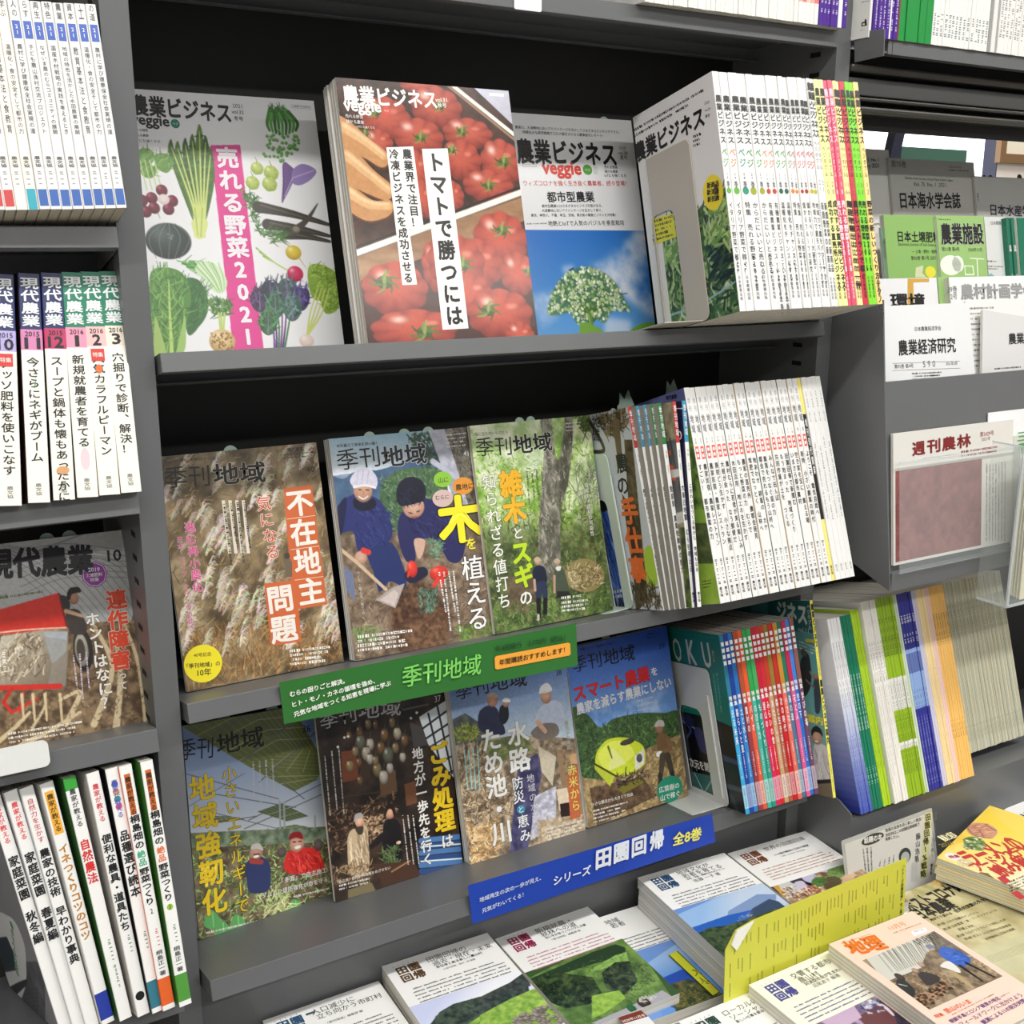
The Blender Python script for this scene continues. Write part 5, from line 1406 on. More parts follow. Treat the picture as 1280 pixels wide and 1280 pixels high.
pr.ht('季刊', (54, 232), (248, 222), K, wt=.0, hp=92); pr.ht('地域', (262, 220), (490, 206), K, wt=.022, hp=94, ol=((220, 214, 200), .045))
pr.ht('からむらの暮らしを積み上げてつくる', (50, 160), (290, 146), (60, 56, 50)); pr.ht('現代農業', (585, 112), (654, 106), K, wt=.01); pr.ht('40', (668, 198), (702, 194), K); pr.fine((570, 132), (690, 122), 2, 16, (70, 66, 60), .4)
pr.build('title_lettering', o)
pr = Print(fc, cr); IVO = (240, 232, 222)
for y in (400, 532, 664): pr.poly([(583 + (y - 400) * .128, y + 10), (707 + (y - 400) * .128, y - 6), (707 + (y - 400) * .128, y - 3), (583 + (y - 400) * .128, y + 13)], (236, 200, 170), 1)
pr.vt('不在地主', (630, 276), (696, 786), IVO, wt=.03, layer=2); pr.vt('問題', (546, 690), (578, 950), IVO, wt=.03, layer=2)
pr.vt('気になる', (476, 308), (528, 586), (206, 84, 52), wt=.012, ol=((240, 232, 222), .055), layer=3)
pr.vt('進む再小農化', (160, 420), (200, 730), (226, 60, 140), wt=.012, ol=((236, 222, 226), .035), layer=3); pr.vt('日本・ドイツ・オランダの動き', (118, 486), (172, 896), (206, 70, 140), wt=.008, ol=((236, 222, 226), .035), layer=3)
for k in range(4): pr.fine((398 - k * 29, 336 + k * 3), (424 - k * 33 + k * 6, 536 + (k % 2) * 70), 1, 16, (60, 54, 48), .7, vertical=True, layer=2, seed=k); pr.poly([(388 - k * 29, 330), (402 - k * 29, 330), (424 - k * 27, 560), (410 - k * 27, 560)], (226, 220, 206), 0)
pr.round((221, 1036), 82, 82, (244, 228, 40), 1); pr.ht('40号記念', (180, 1000), (256, 994), K, layer=3); pr.ht('「季刊地域」の', (150, 1048), (294, 1034), K, wt=.012, layer=3); pr.ht('10年', (196, 1076), (256, 1070), K, wt=.012, layer=3)
pr.fine((596, 982), (770, 964), 4, 19, (240, 236, 226), .7)
pr.poly([(572, 590), (590, 570), (606, 600), (606, 660), (580, 664)], (110, 96, 78), 0); pr.round((584, 570), 12, 14, (70, 60, 50), 1)
pr.build('headline_lettering', o)
ue = Face(P40.moved(0, .0075, 0), w2_, h2_).px([(344 / 3.46 * 1. + 190 + 6, 552)])[0][0]
stand(P40, w2_, h2_, .0075, [.085], 'pale green divider ear showing above the pampas grass magazine')

# two men planting a tree
p41_, (w2_, h2_) = settle((.219, .0496, 1.0136), T2, (.188, .2655)); P41 = Pose(p41_, R14, 0, -1.48)
o = pile(P41, w2_, h2_, [.006] * 3, ['magazine with two men planting a tree and a big yellow title character'] + ['magazine behind the tree planting cover, %s of its pile' % nth(k) for k in (1, 2)], 'pile of magazines behind the tree planting cover')
fc = Face(P41, w2_, h2_); cr = Crop(390, 510, 3.88)
cv = Canvas(fc, (90, 84, 70), cr)
cv.ramp([(0, 0), (1000, 0), (1000, 420), (0, 420)], (140, 176, 196), (226, 232, 240), (300, 120), (300, 330))
cv.blob([(60, 330), (150, 345), (210, 310), (330, 300), (420, 270), (600, 200), (620, 520), (60, 520)], (70, 96, 132)); cv.tex([(60, 335), (330, 300), (600, 220), (600, 480), (60, 520)], (50, 76, 110), (96, 124, 150), 40, 4, a=.6)
cv.blob([(330, 420), (360, 340), (430, 300), (520, 290), (620, 300), (660, 420), (640, 600), (340, 620)], (74, 104, 72)); cv.hatch([(330, 340), (640, 290), (650, 600), (340, 620)], 520, 22, 70, [(60, 96, 62), (104, 134, 96), (44, 74, 50), (130, 156, 120)], 6, 1.2)
cv.hatch([(460, 130), (590, 110), (620, 260), (540, 280)], 200, 30, -60, [(34, 60, 36), (60, 90, 50), (24, 44, 30)], 6, .8)
cv.poly([(560, 100), (640, 95), (770, 470), (700, 480)], (172, 174, 190)); cv.tex([(560, 100), (640, 95), (770, 470), (700, 480)], (140, 142, 160), (210, 212, 222), 18, 7, a=.6); cv.line([(585, 260), (700, 340)], 26, (186, 188, 206), 20)
cv.tex([(640, 95), (800, 80), (860, 520), (760, 480)], (70, 66, 60), (130, 124, 110), 12, 6, 2.2); cv.hatch([(640, 95), (800, 80), (860, 520), (760, 480)], 160, 30, 60, [(96, 90, 76), (50, 48, 42), (150, 140, 120)], 4, .9)
# ground
cv.tex([(100, 620), (1000, 560), (1000, 1400), (100, 1400)], (92, 76, 62), (160, 140, 118), 20, 9, 2.0)
cv.hatch([(150, 860), (900, 700), (900, 1300), (180, 1300)], 700, 44, 30, [(120, 100, 82), (176, 160, 138), (80, 64, 50), (146, 122, 98)], 4, .8)
cv.tex([(380, 900), (520, 820), (680, 980), (640, 1200), (420, 1180), (380, 1040)], (66, 44, 32), (122, 90, 66), 12, 3, 2.4, soft=8); cv.tex([(440, 1050), (640, 1000), (660, 1180), (460, 1200)], (84, 60, 44), (140, 106, 80), 10, 5, 2.2, soft=8)
cv.hatch([(200, 1080), (330, 1060), (320, 1140), (220, 1150)], 80, 26, 70, [(90, 150, 70), (130, 170, 90)], 4, .9); cv.hatch([(700, 1060), (900, 1040), (900, 1140), (720, 1160)], 100, 26, 70, [(120, 170, 60), (80, 130, 50)], 5, .9)
cv.poly([(150, 760), (200, 800), (215, 940), (165, 880)], (110, 120, 150))
# first man
cv.blob([(125, 480), (190, 425), (250, 420), (330, 450), (385, 560), (380, 640), (290, 690), (225, 690), (200, 600), (130, 600)], (44, 52, 110)); cv.blob([(270, 690), (380, 650), (440, 760), (455, 870), (380, 840), (330, 890), (300, 800)], (40, 52, 104)); cv.line([(300, 640), (240, 700)], 50, (44, 52, 108), 40)
cv.blob([(130, 480), (170, 440), (150, 600), (125, 600)], (30, 34, 70)); cv.hatch([(200, 440), (380, 470), (370, 660), (230, 680)], 80, 50, -60, [(60, 70, 136), (34, 40, 90)], 5, .5)
cv.ell((248, 402), 46, 56, (206, 160, 136), (150, 106, 86)); cv.blob([(186, 350), (220, 302), (280, 298), (316, 340), (310, 386), (250, 378), (206, 384)], (206, 204, 220)); cv.line([(205, 384), (260, 376), (308, 388)], 12, (226, 226, 236), 10, smooth=True)
for x in (225, 250, 276): cv.line([(x, 305), (x - 8, 370)], 3, (160, 158, 184), 2)
cv.line([(228, 396), (240, 398)], 5, (50, 36, 32)); cv.line([(262, 398), (276, 398)], 5, (50, 36, 32)); cv.line([(228, 430), (250, 442), (272, 428)], 7, (236, 230, 226), 5, smooth=True); cv.line([(250, 405), (252, 420)], 5, (176, 126, 104))
cv.blob([(205, 440), (250, 462), (300, 440), (310, 480), (250, 500), (205, 480)], (26, 28, 44))
cv.ell((238, 726), 30, 34, (206, 168, 146), (160, 116, 96)); cv.line([(250, 690), (275, 700)], 26, (216, 64, 56))
cv.line([(110, 660), (220, 750), (360, 880)], 17, (206, 180, 150), 15); cv.poly([(310, 930), (390, 870), (450, 850), (405, 970)], (176, 164, 160)); cv.poly([(330, 930), (400, 880), (420, 900), (400, 960)], (206, 192, 186))
# second man
cv.blob([(420, 540), (470, 470), (560, 440), (640, 480), (720, 560), (745, 640), (720, 740), (660, 740), (600, 640), (510, 650), (500, 740), (455, 740), (420, 640)], (44, 44, 92)); cv.hatch([(430, 520), (640, 480), (730, 640), (520, 640)], 70, 40, -50, [(60, 62, 120), (30, 30, 66)], 5, .5)
cv.ell((492, 480), 54, 56, (214, 172, 150), (166, 120, 100)); cv.blob([(408, 420), (430, 356), (490, 334), (545, 370), (548, 440), (510, 462), (430, 474)], (28, 30, 48)); cv.hatch([(410, 400), (540, 370), (540, 450), (430, 470)], 50, 40, -60, [(46, 50, 74), (18, 18, 30)], 4, .5)
cv.line([(470, 508), (486, 512)], 5, (60, 40, 36)); cv.line([(508, 504), (522, 500)], 5, (60, 40, 36)); cv.line([(486, 530), (510, 528)], 5, (150, 80, 76))
cv.blob([(495, 640), (545, 640), (540, 700), (515, 730)], (206, 170, 150)); cv.blob([(450, 800), (540, 770), (560, 810), (480, 850)], (36, 36, 60))
for c_, rx, ry in (((486, 780), 26, 42), ((615, 800), 46, 36)): cv.ell(c_, rx, ry, (226, 66, 54), (160, 34, 30), (244, 130, 116))
cv.line([(610, 830), (585, 870)], 22, (222, 62, 52), 14); cv.line([(632, 830), (622, 874)], 20, (222, 62, 52), 12); cv.line([(470, 800), (465, 818)], 14, (222, 62, 52), 8)
cv.hatch([(560, 640), (640, 640), (620, 740), (570, 720)], 90, 20, 70, [(90, 140, 110), (60, 106, 80), (130, 170, 140)], 5, 1.2); cv.hatch([(510, 880), (610, 870), (600, 1000), (530, 1000)], 120, 22, 70, [(80, 130, 110), (50, 90, 76), (120, 160, 140)], 5, 1.2)
cv.noise(.06, 6, 4)
cv.build(o)
pr = Print(fc, cr)
pr.ht('季刊', (120, 254), (326, 232), K, hp=100); pr.ht('地域', (336, 240), (554, 218), K, wt=.022, hp=104, ol=((216, 226, 236), .05))
pr.ht('木を植えて未来を思い描く', (118, 184), (318, 170), K, wt=.006); pr.ht('41', (734, 222), (758, 220), (236, 236, 236), wt=.01); pr.fine((650, 132), (748, 122), 4, 19, (216, 214, 206), .45)
pr.build('title_lettering', o)
pr = Print(fc, cr)
pr.round((634, 346), 44, 38, (140, 196, 60), 1); pr.round((732, 378), 50, 42, (226, 150, 50), 1); pr.round((634, 438), 50, 42, (214, 186, 180), 1)
pr.ht('山に', (612, 352), (660, 346), K, layer=3); pr.ht('農地に', (696, 386), (782, 376), K, wt=.01, layer=3); pr.ht('むらに', (598, 436), (664, 430), K, layer=3)
pr.vt('木', (704, 425), (730, 650), (246, 232, 40), wt=.05, ol=((24, 20, 14), .085), layer=4, sz=1.04); pr.vt('を', (765, 625), (776, 690), (240, 226, 60), wt=.02, ol=((24, 20, 14), .05), layer=4)
pr.vt('植える', (772, 712), (810, 1080), (240, 240, 238), wt=.012, ol=((60, 50, 44), .045), layer=4, sz=1.0)
for k in range(4): pr.fine((685 - k * 23, 790 + k * 2), (718 - k * 23, 1080 - (k % 2) * 90), 1, 13, (244, 242, 238), .75, vertical=True, layer=2, seed=k + 9)
pr.vt('つくる・植える・育てる', (222, 790), (250, 1000), (216, 206, 196), layer=2)
pr.fine((222, 1110), (480, 1080), 4, 22, (240, 238, 232), .75)
pr.build('headline_lettering', o)
e41 = Face(P41.moved(0, .0195, 0), w2_, h2_)
stand(P41, w2_, h2_, .0195, [float(e41.px([p])[0][0]) for p in ((462, 545), (505, 538), (535, 536))], 'pale green divider with three ears above the tree planting magazine', er=.0078)

# big tree with two people
p42_, (w2_, h2_) = settle((.4054, .0402, 1.0156), T2, (.188, .2655)); P42 = Pose(p42_, R14, .57, 2.71)
o = book('magazine', P42, w2_, .006, h2_, front=(120, 140, 90), facing='cover')
tag(o, 'magazine with a big mossy tree trunk and two small people on the second tier', 'magazine', MG)
fc = Face(P42, w2_, h2_); cr = Crop(570, 500, 4.)
cv = Canvas(fc, (120, 150, 80), cr)
cv.tex(BG, (100, 140, 60), (206, 222, 160), 70, 4, 2.0)
cv.tex([(60, 80), (1000, 60), (1000, 760), (60, 760)], (110, 156, 50), (228, 236, 196), 34, 7, 2.6)
cv.poly([(90, 90), (500, 80), (500, 320), (100, 380)], (228, 230, 220), a=.45, soft=30); cv.poly([(580, 330), (720, 300), (720, 500), (600, 560)], (226, 230, 226), a=.6, soft=24); cv.poly([(340, 280), (430, 260), (430, 350), (350, 360)], (230, 234, 232), a=.7, soft=14)
cv.hatch([(80, 250), (1000, 200), (1000, 680), (80, 680)], 900, 22, 60, [(120, 170, 50), (160, 200, 80), (90, 136, 40), (196, 220, 130)], 5, 1.4)
cv.hatch([(590, 350), (760, 300), (780, 600), (620, 620)], 120, 70, 70, [(110, 110, 90), (80, 84, 64), (150, 150, 130)], 3, .6)
cv.tex([(60, 660), (1000, 580), (1000, 1300), (60, 1300)], (56, 72, 40), (126, 140, 84), 26, 3, 2.2, soft=30); cv.hatch([(120, 560), (1000, 520), (1000, 1300), (150, 1300)], 1000, 26, 70, [(70, 96, 46), (110, 140, 70), (46, 60, 34), (140, 150, 100), (100, 84, 60)], 5, 1.0)
cv.tex([(260, 880), (420, 860), (400, 1060), (250, 1060)], (84, 70, 54), (130, 112, 88), 16, 8, soft=10)
cv.hatch([(170, 1040), (800, 920), (800, 1100), (200, 1180)], 500, 16, 70, [(90, 130, 56), (60, 96, 40), (140, 170, 90)], 5, 1.2)
trunk = [(418, 60), (470, 60), (488, 200), (500, 300), (520, 290), (545, 120), (540, 60), (585, 60), (580, 250), (560, 420), (530, 520), (520, 640), (522, 780), (540, 900), (400, 900), (412, 780), (415, 600), (430, 400), (440, 250)]
cv.tex(trunk, (96, 94, 84), (170, 166, 152), 14, 5, 2.6, sy=2); cv.poly([(500, 300), (520, 290), (545, 120), (585, 60), (575, 260), (555, 430), (520, 560)], (60, 60, 50), a=.45, soft=8); cv.hatch(trunk, 260, 20, 80, [(70, 70, 60), (186, 182, 168), (120, 118, 104), (96, 110, 70)], 5, .7)
cv.poly([(480, 560), (524, 540), (524, 780), (480, 800)], (60, 60, 50), a=.35, soft=10); cv.hatch([(590, 90), (760, 80), (760, 160), (620, 160)], 80, 60, 20, [(60, 70, 40), (90, 110, 50)], 5, .8)
cv.blob([(545, 860), (600, 800), (680, 800), (740, 860), (720, 930), (640, 960), (570, 930)], (150, 136, 90)); cv.hatch([(550, 840), (720, 820), (730, 920), (580, 950)], 220, 24, 20, [(196, 180, 140), (120, 104, 66), (226, 214, 180), (90, 76, 50)], 4, .9)
# two people by the trunk
cv.ell((408, 806), 17, 20, (200, 168, 144), (150, 116, 96)); cv.blob([(392, 792), (408, 782), (424, 794), (424, 804), (392, 804)], (196, 176, 146)); cv.blob([(384, 850), (410, 826), (444, 840), (456, 900), (440, 920), (396, 930), (386, 900)], (34, 40, 58)); cv.blob([(398, 920), (450, 910), (458, 1000), (440, 1010), (428, 960), (424, 1010), (404, 1000)], (46, 56, 82)); cv.line([(412, 1000), (416, 1080)], 22, (28, 28, 30), 20); cv.line([(446, 1000), (446, 1060)], 22, (28, 28, 30), 20); cv.line([(412, 1075), (412, 1095)], 12, (206, 196, 180)); cv.line([(392, 900), (396, 950)], 12, (200, 166, 144))
cv.ell((504, 810), 15, 18, (200, 160, 140), (150, 110, 90)); cv.blob([(490, 800), (506, 790), (520, 802), (518, 812), (492, 812)], (190, 176, 150)); cv.blob([(490, 850), (512, 836), (540, 850), (566, 950), (560, 960), (500, 960)], (76, 86, 70)); cv.blob([(498, 836), (524, 830), (520, 852), (504, 852)], (226, 226, 220)); cv.poly([(505, 955), (562, 955), (580, 984), (500, 990)], (40, 40, 36)); cv.line([(492, 880), (492, 960)], 11, (196, 156, 134))
cv.noise(.06, 7, 9)
cv.build(o)
pr = Print(fc, cr)
pr.ht('季刊', (98, 236), (276, 228), K, hp=92); pr.ht('地域', (284, 226), (478, 206), K, wt=.02, hp=96, ol=((220, 226, 206), .045))
pr.ht('役に立たないものたち', (92, 172), (258, 160), (60, 60, 56)); pr.fine((548, 118), (620, 112), 3, 18, (226, 226, 214), .4)
pr.build('title_lettering', o)
pr = Print(fc, cr); OJ, LI = (240, 182, 40), (190, 222, 40)
OLD = ((96, 84, 40), .05)
pr.vt('雑木', (265, 352), (300, 618), OJ, wt=.05, ol=((120, 80, 20), .07), layer=4, sz=1.02); pr.vt('と', (305, 630), (312, 700), (240, 240, 232), wt=.02, ol=((70, 80, 50), .05), layer=4); pr.vt('スギ', (318, 702), (345, 940), LI, wt=.05, ol=((70, 100, 30), .07), layer=4, sz=1.02); pr.vt('の', (344, 945), (354, 1030), (240, 240, 232), wt=.03, ol=((70, 80, 50), .055), layer=4)
pr.vt('知られざる値打ち', (160, 366), (246, 1046), (240, 240, 232), wt=.012, ol=((84, 100, 60), .04), layer=4)
pr.vt('自転車×農村の可能性', (648, 412), (682, 680), (236, 236, 228), wt=.008, ol=((60, 66, 50), .04), layer=4)
for k in range(4): pr.fine((426 - k * 24, 348 + k * 2), (440 - k * 24, 500 + (k % 2) * 40), 1, 13, (90, 96, 76), .65, vertical=True, layer=2, seed=k + 3)
pr.fine((526, 990), (620, 978), 1, 20, (240, 240, 232), .7); pr.fine((528, 1014), (660, 1000), 3, 20, (240, 240, 232), .7)
pr.build('headline_lettering', o)
e42 = Face(P42.moved(0, .0075, 0), w2_, h2_)
stand(P42, w2_, h2_, .0075, [float(e42.px([(664, 530)])[0][0]), float(e42.px([(650, 530)])[0][0])], 'pale green divider ear above the big tree magazine', er=.007)

# cover at the left end of the fanned spines, and its pale green bookend
o, Pb, T_, Hh = FAN[0]
D_ = dF
fs = Face(Pb, D_, Hh, o=(0, D_, 0), u=(0, -1, 0), n=(-1, 0, 0)); cr = Crop(570, 500, 4.)
cv = Canvas(fs, (200, 206, 214), cr, res=.001)
cv.hatch([(700, 90), (850, 50), (860, 130), (760, 200)], 260, 22, 60, [(70, 56, 36), (110, 90, 60), (50, 42, 30), (150, 130, 96)], 5, 1.4)
cv.line([(800, 120), (822, 320)], 34, (110, 90, 66), 24); cv.line([(655, 90), (700, 160), (740, 250), (690, 260)], 16, (70, 62, 50), 10, smooth=True); cv.tex([(840, 200), (880, 200), (960, 1000), (900, 1060)], (50, 42, 32), (110, 90, 60), 12, 6, 2)
cv.blob([(940, 760), (980, 740), (1010, 900), (960, 930)], (170, 206, 70)); cv.poly([(830, 470), (890, 560), (950, 1000), (905, 1000)], (56, 48, 40)); cv.hatch([(880, 930), (990, 930), (1040, 1060), (900, 1060)], 120, 30, 80, [(60, 50, 36), (100, 84, 56)], 5, .6)
cv.poly([(715, 490), (760, 500), (800, 560), (850, 1040), (790, 1040)], (30, 28, 30)); cv.poly([(728, 560), (765, 555), (835, 900), (780, 940)], (56, 96, 180)); cv.hatch([(728, 560), (765, 555), (835, 900), (780, 940)], 90, 90, -76, [(30, 56, 130), (120, 156, 220), (76, 116, 196)], 7, .12)
cv.build(o)
pr = Print(fs, cr); pr.vt('地域', (700, 70), (705, 215), K, wt=.012, layer=2); pr.vt('農の', (826, 260), (838, 480), K, wt=.02, layer=2); pr.vt('手仕事', (858, 480), (920, 920), (226, 110, 50), wt=.05, layer=2); pr.fine((786, 960), (842, 950), 2, 26, (200, 200, 204)); pr.build('cover_lettering', o)
q = fs.px(cr([(690, 285), (770, 262), (868, 1050), (716, 500), (762, 520), (850, 1030)]))
MINTW = mat((206, 220, 210), .35, name='pale_green_bookend_plastic')
bookend('bookend', Pb, D_, (float(q[3][0]) - .004, .002, float(q[4][0] + q[5][0]) / 2, float(q[3][1])), float(q[1][0] + q[2][0]) / 2 + .004, float(q[1][1]), u0=.01, m=MINTW, label='pale green plastic bookend beside the fanned magazines on the second tier', basew=.05, rib=(float(q[1][0]) - .006, float(q[1][0]) - .002, .012, float(q[1][1]) * .86))
# covers that show in the fan
for k, (c0, c1) in ((5, ((150, 140, 120), (110, 110, 104))),):
    o, Pb, T_, Hh = FAN[k]; fs = Face(Pb, D_, Hh, o=(0, D_, 0), u=(0, -1, 0), n=(-1, 0, 0)); cr = Crop(740, 440, 3.556)
    cv = Canvas(fs, (150, 140, 120), cr, u0=.10, res=.001)
    cv.tex([(200, 200), (600, 200), (600, 1200), (200, 1200)], (120, 110, 90), (180, 168, 140), 20, 3); cv.poly([(320, 400), (420, 380), (460, 700), (380, 720)], (96, 98, 100)); cv.line([(345, 385), (420, 760)], 5, (60, 60, 60))
    for x, y in ((338, 450), (350, 515), (360, 560)): cv.ell((x, y), 12, 14, (226, 100, 50))
    cv.line([(345, 545), (420, 530)], 22, (210, 210, 206)); cv.line([(380, 740), (440, 720)], 30, (206, 206, 200)); cv.tex([(390, 780), (500, 780), (520, 1150), (420, 1150)], (40, 52, 34), (110, 130, 60), 14, 5, 2); cv.poly([(440, 1080), (500, 1060), (510, 1150), (440, 1150)], (150, 190, 60))
    cv.build(o)
o, Pb, T_, Hh = FAN[6]; fs = Face(Pb, D_, Hh, o=(0, D_, 0), u=(0, -1, 0), n=(-1, 0, 0)); cr = Crop(740, 440, 3.556)
pr = Print(fs, cr); pr.ht('0', (382, 372), (400, 368), (240, 240, 240), hp=40, wt=.01); pr.poly([(366, 250), (412, 248), (412, 252), (366, 254)], (220, 220, 224)); pr.build('cover_lettering', o)
o, Pb, T_, Hh = ROW2[0]; fs = Face(Pb, D2, Hh, o=(0, D2, 0), u=(0, -1, 0), n=(-1, 0, 0))
cv = Canvas(fs, (110, 150, 70), cr, u0=.03, res=.001)
cv.ramp([(100, 100), (600, 100), (600, 330), (100, 330)], (96, 100, 150), (120, 130, 176), (300, 180), (300, 300)); cv.poly([(400, 400), (520, 420), (600, 1200), (400, 1200)], (140, 176, 70)); cv.tex([(420, 420), (520, 420), (560, 700), (430, 700)], (60, 84, 44), (150, 180, 80), 16, 4, 2); cv.tex([(440, 760), (560, 760), (580, 940), (450, 940)], (70, 84, 50), (110, 120, 70), 14, 5, 2); cv.tex([(450, 940), (600, 940), (600, 1150), (450, 1150)], (140, 176, 60), (170, 200, 84), 30, 5)
cv.build(o)
pr = Print(fs, cr); pr.ht('現代農業', (330, 205), (378, 196), K, wt=.02); pr.fine((334, 225), (376, 218), 1, 10, K); pr.fine((490, 1020), (530, 1014), 3, 14, (60, 80, 30), .4); pr.build('cover_lettering', o)

# ---------------------------------------------------------------- third tier covers
w3, h3 = .182, .257
# solar panels over a field
p36_, (w3, h3) = settle((.0225, .0880, .6835), T3, (.182, .257)); P36 = Pose(p36_, R14, 4.67, 6.68)
o = book('magazine', P36, w3, .006, h3, front=(120, 140, 150), facing='cover')
tag(o, 'magazine with solar panels over a field and yellow vertical title on the third tier', 'magazine', MG)
fc = Face(P36, w3, h3); cr = Crop(210, 850, 3.764)
cv = Canvas(fc, (130, 150, 190), cr, gain=1.08)
cv.ramp(BG, (120, 142, 186), (214, 220, 226), (400, 250), (420, 720))
def panel(pts, c=(96, 104, 64), n=5, m=8):
    cv.poly(pts, c); p = np.array(pts, float)
    for k in range(1, n): t = k / n; cv.line([tuple(p[0] * (1 - t) + p[3] * t), tuple(p[1] * (1 - t) + p[2] * t)], 2.4, (180, 186, 150))
    for k in range(1, m): t = k / m; cv.line([tuple(p[0] * (1 - t) + p[1] * t), tuple(p[3] * (1 - t) + p[2] * t)], 1.6, (150, 156, 116))
panel([(72, 224), (330, 95), (560, 330), (400, 420)], (104, 112, 62), 5, 7); panel([(330, 95), (545, 60), (700, 330), (560, 330)], (98, 106, 58), 5, 7); panel([(400, 420), (560, 330), (704, 330), (712, 440)], (108, 116, 66), 4, 6); panel([(400, 420), (712, 440), (700, 470), (592, 525)], (108, 116, 66), 3, 6)
for a_, b_, w_ in (((200, 260), (520, 90), 5), ((350, 380), (690, 120), 6), ((430, 480), (700, 240), 5), ((80, 440), (520, 560), 4), ((120, 520), (600, 600), 4), ((90, 600), (360, 440), 3), ((360, 700), (720, 540), 4), ((380, 660), (720, 490), 4), ((120, 690), (420, 640), 4), ((200, 620), (520, 700), 3), ((420, 380), (640, 560), 4)): cv.line([a_, b_], w_, (96, 100, 104))
panel([(420, 620), (530, 580), (660, 640), (560, 665)], (90, 104, 74), 3, 6); panel([(150, 640), (290, 640), (360, 655), (250, 670)], (80, 92, 70), 3, 5); panel([(510, 695), (600, 680), (660, 692), (560, 706)], (90, 104, 74), 2, 5)
for x, y0, y1 in ((525, 570, 800), (545, 580, 800), (690, 640, 830), (470, 700, 800), (290, 700, 800)): cv.line([(x, y0), (x + 6, y1)], 8, (170, 176, 182))
cv.tex([(100, 720), (740, 690), (760, 800), (110, 800)], (86, 106, 80), (150, 164, 140), 16, 3, 2)
cv.tex([(110, 790), (800, 760), (800, 1300), (110, 1300)], (70, 58, 44), (136, 118, 94), 22, 5, 2.2); cv.hatch([(110, 790), (800, 760), (800, 1300), (110, 1300)], 900, 24, 60, [(96, 150, 70), (140, 184, 100), (60, 100, 50), (190, 214, 140)], 5, 1.3)
for x, y in ((260, 1160), (600, 1060), (210, 1110), (650, 1100), (330, 1130)): cv.blob([(x - 40, y + 40), (x - 10, y - 30), (x + 30, y), (x + 40, y + 40), (x, y + 60)], (90, 160, 90)); cv.line([(x, y - 20), (x + 6, y + 50)], 3, (170, 210, 150))
cv.hatch([(420, 1020), (560, 1000), (600, 1100), (450, 1120)], 60, 70, 40, [(196, 214, 140), (226, 232, 170)], 4, .8, curve=.5)
# two growers
cv.blob([(370, 860), (420, 830), (470, 850), (484, 920), (470, 990), (390, 1000), (372, 950)], (44, 54, 96)); cv.ell((415, 810), 32, 36, (190, 150, 130), (130, 96, 80)); cv.blob([(390, 796), (400, 772), (432, 770), (448, 800), (420, 794)], (200, 196, 190)); cv.line([(395, 850), (440, 856)], 26, (150, 60, 56), 20); cv.line([(404, 820), (430, 818)], 6, (90, 50, 44)); cv.ell((415, 830), 14, 6, (240, 230, 224))
cv.blob([(556, 820), (600, 795), (690, 790), (722, 830), (724, 900), (560, 905)], (196, 44, 40)); cv.ell((606, 768), 34, 42, (214, 164, 140), (150, 104, 84)); cv.blob([(568, 752), (580, 720), (622, 716), (634, 748), (600, 742)], (150, 30, 36)); cv.line([(588, 762), (600, 762)], 5, (60, 36, 30)); cv.line([(614, 760), (626, 758)], 5, (60, 36, 30)); cv.ell((610, 786), 16, 8, (244, 236, 230))
cv.ell((535, 810), 22, 24, (96, 84, 80), (50, 44, 42)); cv.ell((706, 776), 20, 30, (110, 96, 92), (56, 48, 46)); cv.hatch([(560, 810), (720, 800), (720, 900), (560, 900)], 60, 40, -70, [(226, 80, 66), (150, 26, 28)], 5, .5)
cv.build(o)
pr = Print(fc, cr); YE = (240, 206, 40)
pr.ht('季刊', (50, 330), (212, 316), K, hp=100); pr.ht('地域', (228, 306), (450, 262), K, wt=.016, hp=100); pr.ht('36', (632, 232), (670, 226), K, hp=34)
pr.build('title_lettering', o)
pr = Print(fc, cr)
pr.vt('地域強靭化', (152, 440), (226, 1105), YE, wt=.03, ol=((90, 80, 30), .045), layer=4); pr.vt('小さいエネルギーで', (284, 402), (352, 1100), YE, wt=.006, ol=((80, 72, 30), .03), layer=4)
for k in range(4): pr.fine((490 - k * 30, 372 + k * 4), (500 - k * 32, 550 + (k % 3) * 14), 1, 16, (214, 214, 210), .6, vertical=True, layer=2, seed=k)
pr.ht('「多面」で自主施工', (536, 944), (746, 892), (236, 234, 226), wt=.012, ol=((40, 44, 34), .03), layer=4); pr.ht('ダムより堤防強化が命を守る', (440, 1016), (750, 936), (236, 234, 226), wt=.01, ol=((40, 44, 34), .03), layer=4); pr.fine((590, 1020), (760, 980), 1, 18, (230, 228, 220), .6); pr.fine((180, 1190), (440, 1130), 1, 18, (230, 230, 222), .6)
pr.build('headline_lettering', o)
pp = on_tray((300, 905), T3)
e36 = Face(P36.moved(0, .0075, 0), w3, h3)
stand(P36, w3, h3, .0075, [.055, float(e36.px([(340, 885)])[0][0])], 'pale green divider ears above the solar panel magazine', er=.009)

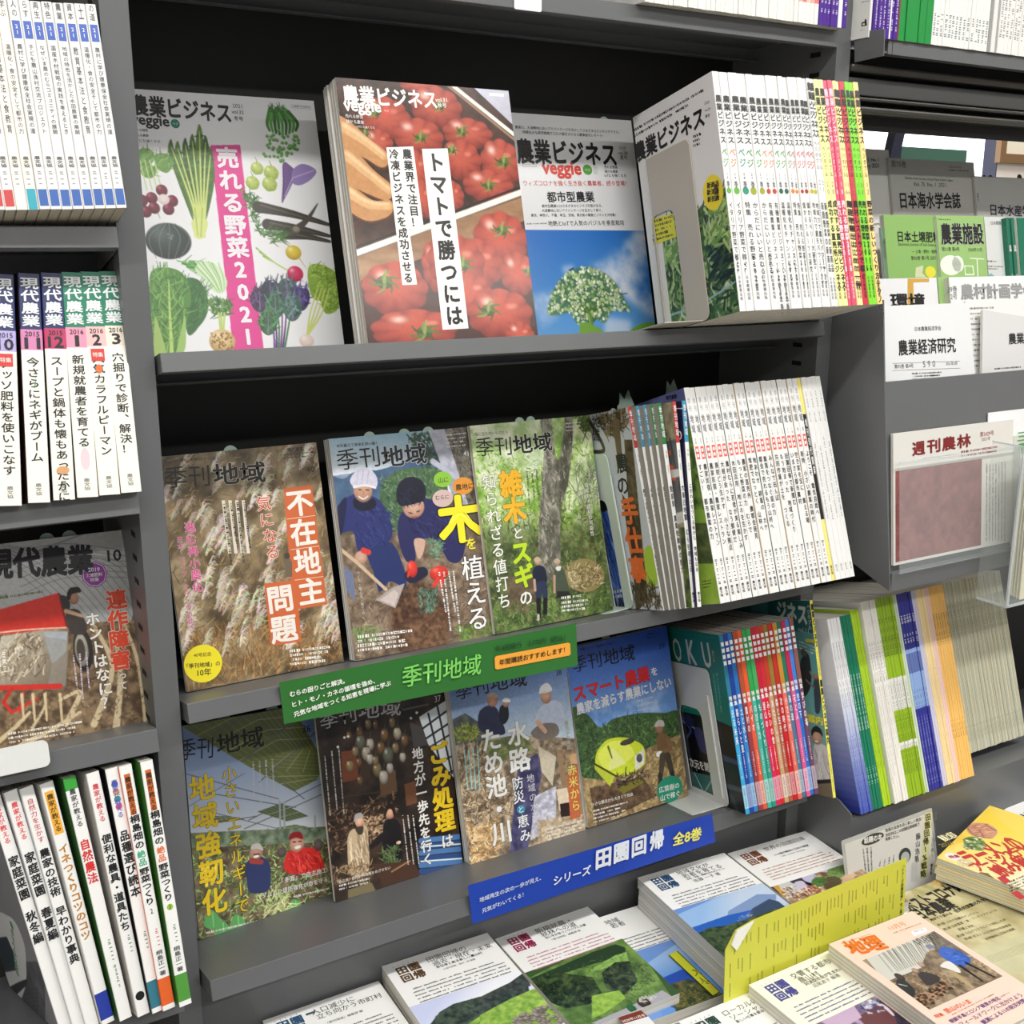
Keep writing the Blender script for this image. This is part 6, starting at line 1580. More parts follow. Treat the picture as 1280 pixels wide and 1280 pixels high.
# jars in a dark shop
p37_, (w3, h3) = settle((.1862, .0598, .6965), T3, (.182, .257)); P37 = Pose(p37_, R14, 1.5, 1.6)
o = book('magazine', P37, w3, .006, h3, front=(50, 40, 32), facing='cover')
tag(o, 'dark magazine cover of a shop hung with glass jars and two people', 'magazine', MG)
fc = Face(P37, w3, h3); cr = Crop(390, 840, 4.414)
cv = Canvas(fc, (40, 31, 26), cr, gain=1.15)
cv.tex(BG, (22, 17, 14), (62, 46, 36), 50, 4, 2)
cv.poly([(590, 250), (735, 160), (830, 640), (760, 560), (640, 400)], (206, 212, 222))
for a_, b_, w_ in (((600, 320), (750, 210), 10), ((610, 380), (760, 280), 10), ((640, 230), (720, 560), 10), ((690, 190), (770, 560), 10), ((640, 420), (770, 340), 8), ((740, 480), (800, 450), 8), ((745, 560), (812, 530), 8)): cv.line([a_, b_], w_, (30, 28, 30))
cv.line([(500, 210), (640, 180)], 10, (84, 74, 66)); cv.line([(470, 330), (600, 400)], 16, (60, 50, 44)); cv.poly([(540, 280), (600, 300), (640, 400), (560, 420)], (70, 66, 66))
for k in range(7): cv.line([(600, 930 + k * 34), (840, 905 + k * 34)], 26, (70, 110, 160) if k % 2 == 0 else (40, 70, 120)); 
for y in (960, 1040): cv.line([(600, y + 4), (840, y - 14)], 7, (206, 220, 232))
cv.poly([(160, 440), (240, 430), (260, 590), (170, 610)], (110, 60, 36)); cv.poly([(370, 560), (460, 540), (470, 660), (380, 690)], (96, 72, 50)); cv.poly([(510, 620), (570, 600), (580, 720), (520, 740)], (104, 66, 44))
r_ = random.Random(3)
for x, y, q in ((310, 290, 24), (350, 294, 20), (262, 330, 26), (442, 280, 24), (268, 390, 36), (205, 350, 20), (320, 400, 30), (400, 350, 30), (470, 340, 30), (510, 380, 28), (300, 450, 34), (320, 480, 26), (420, 460, 40), (380, 420, 30), (210, 520, 30), (360, 540, 34), (395, 580, 34), (260, 500, 22), (265, 600, 22), (430, 530, 26), (500, 470, 24), (460, 420, 26), (240, 440, 26), (350, 490, 24)):
    c_ = r_.choice([(196, 186, 160), (150, 130, 90), (110, 116, 100), (206, 200, 190), (130, 96, 60)])
    cv.ell((x, y), q * .72, q * 1.25, c_, tuple(int(v * .42) for v in c_), (240, 236, 220), hr=.24, a=.85); cv.line([(x - q * .4, y - q * 1.1), (x + q * .4, y - q * 1.1)], 7, (70, 60, 50)); cv.line([(x, y - q * 1.2), (x + 4, y - q * 2.2)], 3, (90, 80, 66))
for x, y in ((180, 362), (200, 356), (545, 256), (577, 226), (144, 414)): cv.ell((x, y), 8, 8, (246, 240, 220))
cv.hatch([(90, 760), (480, 660), (480, 900), (100, 1000)], 300, 24, 20, [(110, 84, 60), (70, 50, 36), (150, 120, 90), (50, 36, 28)], 8, 1.0); cv.hatch([(280, 800), (400, 780), (400, 900), (300, 920)], 120, 14, 30, [(186, 160, 126), (140, 112, 84)], 8, 1.2)
for k in range(5): cv.line([(90, 700 + k * 60), (380, 660 + k * 60)], 6, (66, 46, 34))
# two people talking
cv.blob([(196, 950), (210, 880), (250, 860), (300, 850), (312, 940), (310, 1100), (216, 1116)], (176, 156, 126)); cv.hatch([(200, 900), (300, 870), (310, 1090), (220, 1100)], 60, 70, -84, [(206, 188, 160), (130, 112, 88)], 6, .2); cv.ell((262, 826), 24, 32, (206, 164, 136), (140, 100, 80)); cv.blob([(232, 826), (240, 786), (270, 776), (284, 800), (250, 812)], (150, 146, 146)); cv.blob([(240, 862), (282, 850), (280, 890), (258, 896)], (60, 50, 46))
cv.blob([(390, 900), (400, 830), (440, 806), (480, 830), (500, 940), (490, 1060), (400, 1060)], (24, 22, 24)); cv.ell((430, 776), 28, 36, (196, 150, 124), (120, 84, 66)); cv.blob([(404, 800), (408, 740), (440, 726), (460, 760), (456, 810), (440, 760), (420, 760)], (30, 22, 20)); cv.line([(400, 900), (330, 960)], 40, (28, 25, 26), 26); cv.ell((478, 940), 14, 10, (210, 180, 160))
cv.hatch([(380, 980), (480, 960), (480, 1080), (400, 1090)], 120, 26, 80, [(80, 100, 60), (110, 130, 80), (50, 66, 40)], 6, .9); cv.hatch([(110, 1080), (330, 1040), (330, 1180), (130, 1180)], 160, 26, 30, [(120, 96, 70), (80, 60, 44), (170, 146, 110)], 6, 1.0)
cv.poly([(330, 1060), (560, 1040), (600, 1120), (400, 1180)], (66, 44, 32)); cv.line([(440, 1100), (540, 1040)], 8, (150, 110, 76)); cv.poly([(200, 1200), (330, 1160), (360, 1220), (200, 1250)], (110, 100, 74))
cv.build(o)
pr = Print(fc, cr); pr.ht('季刊', (42, 274), (240, 224), (196, 196, 200), hp=96); pr.ht('地域', (256, 214), (490, 190), (196, 196, 200), wt=.012, hp=98); pr.ht('37', (676, 150), (710, 144), (226, 226, 226), hp=36); pr.build('title_lettering', o)
pr = Print(fc, cr)
pr.vt('ごみ処理', (690, 386), (738, 880), (236, 200, 30), wt=.05, ol=((40, 30, 14), .07), layer=4, sz=1.02); pr.vt('は', (740, 890), (752, 970), (240, 238, 232), wt=.03, ol=((40, 40, 44), .05), layer=4)
pr.vt('地方が一歩先を行く', (578, 412), (642, 1068), (240, 238, 232), wt=.03, ol=((34, 30, 28), .05), layer=4)
for k in range(3): pr.fine((146 - k * 38, 410 + k * 26), (176 - k * 38, 790 - (k % 2) * 30), 1, 14, (220, 218, 210), .6, vertical=True, layer=2, seed=k)
for k in range(3): pr.fine((556 - k * 28, 790), (590 - k * 30, 1060), 1, 14, (232, 230, 224), .6, vertical=True, layer=2, seed=k + 5)
pr.ht('第三次・農村の再地域をめざせない', (146, 1160), (432, 1078), (236, 234, 226), wt=.006); pr.fine((150, 1180), (320, 1138), 2, 20, (226, 224, 216), .6)
pr.build('headline_lettering', o)

# canal and three men
pb = on_tray((587.4, 1081), T3); w3, h3 = .184, .259
P38 = Pose(pb, R14, 0, -1.0)
o = pile(P38, w3, h3, [.0058] * 3, ['magazine with three men in caps above a stony canal on the third tier'] + ['magazine behind the stony canal cover, %s of its pile' % nth(k) for k in (1, 2)], 'pile of magazines behind the canal cover')
fc = Face(P38, w3, h3); cr = Crop(550, 810, 4.414)
cv = Canvas(fc, (110, 130, 160), cr, gain=1.12)
cv.ramp(BG, (96, 122, 170), (176, 192, 206), (300, 200), (330, 480))
cv.tex([(60, 400), (140, 360), (260, 440), (260, 520), (90, 560)], (60, 66, 70), (96, 104, 100), 16, 3, 2); cv.hatch([(80, 460), (130, 420), (210, 440), (210, 510), (90, 520)], 200, 18, 70, [(130, 140, 50), (90, 104, 40), (166, 170, 80)], 6, 1.2)
cv.tex([(80, 540), (420, 480), (760, 500), (900, 1300), (80, 1300)], (96, 82, 66), (176, 160, 136), 18, 5, 2.4); cv.hatch([(90, 560), (260, 520), (420, 900), (160, 1190)], 420, 50, 30, [(176, 150, 112), (110, 88, 64), (66, 56, 46), (206, 184, 150)], 6, 1.0)
cv.tex([(230, 520), (460, 480), (520, 560), (300, 640)], (80, 92, 56), (140, 146, 90), 14, 7, 2); cv.poly([(430, 640), (540, 580), (560, 700), (470, 1180), (380, 1180)], (52, 50, 84)); cv.tex([(430, 640), (540, 580), (560, 700), (470, 1180), (380, 1180)], (44, 42, 74), (96, 94, 130), 18, 4, 2, a=.8)
cv.poly([(540, 540), (640, 600), (620, 760), (560, 680)], (190, 180, 160)); cv.tex([(520, 820), (640, 760), (640, 980), (500, 1060)], (150, 150, 166), (206, 206, 214), 12, 5, 2.2); cv.poly([(640, 560), (730, 560), (800, 960), (700, 940)], (140, 116, 90)); cv.poly([(640, 780), (700, 770), (720, 860), (660, 900)], (206, 190, 166)); cv.tex([(660, 560), (780, 560), (800, 700), (700, 720)], (96, 80, 60), (160, 136, 106), 12, 6, 2.2); cv.poly([(660, 860), (710, 850), (720, 940), (670, 960)], (46, 30, 28))
cv.tex([(540, 950), (900, 900), (900, 1200), (540, 1200)], (140, 120, 96), (206, 190, 164), 12, 8, 2.2); cv.hatch([(160, 1000), (330, 960), (320, 1190), (170, 1200)], 260, 40, 20, [(196, 160, 110), (146, 112, 72), (226, 196, 150)], 8, 1.0)
for k in range(4): cv.line([(135 + k * 24, 560 - k * 6), (155 + k * 22, 780)], 5, (130, 196, 200), 5)
# three men
cv.blob([(215, 360), (260, 320), (310, 330), (340, 400), (360, 470), (300, 480), (220, 450)], (40, 44, 70)); cv.ell((290, 290), 30, 38, (186, 140, 116), (120, 86, 70)); cv.blob([(262, 270), (280, 248), (310, 252), (320, 276), (290, 268)], (170, 150, 136)); cv.line([(230, 400), (300, 430)], 40, (36, 40, 64), 30)
cv.blob([(330, 330), (370, 310), (380, 380), (356, 420), (330, 400)], (30, 32, 40)); cv.ell((364, 308), 18, 22, (176, 136, 114), (110, 80, 66)); cv.blob([(346, 296), (356, 276), (384, 284), (384, 300)], (214, 214, 214))
cv.blob([(520, 410), (560, 320), (620, 290), (670, 310), (684, 380), (640, 430), (560, 440)], (176, 186, 206)); cv.blob([(500, 470), (560, 420), (640, 420), (650, 480), (560, 510)], (120, 110, 104)); cv.ell((584, 270), 30, 40, (196, 150, 124), (130, 94, 76)); cv.blob([(552, 250), (556, 212), (590, 194), (612, 214), (612, 238)], (230, 230, 230)); cv.line([(548, 248), (610, 236)], 9, (206, 206, 206)); cv.line([(540, 410), (580, 460)], 26, (200, 160, 136), 20)
cv.poly([(700, 700), (760, 640), (775, 930), (718, 950)], (176, 96, 60)); cv.poly([(716, 590), (750, 580), (756, 640), (720, 640)], (186, 150, 110))
cv.noise(.08, 6, 3)
cv.build(o)
pr = Print(fc, cr); pr.ht('季刊', (84, 246), (264, 202), K, hp=92); pr.ht('地域', (276, 198), (478, 162), K, wt=.014, hp=92); pr.ht('38', (640, 138), (670, 130), (30, 34, 60), hp=34); pr.build('title_lettering', o)
pr = Print(fc, cr)
pr.vt('水路', (424, 396), (444, 690), (240, 240, 236), wt=.03, ol=((70, 70, 74), .045), layer=4); pr.vt('ため池・川', (272, 440), (348, 1080), (240, 240, 236), wt=.03, ol=((70, 66, 60), .045), layer=4, sz=1.02)
pr.vt('防災', (424, 706), (438, 860), (238, 240, 240), wt=.014, ol=((50, 60, 84), .04), layer=4); pr.round((446, 890), 22, 24, (60, 150, 180), 2); pr.vt('と', (444, 868), (448, 912), (240, 240, 240), layer=4); pr.vt('恵み', (452, 916), (474, 1070), (238, 240, 240), wt=.014, ol=((50, 60, 84), .04), layer=4); pr.vt('地域の水辺', (494, 692), (530, 952), (214, 214, 220), layer=4)
pr.vt('再生の小地区', (696, 400), (712, 560), (226, 226, 214), layer=3, ol=((80, 76, 60), .04)); pr.vt('赤米から', (724, 640), (752, 900), (240, 220, 110), wt=.012, layer=4); pr.fine((590, 1000), (790, 950), 4, 19, (236, 232, 222), .6)
pr.build('headline_lettering', o)

# yellow machine in a field
p39_, (w3, h3) = settle((.5662, .0575, .6912), T3, (.182, .257)); P39 = Pose(p39_, R14, -.6, .4)
o = pile(P39, w3, h3, [.0060] * 2, ['magazine with a yellow farm machine and a walking worker, red title, third tier', 'magazine behind the yellow machine cover on the third tier'], 'pile of magazines behind the yellow machine cover')
fc = Face(P39, w3, h3); cr = Crop(690, 760, 4.268)
cv = Canvas(fc, (60, 100, 180), cr, gain=1.12)
cv.ramp(BG, (34, 66, 150), (116, 156, 210), (400, 150), (420, 560))
f_ = np.clip((cv.fbm(90, 6, 5) - .45) * 3, 0, 1)
cv.poly([(150, 540), (420, 480), (720, 430), (720, 600), (150, 700)], ((96, 138, 200), (216, 222, 232)), tex=f_, soft=14, a=.8)
cv.blob([(100, 560), (180, 560), (260, 640), (330, 590), (480, 560), (600, 560), (680, 560), (740, 760), (700, 860), (100, 980)], (62, 88, 50)); cv.hatch([(100, 570), (260, 630), (480, 570), (690, 570), (730, 800), (110, 960)], 1000, 20, 60, [(70, 104, 54), (44, 66, 40), (104, 134, 80), (34, 48, 32)], 6, 1.3)
for x in (400, 430, 455): cv.line([(x, 650), (x + 4, 550)], 5, (50, 56, 50), 2)
cv.tex([(480, 760), (760, 640), (820, 1100), (160, 1180), (130, 900), (300, 920)], (110, 90, 62), (176, 154, 110), 18, 4, 2.2); cv.hatch([(500, 760), (740, 660), (800, 1080), (200, 1180), (200, 960)], 600, 24, 40, [(150, 128, 90), (96, 76, 54), (196, 172, 126), (120, 110, 60)], 5, 1.0)
cv.tex([(200, 960), (480, 900), (560, 1000), (240, 1160)], (60, 46, 36), (110, 88, 64), 14, 5, 2)
cv.blob([(232, 800), (250, 750), (300, 700), (380, 690), (440, 706), (490, 744), (492, 830), (440, 870), (380, 892), (300, 880), (240, 850)], (190, 204, 50)); cv.blob([(250, 770), (320, 710), (400, 720), (440, 780), (380, 830), (300, 860), (260, 830)], (214, 226, 90)); cv.poly([(320, 740), (400, 830), (300, 870)], (226, 234, 170), a=.6)
cv.poly([(440, 790), (490, 750), (492, 826), (446, 866)], (206, 206, 200)); cv.ell((402, 714), 40, 16, (70, 66, 60), (40, 38, 36)); cv.ell((466, 800), 16, 24, (90, 90, 86), (60, 60, 58)); cv.poly([(226, 830), (340, 890), (310, 950), (230, 860)], (176, 186, 56)); cv.line([(226, 830), (340, 895)], 8, (60, 60, 30)); cv.poly([(350, 960), (470, 905), (490, 930), (380, 990)], (110, 104, 40)); cv.line([(395, 850), (390, 900)], 5, (30, 30, 30)); cv.line([(300, 740), (320, 800)], 10, (90, 100, 40), 6); cv.hatch([(330, 900), (500, 860), (520, 910), (350, 960)], 90, 18, 20, [(60, 52, 44), (30, 26, 24)], 5, .8)
# walking worker
cv.ell((572, 644), 22, 32, (150, 110, 88), (96, 70, 56)); cv.blob([(546, 634), (560, 602), (590, 600), (598, 630), (570, 632)], (176, 170, 166)); cv.blob([(556, 700), (584, 668), (616, 680), (636, 740), (600, 800), (570, 790)], (110, 84, 56)); cv.line([(620, 700), (630, 750), (580, 776)], 24, (120, 92, 64), 18); cv.ell((572, 778), 18, 16, (230, 226, 222)); cv.line([(590, 790), (580, 890)], 34, (70, 62, 50), 24); cv.line([(616, 790), (640, 880)], 34, (62, 56, 46), 24); cv.line([(575, 890), (580, 930)], 22, (44, 40, 36)); cv.line([(640, 880), (650, 920)], 20, (40, 36, 32))
cv.noise(.06, 7, 2)
cv.build(o)
pr = Print(fc, cr); pr.ht('季刊', (108, 306), (262, 270), K, hp=84); pr.ht('地域', (274, 268), (440, 234), K, wt=.012, hp=86); pr.ht('39', (570, 206), (600, 200), (20, 26, 60), hp=30); pr.fine((508, 140), (560, 132), 2, 18, (20, 26, 60), .5); pr.ht('特集 スマート農業をどう使う', (150, 222), (330, 186), (16, 22, 50)); pr.build('title_lettering', o)
pr = Print(fc, cr)
pr.ht('スマート農業', (116, 462), (520, 346), (216, 40, 44), wt=.045, hp=88, layer=4, ol=((60, 30, 60), .055)); pr.ht('を', (528, 342), (560, 334), (240, 240, 244), wt=.03, layer=4)
pr.ht('農家を減らす農業にしない', (128, 542), (634, 392), (232, 234, 242), wt=.04, hp=64, layer=4, ol=((70, 84, 130), .05)); pr.fine((452, 498), (540, 474), 3, 26, (214, 220, 234), .4)
pr.round((628, 966), 68, 70, (32, 140, 110), 1); pr.ht('広葉樹の', (570, 972), (678, 944), (236, 244, 240), wt=.008, layer=3); pr.ht('山で稼ぐ', (578, 1016), (680, 986), (236, 244, 240), wt=.012, layer=3)
pr.ht('小さな観点から大きくで自由', (210, 1050), (430, 992), (240, 238, 230), wt=.008); pr.fine((220, 1084), (400, 1036), 4, 20, (236, 234, 226), .5)
pr.build('headline_lettering', o)
e39 = Face(P39.moved(0, .0135, 0), w3, h3)
stand(P39, w3, h3, .0135, [float(e39.px([(757, 793)])[0][0])], 'pale green divider ear above the yellow machine magazine', er=.007)

# teal cover of the coloured row, with its white bookend
o, Pb, T_, Hh = ROW3[0]; D_ = D3
fs = Face(Pb, D_, Hh, o=(0, D_, 0), u=(0, -1, 0), n=(-1, 0, 0)); cr = Crop(690, 760, 4.268)
cv = Canvas(fs, (22, 120, 108), cr, res=.001)
cv.poly([(640, 540), (860, 590), (975, 640), (1100, 1160), (640, 1160)], (14, 16, 24)); cv.line([(700, 590), (740, 650), (720, 690)], 12, (60, 70, 130), 6, smooth=True); cv.blob([(760, 640), (800, 650), (840, 760), (800, 770), (770, 700)], (50, 58, 110)); cv.line([(690, 600), (760, 640)], 5, (120, 130, 190)); cv.ell((730, 600), 28, 30, (40, 46, 90), (24, 28, 56))
cv.poly([(740, 870), (870, 900), (880, 1060), (760, 1010)], (60, 110, 110)); cv.line([(760, 880), (840, 1040)], 4, (170, 206, 206)); cv.line([(860, 900), (800, 1010)], 4, (150, 190, 190)); cv.line([(920, 800), (1000, 830)], 16, (60, 74, 110), 12); cv.line([(940, 950), (1020, 975)], 14, (70, 80, 96), 10); cv.line([(960, 1010), (1000, 1100)], 20, (40, 50, 56), 14)
cv.build(o)
pr = Print(fs, cr)
pr.ht('O', (648, 220), (690, 226), (206, 212, 208), hp=116, wt=.01); pr.ht('K', (722, 232), (766, 240), (206, 212, 208), hp=124, wt=.02); pr.ht('U', (804, 248), (846, 254), (206, 212, 208), hp=128, wt=.02)
pr.vt('農工大', (858, 226), (866, 292), (200, 214, 208)); pr.vt('新しい次元をひらく研究', (880, 345), (906, 560), (150, 206, 190)); pr.fine((612, 122), (880, 160), 1, 10, (60, 150, 136), .5); pr.vt('次元を', (770, 830), (774, 832 + 40), (230, 230, 230)); pr.ht('次元を開く', (736, 822), (860, 858), (230, 230, 230), wt=.02); pr.fine((694, 528), (760, 540), 1, 10, (90, 170, 156)); pr.fine((862, 350), (884, 520), 1, 10, (120, 190, 170), vertical=True)
pr.build('cover_lettering', o)
q = fs.px(cr([(630, 285), (830, 318), (955, 1085), (682, 505), (800, 545), (878, 1055)]))
WHP = mat((214, 216, 214), .3, name='white_bookend_plastic')
bookend('bookend', Pb, D_, (float(q[3][0]), .010, float(q[4][0] + q[5][0]) / 2 , float(q[3][1] + q[4][1]) / 2), float(q[1][0] + q[2][0]) / 2 + .002, float(q[0][1] + q[1][1]) / 2, u0=.01, m=WHP, label='white plastic bookend in front of the teal cover on the third tier', basew=.055, rib=(float(q[1][0]) - .010, float(q[1][0]) - .005, .012, float(q[1][1]) * .80), wr=.014)
# teal cover of the tall yellow-spined magazine
o, Pb = YEL; D_ = .17; Hh = .285
fs = Face(Pb, D_, Hh, o=(0, D_, 0), u=(0, -1, 0), n=(-1, 0, 0)); cr = Crop(820, 720, 4.)
cv = Canvas(fs, (70, 132, 136), cr, u0=.04, res=.001)
cv.poly([(560, 60), (900, 110), (900, 300), (560, 260)], (34, 96, 98)); cv.ramp([(560, 260), (900, 300), (960, 1200), (560, 1200)], (84, 146, 150), (120, 170, 166), (700, 300), (760, 900))
cv.blob([(724, 420), (760, 390), (776, 480), (770, 560), (740, 600), (720, 520)], (36, 34, 38)); cv.ell((738, 384), 16, 20, (90, 70, 60)); cv.blob([(786, 530), (810, 512), (830, 540), (826, 600), (818, 680), (796, 680), (790, 600)], (52, 62, 76)); cv.ell((798, 506), 13, 16, (170, 126, 100), (60, 44, 36)); cv.line([(750, 520), (790, 560)], 7, (120, 100, 90)); cv.line([(770, 480), (780, 500)], 8, (150, 120, 100))
cv.blob([(788, 850), (830, 840), (864, 880), (870, 1020), (800, 1020)], (214, 206, 206)); cv.hatch([(790, 860), (860, 870), (868, 1010), (800, 1010)], 40, 50, -80, [(180, 172, 176), (236, 230, 230)], 4, .2); cv.ell((802, 806), 26, 36, (206, 160, 136), (150, 106, 86)); cv.blob([(778, 800), (778, 766), (800, 748), (826, 770), (832, 806), (818, 786), (792, 780)], (30, 24, 24)); cv.ell((802, 826), 10, 4, (240, 230, 224)); cv.poly([(800, 1018), (872, 1014), (874, 1036), (800, 1040)], (34, 30, 30)); cv.poly([(798, 1038), (874, 1034), (884, 1120), (800, 1110)], (126, 110, 90))
cv.build(o)
pr = Print(fs, cr); pr.ht('ジネス', (606, 170), (756, 196), (206, 214, 206), wt=.05, hp=100, layer=3); pr.vt('ベジタブル', (762, 140), (772, 270), (200, 210, 200), wt=.02, layer=3); pr.ht('案内', (758, 708), (836, 726), (236, 222, 60), wt=.05, hp=44, layer=3); pr.ht('vol.11', (710, 264), (764, 276), (190, 206, 200), layer=3); pr.poly([(748, 314), (796, 318), (796, 334), (748, 330)], (210, 190, 60), 1); pr.fine((716, 326), (800, 360), 3, 16, (206, 214, 206), .5, layer=3); pr.build('cover_lettering', o)

# ---------------------------------------------------------------- left unit: red seed drill cover
PLC = Pose((-.1722, .0413, .9945), R14, .65, 1.1)
o = book('magazine', PLC, .148, .007, .21, front=(150, 140, 120), facing='cover')
tag(o, 'farming magazine with a red seed drill in a ploughed field on the left shelf', 'magazine', MG)
fc = Face(PLC, .148, .21); cr = Crop(0, 640, 4.)
cv = Canvas(fc, (160, 158, 150), cr)
cv.tex(BG, (120, 104, 80), (176, 160, 128), 26, 3, 2)
cv.ramp([(-300, 60), (900, 60), (900, 560), (-300, 560)], (196, 196, 196), (168, 170, 170), (300, 100), (300, 520))
for k in range(14): cv.line([(-200 + k * 40, 130 + k * 6), (120 + k * 40, 330 - k * 4), (460 + k * 30, 640)], 2.5, (96, 100, 104), smooth=True)
for k in range(6): cv.line([(100, 420 - k * 44), (330, 330 - k * 34), (660, 330 - k * 26)], 3, (110, 112, 116), smooth=True)
cv.line([(-60, 330), (200, 190), (420, 110)], 8, (140, 142, 144)); cv.line([(610, 100), (680, 460), (660, 540)], 8, (84, 88, 92))
cv.tex([(330, 560), (700, 540), (760, 1100), (-200, 1260), (-200, 1000)], (84, 66, 48), (150, 126, 96), 16, 5, 2.4)
for a_, m_, b_, w_ in (((470, 570), (560, 780), (470, 1060), 34), ((560, 570), (600, 800), (580, 1080), 36), ((620, 560), (690, 760), (730, 1060), 26), ((300, 940), (400, 900), (330, 1060), 30), ((150, 1000), (60, 1090), (-60, 1190), 30), ((400, 1000), (250, 1090), (60, 1190), 30), ((230, 900), (220, 980), (160, 1080), 16)): cv.line([a_, m_, b_], w_ * .5, (210, 192, 154), w_, smooth=True)
cv.hatch([(340, 560), (700, 540), (760, 1080), (-100, 1240)], 500, 20, 30, [(106, 84, 60), (70, 54, 38), (170, 148, 112)], 5, 1.0)
cv.poly([(-100, 516), (290, 405), (336, 580), (-100, 625)], (206, 52, 40)); cv.poly([(290, 405), (300, 408), (340, 575), (330, 582)], (130, 26, 22)); cv.line([(-100, 616), (120, 590), (330, 578)], 9, (226, 190, 170), 8, smooth=True)
cv.ramp([(-100, 640), (210, 590), (340, 596), (340, 760), (320, 890), (-100, 880)], (196, 188, 170), (120, 106, 88), (0, 620), (260, 880)); cv.hatch([(-50, 650), (220, 620), (240, 840), (-50, 860)], 120, 70, 60, [(226, 216, 192), (140, 118, 84), (90, 76, 60)], 6, .4, curve=.5); cv.poly([(220, 600), (338, 598), (330, 700), (260, 760)], (170, 176, 184)); cv.poly([(210, 620), (260, 760), (240, 860), (330, 870), (338, 640)], (150, 146, 138), a=.6)
cv.line([(-60, 880), (300, 870)], 30, (206, 50, 40)); cv.line([(20, 950), (60, 1000), (190, 930)], 20, (206, 50, 40), 14); cv.line([(60, 880), (20, 950)], 18, (196, 44, 36)); cv.line([(100, 1000), (120, 900)], 12, (206, 60, 46))
for x in (110, 165, 225, 300): cv.line([(x, 910), (x + 10, 1040)], 16, (216, 196, 156), 10)
cv.ell((415, 690), 50, 110, (50, 46, 44), (30, 28, 26)); cv.ell((408, 690), 34, 84, (176, 172, 160), (110, 104, 92)); cv.ell((404, 690), 22, 58, (70, 64, 56)); cv.blob([(330, 500), (390, 490), (430, 560), (420, 610), (350, 600)], (64, 58, 54))
cv.blob([(300, 420), (340, 430), (350, 480), (320, 490)], (50, 46, 46)); cv.ell((368, 432), 26, 32, (176, 130, 104), (120, 84, 66)); cv.blob([(334, 424), (346, 384), (390, 376), (404, 400), (360, 412), (350, 440)], (30, 26, 24)); cv.line([(330, 495), (410, 520)], 22, (196, 160, 130), 16)
cv.noise(.06, 7, 6)
cv.build(o)
pr = Print(fc, cr)
pr.ht('現代農業', (-78, 262), (468, 236), K, wt=.05, hp=156, layer=3); pr.ht('10', (536, 220), (606, 214), K, wt=.02, hp=58, layer=3)
pr.round((472, 312), 66, 66, (150, 70, 160), 1, n=9); pr.round((472, 312), 60, 60, (232, 220, 236), 2, n=9); pr.round((472, 312), 57, 57, (142, 62, 152), 3, n=9); pr.ht('2019', (440, 290), (498, 286), (240, 236, 242), wt=.01, layer=5); pr.ht('土壌肥料', (428, 318), (512, 310), (240, 236, 242), wt=.01, layer=5); pr.ht('特集', (450, 340), (494, 336), (240, 236, 242), wt=.01, layer=5)
pr.build('title_lettering', o)
pr = Print(fc, cr)
pr.vt('連作障害', (578, 386), (606, 790), (214, 74, 46), wt=.045, ol=((236, 226, 210), .075), layer=4, sz=1.0); pr.vt('って', (606, 795), (618, 890), (240, 236, 228), wt=.02, ol=((60, 50, 40), .05), layer=4); pr.vt('ホントはなに？', (456, 500), (546, 985), (240, 236, 228), wt=.03, ol=((60, 50, 40), .055), layer=4, sz=1.0)
for k in range(3): pr.fine((430 - k * 32, 700 + k * 8), (446 - k * 30, 880 + (k % 2) * 70), 1, 14, (226, 210, 226), .7, vertical=True, layer=3, seed=k)
pr.fine((40, 1110), (400, 1050), 3, 22, (240, 236, 226), .55); pr.ht('特集', (0, 424), (40, 418), (90, 110, 40)); pr.fine((0, 430), (214, 398), 1, 18, (90, 104, 40), .7); pr.fine((18, 700), (24, 800), 2, 24, (236, 230, 220), .7, vertical=True)
pr.build('headline_lettering', o)
eL = Face(PLC.moved(0, .0085, 0), .148, .21)
stand(PLC, .148, .21, .0085, [float(eL.px([p])[0][0]) for p in ((58, 668), (86, 664))], 'pale green divider with two round ears behind the seed drill magazine', er=.0075)
# ================================================================== shelf edge banners and small signs
def banner(name, pts, y, col, label, cat, m_rough=.5):
    """a paper strip hanging from a shelf lip: four photo corners give its size, slightly curled at the free lower edge"""
    P_ = [onY(p, y) for p in pts]                       # TL TR BR BL
    O = P_[3]; w = np.linalg.norm(P_[2] - P_[3]); h = (P_[0] - P_[3])[2]
    n = 10; mb = MB(); m_ = mat(col, m_rough)
    k = 12
    vs = []
    for i in range(k + 1):
        for j in range(n + 1):
            a, b = i / k, j / n
            bot = P_[3] * (1 - a) + P_[2] * a; top = P_[0] * (1 - a) + P_[1] * a
            q = bot * (1 - b) + top * b
            q = q + np.array([0, -.0006 * (1 - b) ** 2 * (1 + .8 * math.sin(a * 9)), 0])
            vs.append(q)
    f = [(i * (n + 1) + j, (i + 1) * (n + 1) + j, (i + 1) * (n + 1) + j + 1, i * (n + 1) + j + 1) for i in range(k) for j in range(n)]
    mb.faces(vs, f, m_)
    mb.faces([v + np.array([0, .0003, 0]) for v in vs], [t[::-1] for t in f], m_)
    o = mb.build(name, smooth=False)
    tag(o, label, cat)
    return o
gb = banner('shelf_banner', [(349, 853), (720, 779), (722, 832), (355, 905)], -.0205, (44, 112, 44), 'green paper banner with light green title on the edge of the second tier', 'banner')
fc = Face(Pose(onY((355, 905), -.0219), 0), .4, .06); cr = Crop(340, 760, 3.2)
pr = Print(fc, cr, .0003)
pr.ht('季刊地域', (520, 276), (836, 222), (128, 214, 100), wt=.012, hp=84)
